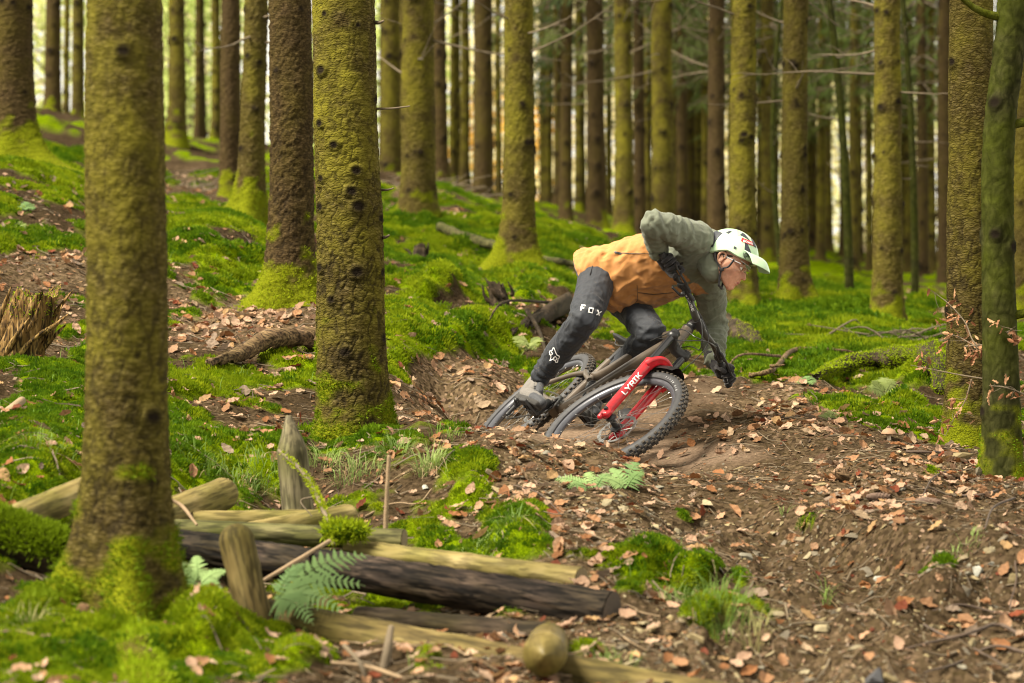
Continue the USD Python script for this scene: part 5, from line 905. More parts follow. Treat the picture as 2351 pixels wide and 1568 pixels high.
# --- body: one continuous skin
hd = hull(ball(hp(.005, 0, .045), .080, 28), ball(hp(-.03, 0, .03), .078, 28), ball(hp(.02, 0, .02), .074, 28))
hd += hull(ball(hp(.02, .035, .0), .045), ball(hp(.02, -.035, .0), .045), ball(hp(.055, .034, -.025), .030), ball(hp(.055, -.034, -.025), .030), ball(hp(-.005, .045, -.055), .020), ball(hp(-.005, -.045, -.055), .020), ball(hp(.068, 0, -.100), .020), ball(hp(.060, .014, -.095), .018), ball(hp(.060, -.014, -.095), .018), ball(hp(.072, 0, -.05), .03))
hd += hull(ball(hp(.080, .030, .018), .013), ball(hp(.084, 0, .020), .013), ball(hp(.080, -.030, .018), .013), ball(hp(.06, 0, .05), .03))
hd += hull(ball(hp(.086, 0, .006), .010), ball(hp(.106, 0, -.032), .0105), ball(hp(.082, .011, -.036), .011), ball(hp(.082, -.011, -.036), .011)) + ball(hp(.108, 0, -.034), .0115)
hd += hull(ball(hp(.095, .009, -.038), .0085), ball(hp(.095, -.009, -.038), .0085))
hd += hull(ball(hp(.088, .016, -.061), .0075), ball(hp(.093, 0, -.060), .0085), ball(hp(.088, -.016, -.061), .0075)) + hull(ball(hp(.085, .014, -.074), .008), ball(hp(.090, 0, -.075), .009), ball(hp(.085, -.014, -.074), .008)) + hull(ball(hp(.078, 0, -.098), .014), ball(hp(.074, .012, -.095), .012), ball(hp(.074, -.012, -.095), .012))
for s in (-1, 1): hd += hull(ball(hp(.070, s * .040, -.020), .018), ball(hp(.05, s * .052, -.022), .016)); hd -= ball(hp(.088, s * .031, -.001), .0135)
body = hd + chain([hp(-.02, 0, -.03), (hp(-.03, 0, -.09) + J['neck']) / 2, J['neck']], [.055, .052, .058])
body += chain([J['neck'], pel + spine * .36, pel + spine * .18, pel], [.06, .11, .10, .11]) + hull(ball(J['shR'], .05), ball(J['shL'], .05), ball(J['neck'], .05))
for s in 'RL': body += chain([J['sh' + s], J['el' + s], J['wr' + s]], [.046, .036, .026]) + chain([J['hip' + s], J['knee' + s], J['an' + s]], [.075, .050, .034]) + hull(ball(J['an' + s], .032), ball((FR if s == 'R' else FL)[0] + (FR if s == 'R' else FL)[3] * .03, .02))
rp('body', soft(body, .008, 6), 'skin')
for s in (-1, 1):
    e = hp(.0775, s * .031, -.002); rp('eye', tm(ball(e, .0115, 24)), 'eye_white'); rp('iris', tm(ball(e + hf * .0068 + hr * s * .001, .0058, 20)), 'iris')
    lid = hull(ball(hp(.083, s * .020, .008), .0045), ball(hp(.088, s * .031, .0095), .005), ball(hp(.078, s * .043, .006), .0045)); rp('eyelid', soft(lid, .003, 4), 'skin'); rp('eyebrow', soft(hull(ball(hp(.090, s * .016, .020), .0035), ball(hp(.091, s * .030, .025), .004), ball(hp(.080, s * .046, .019), .0028)), .003, 3), 'hair')
    # ear: rim, bowl and lobe
    ec = hp(-.012, s * .077, -.012); rim = [ec + hf * (.004) - hu_ * .024, ec - hf * .014 - hu_ * .012, ec - hf * .021 + hu_ * .012 + hr * s * .012, ec - hf * .010 + hu_ * .029 + hr * s * .012, ec + hf * .008 + hu_ * .026 + hr * s * .004, ec + hf * .010 + hu_ * .008]
    er = chain(smooth_line(rim, 14), [.0055] * 14, 12) + hull(ball(ec - hf * .004 - hu_ * .018, .007), ball(ec + hf * .004, .006), ball(ec - hf * .008 + hu_ * .012, .006)); rp('ear', soft(er, .004, 5), 'skin')
rp('lips', soft(hull(ball(hp(.093, .013, -.0665), .0042), ball(hp(.0985, 0, -.065), .0055), ball(hp(.093, -.013, -.0665), .0042)) + hull(ball(hp(.089, .012, -.072), .0045), ball(hp(.0945, 0, -.0735), .006), ball(hp(.089, -.012, -.072), .0045)), .003, 3), 'lip')
rp('hair', soft(hull(ball(hp(-.035, .0, .02), .083), ball(hp(-.045, 0, -.02), .070)) + hull(ball(hp(.02, .066, .02), .012), ball(hp(.0, .068, .0), .011), ball(hp(-.03, .062, 0), .016)) + hull(ball(hp(.02, -.066, .02), .012), ball(hp(-.03, -.062, 0), .016)), .008, 5), 'hair')
# --- helmet
th_, ph_ = np.meshgrid(np.linspace(0, 2 * np.pi, 97)[:-1], np.linspace(0, 1, 40)); fx, rx = np.cos(th_), np.sin(th_)
rimz = -.010 + .030 * np.clip(fx, 0, 1) ** 1.2 - .040 * np.clip(-fx, 0, 1) ** 1.0 + .012 * np.exp(-((fx - .05) / .28) ** 2); rimz = rimz - .012 * np.exp(-((fx + .62) / .25) ** 2)
lat = np.arcsin(np.clip(rimz / .128, -.9, .9)); el = lat + (np.pi / 2 - lat) * ph_; a1, b1, c1 = .134, .108, .124
ridge = 1 + .020 * np.cos(th_ * 6) * np.cos(el) ** 2 * np.sin(np.clip((el - lat) / (np.pi / 2 - lat), 0, 1) * np.pi)
Hf, Hr, Hu = a1 * np.cos(el) * fx * ridge - .006, b1 * np.cos(el) * rx * ridge, c1 * np.sin(el) * ridge + .032
outer = np.stack([Hf, Hr, Hu], -1); inner = np.stack([Hf * .88, Hr * .88, (Hu - .03) * .88 + .026], -1); n1, n2 = outer.shape[:2]; V = np.vstack([outer.reshape(-1, 3), inner.reshape(-1, 3)]); i, j = np.meshgrid(np.arange(n1 - 1), np.arange(n2), indexing='ij'); q = np.stack([i * n2 + j, i * n2 + (j + 1) % n2, (i + 1) * n2 + (j + 1) % n2, (i + 1) * n2 + j], -1).reshape(-1, 4)
o2 = n1 * n2; jj = np.arange(n2); rimq = np.stack([jj, jj + o2, (jj + 1) % n2 + o2, (jj + 1) % n2], 1); shell = np.vstack([q, q[:, ::-1] + o2, rimq]); shell = np.vstack([shell[:, [0, 1, 2]], shell[:, [0, 2, 3]]])
def hw_(L): return HC + L[:, :1] * hf + L[:, 1:2] * hr + L[:, 2:3] * hu_
hel = UsdGeom.Xform.Define(stage, fresh(path_of(rider), 'helmet')); SHELL = (hw_(V), shell); rp('shell', SHELL, 'helmet_mint', hel, 45)
def on_shell(t, e, lift=.002):
    """Point of the shell at azimuth t (0 = front, towards the right side) and elevation e."""
    return np.array([a1 * math.cos(e) * math.cos(t) * (1 + lift / .12) - .006, b1 * math.cos(e) * math.sin(t) * (1 + lift / .1), c1 * math.sin(e) * (1 + lift / .12) + .032])
def shell_patch(name, tc, ec, w, h, mat, taper=0., skew=0., lift=.0025, n=8):
    """A vent or band lying on the shell: a small curved patch with an edge that runs down into it."""
    pts = []
    for a in np.linspace(-1, 1, n):
        for b in np.linspace(-1, 1, n): pts.append(on_shell(tc + w * b * (1 - taper * a) + skew * a, ec + h * a, lift))
    base = [];
    for a in np.linspace(-1, 1, n):
        for b in np.linspace(-1, 1, n): base.append(on_shell(tc + w * b * (1 - taper * a) + skew * a, ec + h * a, -.012))
    P = np.array(pts + base); i, j = np.meshgrid(np.arange(n - 1), np.arange(n - 1), indexing='ij'); q = np.stack([i * n + j, i * n + j + 1, (i + 1) * n + j + 1, (i + 1) * n + j], -1).reshape(-1, 4); bd = list(range(n)) + list(range(2 * n - 1, n * n, n)) + list(range(n * n - 2, n * (n - 1) - 1, -1)) + list(range(n * (n - 2), 0, -n)); m_ = n * n
    sq = np.array([[bd[k], bd[(k + 1) % len(bd)], bd[(k + 1) % len(bd)] + m_, bd[k] + m_] for k in range(len(bd))]); F = np.vstack([q, sq]); F = np.vstack([F[:, [0, 1, 2]], F[:, [0, 2, 3]]]); rp(name, (hw_(P), F), mat, hel, 30); return hw_(P[:m_])
for s in (-1, 1):
    shell_patch('vent', s * .92, .50, .13, .15, 'helmet_dark', .45, s * .10); shell_patch('vent', s * 1.25, 1.02, .22, .12, 'helmet_dark', .5, s * .1); shell_patch('vent', s * .42, .95, .14, .18, 'helmet_dark', .3, 0); shell_patch('vent', s * 2.02, .72, .07, .10, 'helmet_dark', .1)
    shell_patch('rear_band', s * 2.50, .18, .36, .34, 'helmet_dark', .1, 0, .0035); shell_patch('rivet', s * 1.36, .23, .045, .042, 'helmet_dark', 0, 0, .003)
# visor
vs = []
for a in np.linspace(-1, 1, 21):
    for b in np.linspace(0, 1, 9):
        t = a * 1.02; base = on_shell(t, .40 + .05 * math.cos(a * 3), .004); out = np.array([.205 * math.cos(a * .72) - .004 - .02 * a * a, .112 * math.sin(a * 1.05), .040 + .012 * math.cos(a * 1.5)]); p = base * (1 - b) + out * b; p[2] += .016 * math.sin(b * np.pi) * (1 - .4 * a * a); vs.append(p)
vs = np.array(vs); i, j = np.meshgrid(np.arange(20), np.arange(8), indexing='ij'); q = np.stack([i * 9 + j, (i + 1) * 9 + j, (i + 1) * 9 + j + 1, i * 9 + j + 1], -1).reshape(-1, 4); nv = len(vs); lo = vs - [0, 0, .0035]
bd = [k * 9 for k in range(21)] + [180 + k for k in range(1, 9)] + [k * 9 + 8 for k in range(19, -1, -1)] + [k for k in range(7, 0, -1)]; sq = np.array([[bd[k], bd[k] + nv, bd[(k + 1) % len(bd)] + nv, bd[(k + 1) % len(bd)]] for k in range(len(bd))]); F = np.vstack([q, q[:, ::-1] + nv, sq]); rp('visor', (hw_(np.vstack([vs, lo])), np.vstack([F[:, [0, 1, 2]], F[:, [0, 2, 3]]])), 'helmet_mint', hel, 40)
for s in (-1, 1):
    buckle = hp(.030, s * .035, -.125); chin = hp(.045, 0, -.128)
    for nm, a_, b_ in (('strap', [hp(.045, s * .093, .012), hp(.035, s * .080, -.03), hp(.012, s * .070, -.058), buckle], None), ('strap', [hp(-.055, s * .085, .0), hp(-.035, s * .080, -.03), hp(.012, s * .070, -.058)], None), ('strap', [buckle, chin], None)):
        p = smooth_line(a_, 14) if len(a_) > 2 else np.linspace(a_[0], a_[1], 6); rp(nm, tube(p, .0065, 8, True, lambda th, k: (.35 + .65 * np.abs(np.cos(th)))[None, :] * np.ones((len(k), 1))), 'strap_grey', hel)
    rp('buckle', moved(rbox(.022, .012, .014, .003), None, hp(.012, s * .0715, -.058)), 'part_black', hel)
# glasses
gl = UsdGeom.Xform.Define(stage, fresh(path_of(rider), 'glasses'))
lp = []
for a in np.linspace(-1, 1, 17):
    for b in np.linspace(-1, 1, 7): k = 1 - .35 * max(0, -b) * (1 - abs(abs(a) - .5) * 1.6); lp.append(hp(.116 - .042 * a * a - .006 * b * b, .064 * a, .002 + .022 * b * k + (.010 * (1 - abs(a) * 3) if abs(a) < .33 and b < 0 else 0)))
i, j = np.meshgrid(np.arange(16), np.arange(6), indexing='ij'); q = np.stack([i * 7 + j, (i + 1) * 7 + j, (i + 1) * 7 + j + 1, i * 7 + j + 1], -1).reshape(-1, 4); rp('lens', (np.array(lp), np.vstack([q[:, [0, 1, 2]], q[:, [0, 2, 3]]])), 'lens', gl, True)
for s in (-1, 1): rp('temple', tube(smooth_line([hp(.076, s * .066, .012), hp(.04, s * .078, .008), hp(-.012, s * .079, .006)], 12), [.0028] * 12, 8), 'lens_frame', gl)
rp('brow_bar', tube(np.array([hp(.116 - .042 * a * a - .006, .064 * a, .0245) for a in np.linspace(-1, 1, 17)]), .0016, 6), 'lens_frame', gl)
# --- jacket
def loft(c, lat, frt, ax, n=40):
    """Rings: centres, half widths along lat and frt."""
    th = np.arange(n) * 2 * np.pi / n; V = np.concatenate([ci + np.cos(th)[:, None] * l_ * wi + np.sin(th)[:, None] * f_ * np.where(np.sin(th) > 0, di, bi)[:, None] for ci, wi, di, bi, l_, f_ in zip(c, ax[0], ax[1], ax[2], lat, frt)])
    k = len(c); i, j = np.meshgrid(np.arange(k - 1), np.arange(n), indexing='ij'); q = np.stack([i * n + j, i * n + (j + 1) % n, (i + 1) * n + (j + 1) % n, (i + 1) * n + j], -1).reshape(-1, 4); F = np.vstack([q[:, [0, 1, 2]], q[:, [0, 2, 3]]]); m = len(V); V = np.vstack([V, c[0], c[-1]]); jj = np.arange(n); F = np.vstack([F, np.stack([np.full(n, m), (jj + 1) % n, jj], 1), np.stack([np.full(n, m + 1), (k - 1) * n + jj, (k - 1) * n + (jj + 1) % n], 1)])
    M_ = man(V, F); return M_ if M_.volume() > 0 else man(V, F[:, ::-1])
TL = float((J['neck'] - pel) @ spine); ss = np.array([-.035, -.0, .06, .16, .27, .36, .43, .49, TL - .02]); n_ = len(ss)
bend = front * .0; cen = [pel + spine * s + front * (.020 * np.sin(np.clip(s / TL, 0, 1) * np.pi) * -1 + .015) for s in ss]
hipl = unit(J['hipR'] - J['hipL']); hipl = unit(hipl - spine * (hipl @ spine)); lats = [unit(hipl * (1 - np.clip(s / .4, 0, 1)) * .5 + latR * (.5 + .5 * np.clip(s / .4, 0, 1))) for s in ss]; frs = [np.cross(spine, l) for l in lats]
frs[0], frs[1], frs[2], frs[3] = frs[0] + spine * .30, frs[1] + spine * .28, frs[2] + spine * .2, frs[3] + spine * .08
wid = np.array([.252, .256, .240, .224, .220, .220, .205, .16, .09]); dep = np.array([.165, .185, .200, .185, .170, .155, .135, .11, .08]); bak = np.array([.128, .132, .126, .124, .130, .135, .125, .10, .08])
torso = loft(cen, lats, frs, (wid, dep, bak))
arms = manifold3d.Manifold(); ARM = []
for s in 'RL':
    a, b, c = J['sh' + s], J['el' + s], J['wr' + s]; pts = [a + (pel - a) * .05, a, a + (b - a) * .5, b, b + (c - b) * .5, b + (c - b) * .97]; rs = [.086, .080, .069, .060, .054, .043] if s == 'R' else [.084, .080, .070, .062, .055, .042]; arms += chain(pts, rs, 28); ARM.append((a, b, c))
hood = chain([J['neck'] - spine * .035 - front * .075, J['neck'] + spine * .035 - front * .05], [.060, .052]) + hull(ball(hp(-.075, .03, -.045), .050), ball(hp(-.075, -.03, -.045), .050), ball(hp(-.035, .03, -.085), .048), ball(hp(-.035, -.03, -.085), .048), ball(J['neck'] - spine * .02 + latR * .06, .055), ball(J['neck'] - spine * .02 - latR * .06, .055), ball(J['neck'] + spine * .06 + latR * .035 + front * .02, .048), ball(J['neck'] + spine * .06 - latR * .035 + front * .02, .048), ball(J['neck'] + spine * .03 - front * .06, .05))
shd = hull(ball(J['shR'], .085, 28), ball(J['shL'], .085, 28), ball(J['neck'] - spine * .05, .085, 28), ball(pel + spine * (TL - .22) + front * .02, .10, 28))
jack = soft(torso + arms + hood + shd, .0075, 14)
def seg_par(p, a, b):
    d = b - a; t = np.clip(((p - a) @ d) / (d @ d), 0, 1); return t, np.linalg.norm(p - a - t[:, None] * d, axis=1)
def folds(t, amp, seed, freq=11., axis_pull=(), along=None):
    """Cloth folds: sharp creases from warped ridged noise, tighter rings near bent joints."""
    v, n = np.array(t.vertices), np.array(t.vertex_normals); w = np.stack([fbm(v * 5, 3, seed + k) - .5 for k in range(3)], 1) * .16; vs_ = v if along is None else v - (v @ along)[:, None] * along * .62; k = fbm((vs_ + w) * freq, 3, seed + 9); r1 = 1 - np.abs(k - .5) * 5; k2 = fbm((vs_ + w * 1.5) * freq * 2.3, 2, seed + 19); r2 = 1 - np.abs(k2 - .5) * 5
    d = amp * (np.clip(r1, 0, 1) ** 1.6 - .35) + amp * .5 * (np.clip(r2, 0, 1) ** 1.6 - .35)
    for c, ax, rad, wl, a_ in axis_pull:
        q = v - c; s = q @ ax; d = d + a_ * np.sin(s / wl * 6.283 + (fbm(v * 12, 2, seed + 4) - .5) * 9) * np.exp(-(np.linalg.norm(q, axis=1) / rad) ** 2)
    return trimesh.Trimesh(v + n * d[:, None], t.faces, process=False), d
jv0 = np.array(jack.vertices); pulls = []
for a, b, c in ARM: pulls += [(b, unit(c - a), .10, .042, .006), (b + (c - b) * .72, unit(c - b), .10, .038, .008), (a + (b - a) * .3, unit(b - a), .10, .055, .006)]
pulls += [(cen[2] + front * .12, spine, .16, .085, .008), (cen[3] + latR * .15, unit(spine + front * .7), .18, .075, .006)]
jack, _ = folds(jack, .0090, 3, 8.5, pulls, unit(spine - front * .9))
armn = np.full(len(jv0), 9.)
for a, b, c in ARM:
    t1, d1 = seg_par(jv0, a + (b - a) * .22, b); t2, d2 = seg_par(jv0, b, c); armn = np.minimum(armn, np.minimum(d1 / .094, d2 / .075))
sv = (jv0 - pel) @ spine; fv = (jv0 - pel) @ front; lv_ = (jv0 - pel) @ latR; cut = .425 + .10 * np.clip(fv / .2, -.4, 1.0) - .05 * np.clip(-fv / .1, 0, 1)
ol = (sv > cut) | (armn < 1.0); fo = ol[jack.faces].sum(1) >= 2
JO, JG = np.array(jack.faces)[~fo], np.array(jack.faces)[fo]
jx = UsdGeom.Xform.Define(stage, fresh(path_of(rider), 'jacket')); nrm_keep = 60
def sub(v, f):
    u_, inv = np.unique(f, return_inverse=True); return v[u_], inv.reshape(f.shape)
rp('orange_panel', sub(np.array(jack.vertices), JO), 'jacket_orange', jx, True); rp('olive_panel', sub(np.array(jack.vertices), JG), 'jacket_olive', jx, True)
JM = (np.array(jack.vertices), np.array(jack.faces))
# --- trousers
leg = hull(ball(J['hipR'] - spine * .005, .116, 28), ball(J['hipL'] + spine * .01, .108, 28), ball(pel + spine * .08, .110, 28), ball(pel - front * .030 - spine * .035, .108, 28))
for s in 'RL':
    a, b, c = J['hip' + s], J['knee' + s], J['an' + s]; leg += chain([a, a + (b - a) * .45, b - (b - a) * .06, b + unit(b - (a + c) / 2) * .012, b + (c - b) * .25, b + (c - b) * .6, c + (b - c) * .10], [.106, .088, .073, .067, .067, .059, .046], 28)
trs = soft(leg, .0085, 14); tp = []
for s in 'RL':
    a, b, c = J['hip' + s], J['knee' + s], J['an' + s]; tp += [(b, unit(c - a), .10, .05, .006), (c + (b - c) * .16, unit(b - c), .09, .040, .0075), (a, unit(b - a), .14, .07, .007)]
trs, _ = folds(trs, .0070, 31, 8.5, tp, unit(np.array([.5, .0, .86]))); rp('trousers', trs, 'trouser_cloth', None, True); TM_ = (np.array(trs.vertices), np.array(trs.faces))
rp('base_layer', soft(loft([pel - spine * .075, pel - spine * .03, pel + spine * .04], lats[:3], [np.cross(spine, l) + spine * .3 for l in lats[:3]], (np.array([.185, .20, .20]), np.array([.12, .15, .15]), np.array([.112, .118, .10])), 40), .012, 6), 'base_layer')
# --- shoes
for s, (o, f, l, u_), ank in (('R', FR, J['anR']), ('L', FL, J['anL'])):
    P_ = lambda x, y, z: o + f * (x - .165) + l * y + u_ * (z + .012)
    sg = -1 if s == 'R' else 1
    up_ = hull(ball(P_(.03, 0, .036), .034), ball(P_(.12, .005 * -sg, .040), .034), ball(P_(.19, .018, .030), .028), ball(P_(.19, -.018, .030), .028), ball(P_(.245, .008 * -sg, .026), .024)) + hull(ball(P_(.03, 0, .04), .036), ball(P_(.035, 0, .105), .038), ball(P_(.10, 0, .075), .034)) + hull(ball(P_(.03, 0, .06), .036), ball(ank + u_ * .0, .038))
    sx_ = UsdGeom.Xform.Define(stage, fresh(path_of(rider), 'shoe')); rp('upper', soft(up_, .006, 8), 'shoe_grey', sx_, True)
    rp('toe_cap', soft(hull(ball(P_(.20, .022, .024), .0265), ball(P_(.20, -.022, .024), .0265), ball(P_(.247, .008 * -sg, .022), .0275), ball(P_(.215, 0, .03), .027)), .006, 5), 'shoe_dark', sx_, True)
    rp('sole', soft(hull(ball(P_(.015, .02, .002), .014), ball(P_(.015, -.02, .002), .014), ball(P_(.11, .028, .002), .012), ball(P_(.11, -.028, .002), .012), ball(P_(.19, .038, .002), .013), ball(P_(.19, -.038, .002), .013), ball(P_(.258, .012, .006), .014), ball(P_(.258, -.012, .006), .014)), .008, 3), 'sole_rubber', sx_, True)
    for k in range(6): x_ = .095 + .016 * k; z_ = .112 - .0095 * k; rp('lace', tube(smooth_line([P_(x_, .030, z_ - .018), P_(x_ + .004, 0, z_ - .001), P_(x_, -.030, z_ - .018)], 8), .0030, 6), 'shoe_dark', sx_)
    rp('tongue', soft(hull(ball(P_(.085, 0, .108), .020), ball(P_(.15, 0, .066), .022), ball(P_(.07, 0, .13), .018)), .007, 4), 'shoe_dark', sx_, True)
# --- gloves: palm, four fingers closed round the grip, thumb below it
def glove(c, a, wr, sgn):
    u_, f = upS, fwS; f = unit(f - a * (f @ a)); u_ = unit(np.cross(a, f)); u_ = u_ if u_ @ upS > 0 else -u_; Q = lambda x, y, z: c + a * x + f * y + u_ * z
    g_ = hull(ball(Q(-.036, .006, .030), .012), ball(Q(.036, .002, .028), .012), ball(Q(-.036, -.030, .026), .016), ball(Q(.034, -.030, .022), .015), ball(Q(-.02, -.052, .022), .018), ball(Q(.022, -.050, .018), .018)) + hull(ball(Q(-.016, -.052, .022), .020), ball(Q(.020, -.05, .02), .019), ball(wr, .030)) + hull(ball(wr, .031), ball(wr + unit(wr - Q(0, -.05, .02)) * .03, .034))
    for k, (x, L) in enumerate(((-.036, 1.0), (-.0125, 1.08), (.0115, 1.02), (.034, .88))):
        k0, k1, k2, k3 = Q(x, .008, .032), Q(x * 1.02, .036 * L, .016), Q(x * 1.02, .034 * L, -.014), Q(x, .010, -.027)
        if k == 0: k1, k2, k3 = Q(x - .004, .042, .022), Q(x - .012, .062, .004), Q(x - .012, .058, -.014)
        g_ += chain([k0, k1, k2, k3], [.0115, .0102, .0094, .0082], 16)
    g_ += chain([Q(-.030, -.040, .014), Q(-.052, -.016, -.006), Q(-.054, .012, -.022), Q(-.046, .030, -.026)], [.016, .0125, .0108, .0092], 16)
    return soft(g_, .0042, 6)
for s, (c, a), wr, lab in ((-1, GRIP[-1], J['wrR'], 'R'), (1, GRIP[1], J['wrL'], 'L')):
    gx_ = UsdGeom.Xform.Define(stage, fresh(path_of(rider), 'glove')); gm = glove(c, a, wr, s); gm, _ = folds(gm, .0012, 5, 40.); rp('hand', gm, 'glove_cloth', gx_, True)
    el = J['el' + lab]; d = unit(el - wr); rp('cuff', tube(np.array([wr - d * .012, wr + d * .012, wr + d * .036]), [.037, .039, .040], 24), 'patch_grey' if s < 0 else 'glove_cloth', gx_)
    if s > 0: GLV = (np.array(gm.vertices), np.array(gm.faces)); GLX = gx_
# --- prints and trims
RINV = (np.eye(3), RO)
def poly_mesh(pts): 
    from shapely.geometry import Polygon
    v, f = trimesh.creation.triangulate_polygon(Polygon(pts), engine='earcut'); return np.c_[v, 0 * v[:, 0]], f
def line_mesh(pts, w, closed=False):
    from shapely.geometry import LineString
    g_ = LineString(list(pts) + ([pts[0]] if closed else [])).buffer(w / 2, join_style=2); v, f = trimesh.creation.triangulate_polygon(g_, engine='earcut'); return np.c_[v, 0 * v[:, 0]], f
def print_x(name, flat, target, mat, parent=None, **k): return print_on(name, flat, target, mat, parent if parent is not None else rider, RINV, **k)
for ch_, (x, y) in zip('FOX', ((1331, 712), (1349, 717), (1368, 723))):
    if ch_ == 'F': sh_ = [[(0, 0), (3, -13), (13, -12), (12.3, -9), (5.6, -9.8), (5, -7), (10, -6.4), (9.6, -3.8), (4.4, -4.3), (3.4, .4)]]
    elif ch_ == 'O': sh_ = [[(0, 0), (3, -12), (5.8, -11.7), (3.2, .3)], [(9.2, 2.2), (12, -10.5), (14, -10), (11, 2.6)], [(3, -12), (14, -10), (13.4, -7.6), (2.6, -9.6)], [(0, 0), (11, 2.6), (11.4, .2), (.5, -2.3)]]
    else: sh_ = [[(2.5, -12), (5.2, -11.5), (9, 2), (6.2, 1.5)], [(12, -9), (13.8, -7.4), (1.4, 1), (-.2, -.8)]]
    for q in sh_: print_x('letter', poly_mesh([(x + a, y + b) for a, b in q]), TM_, 'print_white', lift=.0025)
fx_ = [(1155, 203), (1138, 238), (1112, 243), (1100, 262), (1108, 276), (1102, 290), (1118, 302), (1122, 330), (1112, 376), (1162, 352), (1166, 376), (1184, 382), (1190, 404), (1214, 402), (1221, 356), (1240, 338), (1238, 318), (1206, 302), (1186, 262), (1166, 205)]
fD = lambda L: [((1240 + a / 5.228) / 1.1506, (880 + b / 5.228) / 1.1506) for a, b in L]
for L, cl in ((fx_, True), ([(1128, 258), (1146, 284), (1132, 300)], False), ([(1160, 338), (1184, 322), (1206, 350), (1190, 372)], False)): print_x('emblem', line_mesh(fD(L), 2.0, cl), TM_, 'print_white', lift=.0025)
for pts, w, mat in (([(1413, 580), (1450, 582), (1500, 583)], 1.6, 'zip_black'), ([(1412, 579), (1424, 582)], 5, 'zip_black'), ([(1544, 657), (1570, 653), (1592, 646)], 5, 'jacket_olive'), ([(1540, 605), (1566, 607)], 1.4, 'zip_black'), ([(1557, 608), (1566, 604)], 5, 'zip_black'), ([(1566, 676), (1578, 668)], 4.5, 'zip_black'), ([(1465, 672), (1500, 676), (1545, 672)], 1.5, 'zip_black'), ([(1462, 655), (1463, 690), (1440, 718)], 1.2, 'zip_black'), ([(1548, 683), (1568, 676)], 1.2, 'zip_black')):
    print_x('zip' if mat == 'zip_black' else 'stripe', line_mesh(pts, w), JM, mat, jx, lift=.003)
print_x('patch', poly_mesh([(1637, 812), (1650, 809), (1655, 826), (1643, 830)]), JM, 'patch_grey', jx, lift=.003)
print_x('patch', line_mesh([(1660, 868), (1668, 866), (1671, 880), (1663, 882)], 1.6, True), GLV, 'print_grey', GLX, lift=.002)
# helmet stickers: red label with white script, ringed badge, grey print
hs = lambda L: [((1920 + a / 15.68) / 1.1506, (600 + b / 15.68) / 1.1506) for a, b in L]
print_x('red_label', poly_mesh(hs([(610, 425), (1180, 660), (1145, 805), (575, 572)])), SHELL, 'sticker_red', hel, lift=.004)
a_, b_ = hs([(650, 575), (1105, 755)]); print_x('label_script', word('gowim', a_, b_, 5.0), SHELL, 'print_white', hel, lift=.0055)
c_ = np.array(hs([(790, 1160)])[0])
for r_ in (4.2, 7.0, 9.6):
    for k_ in ((0, 360),) if r_ < 5 else ((120, 215), (300, 395)):
        t_ = np.radians(np.linspace(*k_, 26)); print_x('badge_ring', line_mesh([(c_[0] + r_ * .62 * math.cos(t) + r_ * .22 * math.sin(t), c_[1] + r_ * math.sin(t)) for t in t_[:-1 if r_ < 5 else None]], 1.1, r_ < 5), SHELL, 'zip_black', hel, lift=.004)
for dx, dy in ((-1.2, -1.8), (1.2, 1.8)): t_ = np.linspace(0, 6.28, 14)[:-1]; print_x('badge_dot', line_mesh([(c_[0] + dx + 1.2 * math.cos(t), c_[1] + dy + 1.5 * math.sin(t)) for t in t_], .8, True), SHELL, 'zip_black', hel, lift=.0042)
for a_, b_ in (((400, 150), (540, 150)), ((410, 215), (560, 215)), ((420, 280), (570, 280)), ((430, 345), (580, 345))): p_, q_ = hs([a_, b_]); print_x('faint_print', word('MET', p_, q_, 2.6, False), SHELL, 'print_grey', hel, lift=.004)
# ------------------------------------------------------------------ moss, leaves, stones, twigs, grass, ferns
rng = np.random.default_rng(77)
def ground_samples(n, dlo, dhi, power=1.0, smax=.21, seed=0):
    r = np.random.default_rng(seed); d = (r.uniform(dlo ** (2 - power), dhi ** (2 - power), n)) ** (1 / (2 - power)) if power != 2 else dlo * (dhi / dlo) ** r.uniform(size=n)
    return r.uniform(-smax, smax, n) * d, d, r
# moss
x, y, r = ground_samples(150000, 7.0, 34, 1.55, seed=5); w = gval(moss_w, x, y); keep = r.uniform(size=len(x)) < w ** 1.3 * .62; x, y = x[keep], y[keep]
mf = gval(moss_f, x, y); nn = gn(x, y) + r.normal(0, .12, (len(x), 3)); nn /= np.linalg.norm(nn, axis=1, keepdims=True)
sc = r.uniform(.7, 1.35, len(x)) * np.clip(y / 13, .8, 2.3) * np.clip(.6 + mf * .5, .7, 1.5)
tone = fbm(np.stack([x * 1.4, y * 1.1, 0 * x], -1), 3, 44) + r.normal(0, .07, len(x)); idx = np.where(tone > .5, 0, 2) + r.integers(0, 2, len(x))
instancer('/World/ground_moss', [('moss_cushion', moss_tuft(1), 'moss_bright'), ('moss_cushion', moss_tuft(2, 30, .038, .020), 'moss_bright'), ('moss_cushion', moss_tuft(3), 'moss_green'), ('moss_cushion', moss_tuft(4, 40, .036, .022), 'moss_green')],
          np.stack([x, y, gz(x, y)], 1), idx, quat_from(nn, r.uniform(0, 6.28, len(x))), sc, 'bright green moss cushions covering the forest floor')
MOSS_COUNT = len(x)
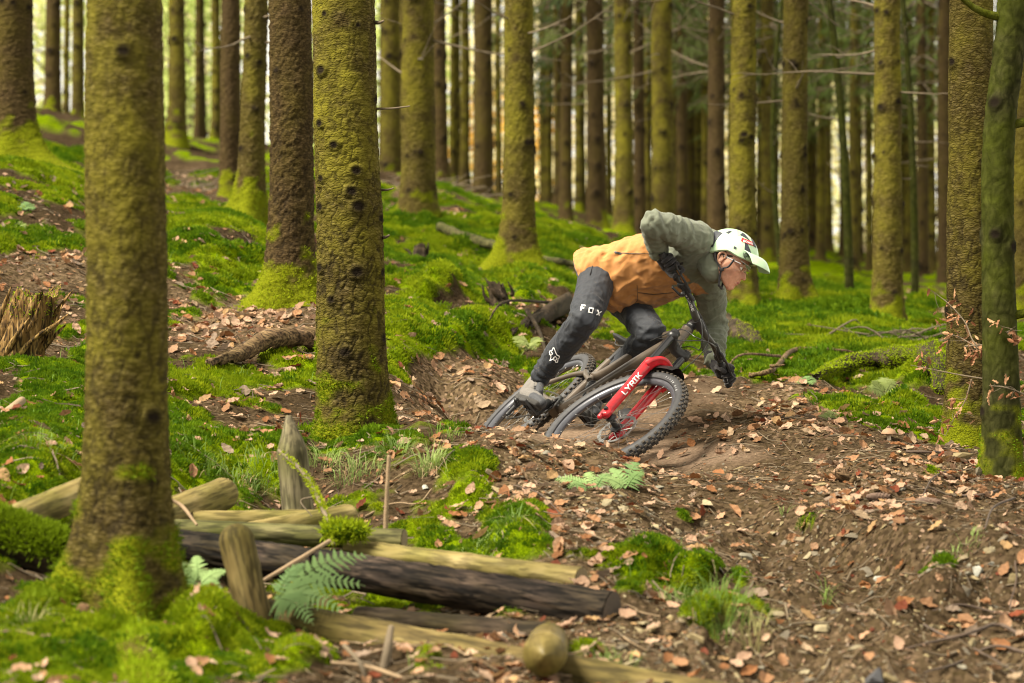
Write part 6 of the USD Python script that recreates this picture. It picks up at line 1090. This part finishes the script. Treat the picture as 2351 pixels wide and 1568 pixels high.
# leaves
leaf_cols = .70 * np.array([(.52, .33, .22), (.45, .27, .16), (.56, .38, .26), (.38, .20, .10), (.30, .13, .05), (.20, .050, .02), (.48, .30, .14), (.50, .36, .23), (.30, .22, .16)])
leaf_p = np.array([.17, .15, .12, .16, .12, .06, .08, .07, .07])
def leaf_mesh(rng, L=None):
    """A beech leaf: pointed oval folded along its midrib, curled and rippled."""
    L = rng.uniform(.028, .076) if L is None else L; W = L * rng.uniform(.52, .72); t = np.linspace(0, 1, 7); wd = W / 2 * np.sin(np.pi * t ** .85) ** .8; wd[0] = wd[-1] = .0006
    curl = rng.uniform(-.25, .9); fold = rng.uniform(.05, .55); tw = rng.uniform(-.5, .5); rows = []
    for k in range(7):
        zc = curl * L * .45 * (t[k] - .5) ** 2 * 2; a = tw * (t[k] - .5)
        for s in (-1, -.55, 0, .55, 1):
            yy, zz = s * wd[k], abs(s) * wd[k] * fold + .0025 * math.sin(t[k] * 19 + s * 2) * abs(s); rows.append((t[k] * L - L / 2, yy * math.cos(a) - zz * math.sin(a), zc + yy * math.sin(a) + zz * math.cos(a)))
    i, j = np.meshgrid(np.arange(6), np.arange(4), indexing='ij'); q = np.stack([i * 5 + j, i * 5 + j + 1, (i + 1) * 5 + j + 1, (i + 1) * 5 + j], -1).reshape(-1, 4)
    return np.array(rows), np.vstack([q[:, [0, 1, 2]], q[:, [0, 2, 3]]])
look('dry_leaf', {'t': ('attribute', {'attribute': 'tint'}), 'co': ('texture_coordinate', {}), 'n': ('noise_texture', {'scale': 130., 'detail': 4}), 'r': ('rgb_ramp', {'ramp': [(.3, (.62, .60, .56)), (.65, (1., 1., 1.))]}),
                  'm': ('mix', {'mix_type': 'multiply', 'fac': .8}), 'b': ('bump', {'strength': .3, 'distance': .002}), 'p': ('principled_bsdf', {'roughness': .7, 'specular_ior_level': .15}), 'tb': ('translucent_bsdf', {}), 'x': ('mix_closure', {'fac': .22})},
     [('co.object', 'n.vector'), ('n.fac', 'r.fac'), ('t.color', 'm.color1'), ('r.color', 'm.color2'), ('m.color', 'p.base_color'), ('m.color', 'tb.color'), ('n.fac', 'b.height'), ('b.normal', 'p.normal'), ('p.BSDF', 'x.closure1'), ('tb.BSDF', 'x.closure2')], surface='x.closure')
x, y, r = ground_samples(60000, 7.0, 34, 1.3, seed=15)
uv = proj(np.stack([x, y, gz(x, y)], -1)); lw = gval(lit_f, x, y); mw = gval(moss_w, x, y); tw_ = gval(trail_w, x, y); cl = fbm(np.stack([x * 3, y * 2.2, 0 * x], -1), 3, 8)
dens = np.clip(.06 + .80 * lw ** 1.4 * (1 - .7 * mw) * (1 - .8 * tw_) + .08 * mw, 0, 1) * np.clip((cl - .30) * 3.2, .12, 1.2)
bank = ((uv[:, 0] > 1400) & (uv[:, 1] > 1240 + (uv[:, 0] - 2000) * .17 + 10)); dens = np.where(bank, dens * .5, dens)
keep = (r.uniform(size=len(x)) < dens * .66) & (uv[:, 0] > -80) & (uv[:, 0] < 2430) & (uv[:, 1] < 1620); x, y, uv = x[keep], y[keep], uv[keep]
order = np.argsort(y); x, y, uv = x[order], y[order], uv[order]
LEAVES = len(x); stuff = []; scol = []; n_ind = 0
CN = ['pale pinkish', 'tan', 'pale pinkish', 'copper brown', 'copper brown', 'dark red', 'tan', 'pale pinkish', 'tan']
LAND = [(2040, 1008, 'the mushroom'), (2210, 1062, 'the pale angular rock'), (1940, 1120, 'the dry stub'), (2015, 1152, 'the spruce cone'), (2310, 1110, 'the curved beech'), (1885, 1448, 'the triangular slate'), (1960, 1240, 'the slate slab in the lip'), (2022, 1336, 'the grey green stone'), (2240, 1318, 'the square grey stone'), (2000, 1562, 'the black stone'),
        (2160, 1345, 'the moss patch of the right bank'), (1650, 1440, 'the big grass tuft'), (1600, 1325, 'the moss hump of the gravel'), (1185, 1222, 'the ragged moss hump'), (1570, 1187, 'the small moss clump'), (1385, 1110, 'the ridge fern'), (1630, 1165, 'the long slate slab'), (1880, 1120, 'the flat olive slate'), (1780, 1070, 'the moss right of the trail'), (1420, 1050, 'the front wheel'), (1120, 1000, 'the rear wheel'),
        (1080, 1085, 'the ridge moss'), (890, 1130, 'the upright dry stick'), (680, 1060, 'the pointed stake'), (805, 1010, 'the sharp green trunk'), (1335, 1335, 'the sawn pole end'), (1400, 1410, 'the charred log end'), (1250, 1500, 'the round nosed pole'), (890, 1500, 'the dark stick stub'), (550, 1300, 'the short dark post'), (720, 1350, 'the large fern'), (530, 1130, 'the pole with the rounded end'), (300, 1450, 'the mossy front root'), (90, 1420, 'the mossy left root'), (60, 1230, 'the mossy log'), (40, 940, 'the thick dry stick'), (60, 760, 'the rotten stump'), (610, 820, 'the split rotten branch'), (1700, 1560, 'the bottom pole'), (1075, 1545, 'the bottom pole middle')]
def near_mark(u, v):
    k = min(LAND, key=lambda m: math.hypot(m[0] - u, (m[1] - v) * 1.6)); du, dv = u - k[0], (v - k[1]) * 1.6
    w = ('just ' if math.hypot(du, dv) < 70 else '') + ('right of' if abs(du) > abs(dv) and du > 0 else 'left of' if abs(du) > abs(dv) else 'below' if dv > 0 else 'above')
    return w + ' ' + k[2]
def leaf_place(u, v):
    if v > 1330: h = 'on the gravelly bank in the lower right' if u > 1420 else ('beside the poles at the bottom' if u > 500 else 'on the moss at the bottom left')
    elif v > 1060: h = 'on the dark soil of the lower right' if u > 1800 else ('on the soil below the front wheel' if u > 1000 else 'on the mossy ground by the poles')
    elif v > 930: h = 'on the bank right of the trail' if u > 1500 else ('on the low ridge before the rear wheel' if u > 950 else 'on the moss left of the sharp trunk')
    else: h = 'on the slope behind the trail'
    return h
for k in range(LEAVES):
    lm = leaf_mesh(r); big = 1.0 if y[k] < 13 else 1.15; n = unit(gn(x[k], y[k]) + r.normal(0, .33, 3)); X = unit(np.cross(n, r.normal(0, 1, 3))); R = np.stack([X, np.cross(n, X), n], 1)
    ci = r.choice(9, p=leaf_p); col = leaf_cols[ci] * r.uniform(.7, 1.15); loc = np.array([x[k], y[k], float(gz(x[k], y[k])) + .010 + .006 * r.uniform()])
    v = lm[0] * big @ R.T
    inside = 0 < uv[k, 0] < 2350 and uv[k, 1] < 1568
    if inside and n_ind < 300 and y[k] < 12.5:
        n_ind += 1; h = near_mark(*uv[k]); gm = part('fallen_leaf', (v, lm[1]), 'dry_leaf', None, True, col=np.tile(col, (len(v), 1)))
        UsdGeom.Xformable(gm).AddTranslateOp().Set(Gf.Vec3d(*loc.tolist())); info(gm, f'{CN[ci]} dry beech leaf {h}', 'leaf', f'leaves {h}')
    else: stuff.append((v + loc, lm[1])); scol.append(np.tile(col, (len(v), 1)))
gm = part('leaf_litter', cat_meshes(stuff), 'dry_leaf', None, False, col=np.vstack(scol)); info(gm, 'thin scatter of dry beech leaves over the forest floor', None, None, 'stuff')
# stones
look('slate', {'t': ('attribute', {'attribute': 'tint'}), 'co': ('geometry', {}), 'n': ('noise_texture', {'scale': 90., 'detail': 5}), 'r': ('rgb_ramp', {'ramp': [(.3, (.6, .58, .55)), (.7, (1., 1., 1.))]}), 'm': ('mix', {'mix_type': 'multiply', 'fac': .9}),
               'b': ('bump', {'strength': .5, 'distance': .003}), 'p': ('principled_bsdf', {'roughness': .75})},
     [('co.position', 'n.vector'), ('n.fac', 'r.fac'), ('t.color', 'm.color1'), ('r.color', 'm.color2'), ('m.color', 'p.base_color'), ('n.fac', 'b.height'), ('b.normal', 'p.normal')])
st_cols = .62 * np.array([(.30, .23, .10), (.36, .28, .13), (.25, .19, .10), (.26, .235, .17), (.19, .155, .10), (.38, .31, .17)])
def stone_mesh(rng, s, flat=.32):
    p = rng.normal(0, 1, (11, 3)); p /= np.linalg.norm(p, axis=1, keepdims=True); p *= rng.uniform(.75, 1.1, (11, 1)); p = p * [s, s * rng.uniform(.5, .85), s * flat * rng.uniform(.6, 1.3)]
    mm = tm(manifold3d.Manifold.hull_points(p)); return np.array(mm.vertices), np.array(mm.faces)
x, y, r = ground_samples(52000, 7.2, 15, .9, seed=25); z = gz(x, y); uv = proj(np.stack([x, y, z], -1)); mw = gval(moss_w, x, y); cl = fbm(np.stack([x * 2.4, y * 2.0, 0 * x], -1), 3, 18)
bank = np.clip((uv[:, 0] - 950) / 150, 0, 1) * np.clip((uv[:, 1] - 1000) / 60, 0, 1) * np.where((uv[:, 0] > 1350) & (uv[:, 1] > 1235 + (uv[:, 0] - 2000) * .17), 1.0, np.where(uv[:, 0] < 1560, .8, .28))
keep = r.uniform(size=len(x)) < bank * (1 - mw) * np.clip((cl - .3) * 2.5, .22, 1) * .95; x, y, z = x[keep], y[keep], z[keep]; size = .0048 * (1 + r.pareto(2.0, len(x))); size = np.minimum(size, .034)
o = np.argsort(-size / y); sm, sc_, ni = [], [], 0
for k in o:
    m = stone_mesh(r, size[k]); n = unit(gn(x[k], y[k]) + r.normal(0, .3, 3)); X = unit(np.cross(n, r.normal(0, 1, 3))); R = np.stack([X, np.cross(n, X), n], 1); col = st_cols[r.integers(6)] * r.uniform(.65, 1.1)
    v = m[0] @ R.T; loc = np.array([x[k], y[k], z[k] + size[k] * .10]); q = proj(loc)
    if ni < 150 and 0 < q[0] < 2350 and q[1] < 1568:
        ni += 1; h = near_mark(*q); gm = part('slate_chip', (v, m[1]), 'slate', None, False, col=np.tile(col, (len(v), 1))); UsdGeom.Xformable(gm).AddTranslateOp().Set(Gf.Vec3d(*loc.tolist())); info(gm, f'flat olive slate chip {h}', 'stone', f'slate chips {h}')
    else: sm.append((v + loc, m[1])); sc_.append(np.tile(col, (len(v), 1)))
gm = part('gravel', cat_meshes(sm), 'slate', None, False, col=np.vstack(sc_)); info(gm, 'small slate gravel in the bank before the trail', None, None, 'stuff')
for u, v, s, fl, lab in [(1885, 1448, .050, .3, 'large triangular slate standing on edge at the bottom right'), (1960, 1240, .045, .3, 'flat slate slab sticking out of the lip of the bank'), (2210, 1062, .065, .55, 'pale angular rock at the foot of the right hand trunk'), (2022, 1336, .034, .5, 'grey green stone in the middle of the gravel bank'),
                        (2240, 1318, .036, .6, 'square grey stone near the right end of the bank'), (2275, 1305, .028, .5, 'tan stone right of the square grey one'), (2150, 1075, .036, .4, 'leaning slate flake left of the pale angular rock'), (1880, 1120, .04, .3, 'flat olive slate on the leaf litter right of the trail'),
                        (1505, 1215, .03, .6, 'upright olive slate right of the ragged moss hump'), (1330, 1118, .05, .35, 'slate under the fern on the ridge'), (1630, 1165, .05, .3, 'long slate slab at the start of the lip of the bank'), (2000, 1562, .06, .5, 'black stone at the bottom edge on the right'), (2250, 1090, .05, .4, 'long tan slate block right of the pine cone'),
                        (975, 1365 - 240, .02, .5, 'small round grey pebble on dark soil right of the upright dry stick'), (1270, 1185, .022, .5, 'small slate flake among leaves right of the ragged moss hump')]:
    p = hit(u, v); rr = np.random.default_rng(u); m = stone_mesh(rr, s, fl); a = rr.uniform(0, 6.28); R = rot([1, 0, 0], .5 if 'edge' in lab or 'upright' in lab or 'leaning' in lab else .12) @ rot([0, 0, 1], a)
    c = np.array((.035, .035, .04)) if 'black' in lab else (st_cols[rr.integers(6)] if 'grey' not in lab else np.array((.27, .27, .23)))
    gm = part('rock', (m[0] @ R.T, m[1]), 'slate', None, False, col=np.tile(c, (len(m[0]), 1))); UsdGeom.Xformable(gm).AddTranslateOp().Set(Gf.Vec3d(*(p + [0, 0, s * .15]).tolist())); info(gm, lab, 'stone')
# twigs and needles
x, y, r = ground_samples(24000, 7.0, 30, 1.2, seed=35); mw = gval(moss_w, x, y); tw_ = gval(trail_w, x, y); keep = r.uniform(size=len(x)) < (.45 - .30 * mw) * (1 - .7 * tw_); x, y = x[keep], y[keep]; tms, n_tw = [], 0
uvt = proj(np.stack([x, y, gz(x, y)], -1)); o = np.argsort(y)
for k in o:
    L = .02 + r.exponential(.05); a = r.uniform(0, 6.28); s = np.linspace(-.5, .5, 4); px, py = x[k] + np.cos(a) * L * s + r.normal(0, .06 * L, 4), y[k] + np.sin(a) * L * s + r.normal(0, .06 * L, 4)
    pts = np.stack([px, py, gz(px, py) + .006 + r.uniform(0, .012) * (L > .08)], 1); rad = r.uniform(.0008, .0024) if L < .1 else r.uniform(.002, .0045)
    if n_tw < 90 and L > .10 and 0 < uvt[k, 0] < 2350 and uvt[k, 1] < 1560:
        n_tw += 1; c = pts[0].copy(); h = near_mark(*uvt[k]); gm = part('twig', tube(smooth_line(pts - c, 8), np.linspace(rad, rad * .5, 8), 6), 'pale_twig' if r.uniform() < .5 else 'dead_twig', None, True)
        UsdGeom.Xformable(gm).AddTranslateOp().Set(Gf.Vec3d(*c.tolist())); info(gm, f'thin dry twig {h}', 'twig', f'dry twigs {h}')
    else: tms.append(tube(pts, np.linspace(rad, rad * .5, 4), 3, False))
gm = part('twig_litter', cat_meshes(tms), 'dead_twig', None, False); info(gm, 'needles and twig crumbs on the soil', None, None, 'stuff')
# grass
def blade(p, d, L, w, bend, rng):
    s = np.linspace(0, 1, 5); side = unit(np.cross(d, [0, 0, 1.0]) + rng.normal(0, .1, 3)); c = p + np.array([0, 0, 1.0]) * (L * (s - bend * s ** 2))[:, None] + d * (L * (.12 * s + bend * .9 * s ** 2))[:, None]; ww = w * (1 - s ** 1.6) + .0002
    v = np.concatenate([c - side * ww[:, None], c + side * ww[:, None]]); i = np.arange(4); f = np.concatenate([np.stack([i, i + 1, i + 6], 1), np.stack([i, i + 6, i + 5], 1)]); return v, f
def grass_tuft(label, u, v, n, L, spread, group=None, dry=0, droop=(.25, .8), name='grass_tuft'):
    p = hit(u, v); rr = np.random.default_rng(int(u * 3 + v)); t = thing(name, label, 'grass', p, group)
    for nm, mt, cnt in (('blades', 'grass_blades', n), ('dry_blades', 'dry_grass', dry)):
        ms = []
        for _ in range(cnt):
            a, q = rr.uniform(0, 6.28), spread * math.sqrt(rr.uniform()); b = np.array([q * math.cos(a), q * math.sin(a), 0]); b[2] = float(gz(p[0] + b[0], p[1] + b[1])) - p[2] - .004; a2 = a + rr.normal(0, .7)
            ms.append(blade(b, np.array([math.cos(a2), math.sin(a2), 0]), L * rr.uniform(.5, 1.25), rr.uniform(.0009, .0019), rr.uniform(*droop) if nm == 'blades' else rr.uniform(.8, 1.3), rr))
        if ms: part(nm, cat_meshes(ms), mt, t, True)
for a in [('big pale green grass tuft on the mossy hump at the bottom centre right', 1655, 1445, 150, .14, .10, None, 14), ('grass tuft left of the big one on the mossy hump', 1555, 1385, 60, .11, .06), ('grass tuft at the right of the mossy hump at the bottom', 1735, 1470, 50, .12, .05),
          ('overhanging grass tuft with pale roots left of the ridge moss', 985, 1075, 110, .13, .06, None, 60), ('grass at the right foot of the sharp green trunk', 905, 1050, 90, .12, .09, None, 14), ('grass at the left foot of the sharp green trunk', 745, 1065, 90, .13, .09, None, 20), ('grass in front of the sharp green trunk', 820, 1090, 110, .12, .10, None, 50),
          ('grass beside the pointed stake on its left', 600, 1095, 70, .12, .09, None, 20), ('long grass right of the pole with the rounded end', 545, 1120, 60, .13, .08, None, 24), ('grass on the moss right of the big blurred trunk', 450, 1065, 60, .12, .10, None, 10), ('grass strands on the round moss hump of the gravel slope', 1170, 1200, 34, .09, .05, None, 10),
          ('short grass below the round moss hump', 1085, 1275, 80, .07, .09, None, 8), ('small grass sprout in the gravel bank', 1895, 1385, 22, .12, .02, None, 5), ('grass fringe on the lip of the bank at the right', 2215, 1262, 46, .07, .06, None, 8), ('grass on the top of the ridge by the rear wheel', 1020, 1005, 40, .08, .08, None, 4),
          ('grass at the left edge under the thick dry stick', 90, 1020, 50, .11, .10, None, 16), ('grass strands on the moss at the lower left edge', 60, 1440, 40, .10, .07), ('small grass sprout on the bank left of the slate', 1800, 1180, 16, .07, .02), ('grass sprout at the bottom centre by the pole end', 1400, 1520, 50, .08, .08)]: grass_tuft(*a)
x, y, r = ground_samples(3600, 8, 24, 1.2, seed=45); mw = gval(moss_w, x, y); keep = (r.uniform(size=len(x)) < mw * .55); x, y = x[keep], y[keep]; ms = []
for k in range(len(x)):
    for _ in range(r.integers(1, 4)):
        a = r.uniform(0, 6.28); xx, yy = x[k] + r.normal(0, .02), y[k] + r.normal(0, .02); ms.append(blade(np.array([xx, yy, float(gz(xx, yy))]), np.array([math.cos(a), math.sin(a), 0]), r.uniform(.04, .11), .0012, r.uniform(.2, .9), r))
gm = part('sparse_grass', cat_meshes(ms), 'grass_blades', None, False); info(gm, 'single grass blades in the moss', None, None, 'stuff')
# leaf crumbs: broken bits of leaf and bark between the whole leaves
x, y, r = ground_samples(42000, 7.0, 26, 1.25, seed=55); mw = gval(moss_w, x, y); tw_ = gval(trail_w, x, y); lw = gval(lit_f, x, y); keep = r.uniform(size=len(x)) < np.clip(.34 + .5 * lw - .55 * mw, .15, 1) * (1 - .75 * tw_); x, y = x[keep], y[keep]; nk = len(x)
nn = gn(x, y) + r.normal(0, .35, (nk, 3)); nn /= np.linalg.norm(nn, axis=1, keepdims=True); X = np.cross(nn, r.normal(0, 1, (nk, 3))); X /= np.linalg.norm(X, axis=1, keepdims=True); Y = np.cross(nn, X); L = r.uniform(.005, .016, nk)[:, None] * np.clip(y / 11, .8, 2)[:, None]; W = L * r.uniform(.3, .9, (nk, 1)); c = np.stack([x, y, gz(x, y) + .005], 1)
V = np.stack([c - X * L, c + Y * W + nn * .003, c + X * L * r.uniform(.6, 1, (nk, 1)), c - Y * W], 1).reshape(-1, 3); q = np.arange(nk)[:, None] * 4; F = np.concatenate([q + [0, 1, 2], q + [0, 2, 3]]); cc = leaf_cols[r.choice(9, nk, p=leaf_p)] * r.uniform(.35, 1., (nk, 1))
gm = part('leaf_crumbs', (V, F), 'dry_leaf', None, False, col=np.repeat(cc, 4, 0)); info(gm, 'broken bits of leaves and bark on the soil', None, None, 'stuff')
# thin roots in the bank
plain('root_bark', (.055, .036, .024), .9, var=.5, scale=20, bump=.5)
for k, (pts, rr_) in enumerate([([(2350, 1470), (2290, 1450), (2220, 1462), (2150, 1490), (2080, 1500)], .006), ([(2360, 1510), (2280, 1500), (2200, 1530), (2120, 1560)], .005), ([(2340, 1430), (2270, 1420), (2200, 1400), (2140, 1425)], .004), ([(2330, 1300), (2332, 1350), (2318, 1400), (2330, 1440)], .003), ([(2120, 1440), (2160, 1470), (2240, 1500), (2330, 1560)], .004),
        ([(1960, 1140), (1950, 1170), (1930, 1190)], .003), ([(1925, 1135), (1905, 1155), (1900, 1180)], .0025), ([(2180, 1085), (2140, 1110), (2110, 1160)], .004), ([(2290, 1130), (2250, 1150), (2180, 1140), (2130, 1130)], .005), ([(2330, 1150), (2280, 1180), (2260, 1220)], .005), ([(2080, 1040), (2130, 1050), (2190, 1045), (2260, 1075)], .006), ([(1180, 1120), (1240, 1150), (1290, 1190)], .003), ([(840, 1190), (900, 1170), (960, 1160), (990, 1135)], .004)]):
    P3 = [hit(*p) + [0, 0, .008 + .012 * (j % 2)] for j, p in enumerate(pts)]; names = ['thick root along the foot of the right bank', 'lower root at the bottom right corner', 'thin root above the thick one in the right bank', 'hanging root at the right edge of the bank', 'crossing root in the bottom right tangle', 'short root below the dry stub', 'thin root left of the dry stub', 'root left of the pale angular rock', 'root below the pale angular rock', 'root at the foot of the curved beech', 'root across the crest by the mushroom', 'thin root on the ridge soil', 'curved pale root by the upright dry stick']
    branch('bare_root', names[k], 'root', P3, [rr_, rr_ * .9, rr_ * .5], 'root_bark' if k not in (12, 5) else 'pale_twig', 'bare roots in the soil', rough=.3)
# ferns
def frond(tip, nrm, rng, wid=.36, n=12, sag=.12):
    """A twice cut fern leaf from 0 to tip, its blade facing nrm: stalk, leaflets shrinking to the tip, each a row of small lobes."""
    tip = np.asarray(tip, float); L = np.linalg.norm(tip); d = tip / L; nrm = unit(nrm - d * (nrm @ d)); side = np.cross(d, nrm); s = np.linspace(0, 1, 14); up = np.array([0, 0, 1.0])
    c = tip * s[:, None] + up * (L * sag * np.sin(s * np.pi))[:, None]; ms = tube(c, np.linspace(.0022, .0007, 14), 5, False); lv = []
    for k in range(n):
        q = .14 + .84 * k / n; b = np.array([np.interp(q, s, c[:, i]) for i in range(3)]); ll = L * wid * (1 - max(0., (q - .16) / .86) ** 1.2) * rng.uniform(.85, 1.08) + .005
        for sg in (-1, 1):
            ld = unit(side * sg * .90 + d * .45 + nrm * rng.uniform(-.22, .12)); pn = unit(np.cross(ld, nrm)); m = 6; W = ll * .17 + .002; pts = []
            for e in np.linspace(0, 1, 2 * m + 1):
                cc = b + ld * ll * e - up * ll * .16 * e ** 2; w = W * (1 - e) ** .8 * (1.0 if round(e * 2 * m) % 2 else .42) * (.6 if e == 0 else 1) + .0004; pts += [cc - pn * w + ld * w * .5, cc, cc + pn * w + ld * w * .5]
            k3 = np.arange(2 * m) * 3; lv.append((np.array(pts), np.concatenate([np.stack([k3 + o, k3 + o + 1, k3 + o + 4], 1) for o in (0, 1)] + [np.stack([k3 + o, k3 + o + 4, k3 + o + 3], 1) for o in (0, 1)])))
    return ms, cat_meshes(lv)
def fern(label, bu_, bv_, d, tips, mat='fern_green', seed=1, wid=.36, base=None):
    rr = np.random.default_rng(seed); b = at(bu_, bv_, d) if base is None else base; t = thing('fern', label, 'fern', b)
    for u, v, dd in tips:
        tip = at(u, v, d + dd) - b; st, lv = frond(tip, unit(np.array([rr.uniform(-.3, .3), -.75, .65])), rr, wid); f = part('frond', lv, mat, t, False); part('stalk', st, mat, f, True)
fern('large green fern spreading over the charred log behind the short post', 630, 1375, 8.85, [(850, 1275, .15), (838, 1345, -.05), (790, 1405, -.15), (720, 1435, -.2), (700, 1292, .1)], seed=2, wid=.26)
fern('bluish fern in the shade between the big blurred trunk and the short post', 455, 1345, 9.15, [(388, 1290, 0), (400, 1345, -.1), (520, 1310, 0), (510, 1365, -.1), (450, 1275, .1)], seed=3, wid=.34)
fern('small fern with two fronds on the ridge below the front wheel', 1362, 1128, 10.9, [(1272, 1100, .05), (1400, 1088, .1), (1345, 1085, .15), (1300, 1120, -.1)], seed=4, wid=.30)
fern('second small fern on the ridge right of the first', 1435, 1122, 10.95, [(1478, 1083, .1), (1400, 1075, .1), (1465, 1062, .2), (1380, 1098, 0)], seed=5, wid=.30)
fern('little fern by the grass right of the sharp green trunk', 968, 1030, 11.9, [(945, 1000, 0), (992, 1002, .1), (1000, 1030, -.1), (940, 1035, -.1)], seed=6, wid=.5)
fern('fern sprig on the black green pole behind the charred log', 835, 1285, 9.7, [(890, 1272, 0), (900, 1290, -.1), (860, 1262, .1), (800, 1270, 0)], seed=7, wid=.4)
fern('pale yellow fern at the foot of the rotten stump', 80, 880, 12.4, [(40, 890, -.1), (50, 915, -.1), (110, 885, 0), (95, 920, -.2), (115, 905, -.1)], 'fern_pale', 8, .42)
fern('pale fern in front of the mossy arching trunk on the right', 2030, 905, 15.0, [(2000, 875, 0), (2055, 875, .1), (2065, 900, -.1), (1990, 895, -.1), (2030, 868, .2)], 'fern_pale', 9, .45)
fern('drooping pale fern at the front of the root mass behind the rider', 1215, 790, 16.8, [(1175, 776, 0), (1240, 776, 0), (1190, 800, -.2), (1232, 802, -.2)], 'fern_pale', 10, .42)
fern('pale fern on the mound left of the small dark stump', 1085, 742, 17.6, [(1060, 722, 0), (1110, 722, .1), (1085, 715, .1), (1118, 742, -.2), (1055, 742, -.1)], 'fern_pale', 11, .45)
for k, (u, v) in enumerate([(60, 480), (40, 525), (1590, 700), (1740, 720), (1850, 880), (1905, 960), (2065, 825), (1715, 705)]):
    h_ = hit(u, v); fern(['first pale fern on the far left slope', 'second pale fern on the far left slope', 'pale fern on the slope left of the left sleeve', 'pale fern above the dark mossy log', 'pale fern left of the mossy arching trunk', 'green sprig on moss near the right bank', 'pale fern on the moss before the wide green trunk', 'pale fern beside the dark mossy log'][k], u, v, h_[1], [(u - 16, v - 9, 0), (u + 16, v - 10, .1), (u + 3, v - 16, .1), (u + 18, v + 2, -.1), (u - 17, v + 2, -.1)], 'fern_pale' if k % 2 else 'fern_green', 20 + k, .45, h_)
# beech twigs with dry leaves before the right hand trunk
def leafy_twig(label, pts, n, seed):
    rr = np.random.default_rng(seed); o = np.asarray(pts[0]); t = thing('beech_twig', label, 'twig', o); p = smooth_line([np.asarray(q) - o for q in pts], 24); part('stem', tube(p, np.linspace(.0042, .0012, 24), 6), 'dead_twig', t, True); ms, cs = [], []
    for k in range(n):
        b = p[rr.integers(5, 24)]; d = unit(rr.normal(0, 1, 3) + [0, -.2, -.3]); e = b + d * rr.uniform(.02, .09); part('side_twig', tube(np.array([b, (b + e) / 2 + rr.normal(0, .004, 3), e]), [.0014, .0011, .0008], 4), 'dead_twig', t, True)
        for _ in range(rr.integers(1, 4)):
            lm = leaf_mesh(rr, rr.uniform(.03, .055)); X = unit(rr.normal(0, 1, 3) + [0, 0, -.6]); n_ = unit(np.cross(X, rr.normal(0, 1, 3))); R = np.stack([X, np.cross(n_, X), n_], 1); v = lm[0] * [1, .55, 1] @ R.T + e + X * .02 + rr.normal(0, .012, 3)
            part('leaf', (v, lm[1]), 'dry_leaf', t, True, col=np.tile(np.array([(.34, .17, .09), (.42, .24, .13), (.28, .12, .06)][rr.integers(3)]) * rr.uniform(.7, 1.2), (len(v), 1)))
leafy_twig('beech twig with curled brown leaves reaching left of the right hand trunk', [at(2300, 800, 12.2), at(2240, 790, 12.3), at(2215, 740, 12.4), at(2180, 700, 12.5), at(2145, 672, 12.6)], 14, 1)
leafy_twig('beech twig with brown leaves across the middle of the right hand trunk', [at(2300, 830, 12.1), at(2270, 815, 12.2), at(2230, 790, 12.3), at(2190, 770, 12.4), at(2160, 775, 12.4)], 14, 2)
leafy_twig('beech twig with brown leaves beside the mossy burl of the curved trunk', [at(2215, 795, 12.3), at(2260, 790, 12.1), at(2300, 770, 11.9), at(2330, 750, 11.7)], 12, 3)
leafy_twig('thin bare beech twig with few buds left of the right hand trunk', [at(2260, 870, 12.3), at(2200, 860, 12.4), at(2140, 848, 12.5), at(2090, 838, 12.6)], 3, 4)
leafy_twig('low beech twig with narrow brown leaves over the foot of the right hand trunk', [at(2230, 870, 12.8), at(2215, 920, 12.8), at(2190, 960, 12.8), at(2170, 1000, 12.8)], 12, 5)
leafy_twig('beech twig with red brown leaves at the right edge over the curved trunk', [at(2350, 905, 11.6), at(2310, 890, 11.6), at(2270, 885, 11.7)], 6, 6)
# mushroom and cones
p = hit(2040, 1010); t = thing('mushroom', 'pale brown mushroom cap on the crest of the right bank', 'mushroom', p); part('cap', lathe([(.0, .052), (.014, .050), (.028, .042), (.036, .028), (.034, .022), (.02, .026), (0, .028)], 28), plain('mushroom_cap', (.26, .155, .085), .7), t, True); part('stem', lathe([(.011, -.02), (.009, .03)], 14), plain('mushroom_stem', (.55, .46, .34), .7), t, True)
plain('cone_brown', (.10, .06, .04), .8, var=.4, scale=60, bump=.8)
for u, v, a, lab in [(2015, 1152, .3, 'brown spruce cone lying on the leaf litter'), (2130, 1160, -.4, 'dark spruce cone lying right of the other cone'), (2150, 1190 - 55, .1, 'third spruce cone near the right edge')][:2]:
    p = hit(u, v); t = thing('spruce_cone', lab, 'cone', p + [0, 0, .014]); m = lathe([(.001, -.05), (.010, -.045), (.015, -.025), (.016, 0), (.013, .03), (.006, .048), (.001, .052)], 20); R = rot([0, 0, 1], a) @ rot([0, 1, 0], 1.5708); part('core', (m[0] @ R.T, m[1]), 'cone_brown', t, True); sc = []
    for k in range(70):
        z = -.045 + .093 * k / 70; rr_ = .0155 * math.sin(math.pi * (k + 6) / 82) ** .6; an = k * 2.4; c = np.array([rr_ * math.cos(an), rr_ * math.sin(an), z]); o_ = np.array([math.cos(an), math.sin(an), .5]); tt = np.array([-math.sin(an), math.cos(an), 0]) * .005
        sc.append((np.array([c - o_ * .002 - tt, c - o_ * .002 + tt, c + o_ * .004 + [0, 0, .004]]) @ R.T, np.array([[0, 1, 2]])))
    part('scales', cat_meshes(sc), 'cone_brown', t, False)
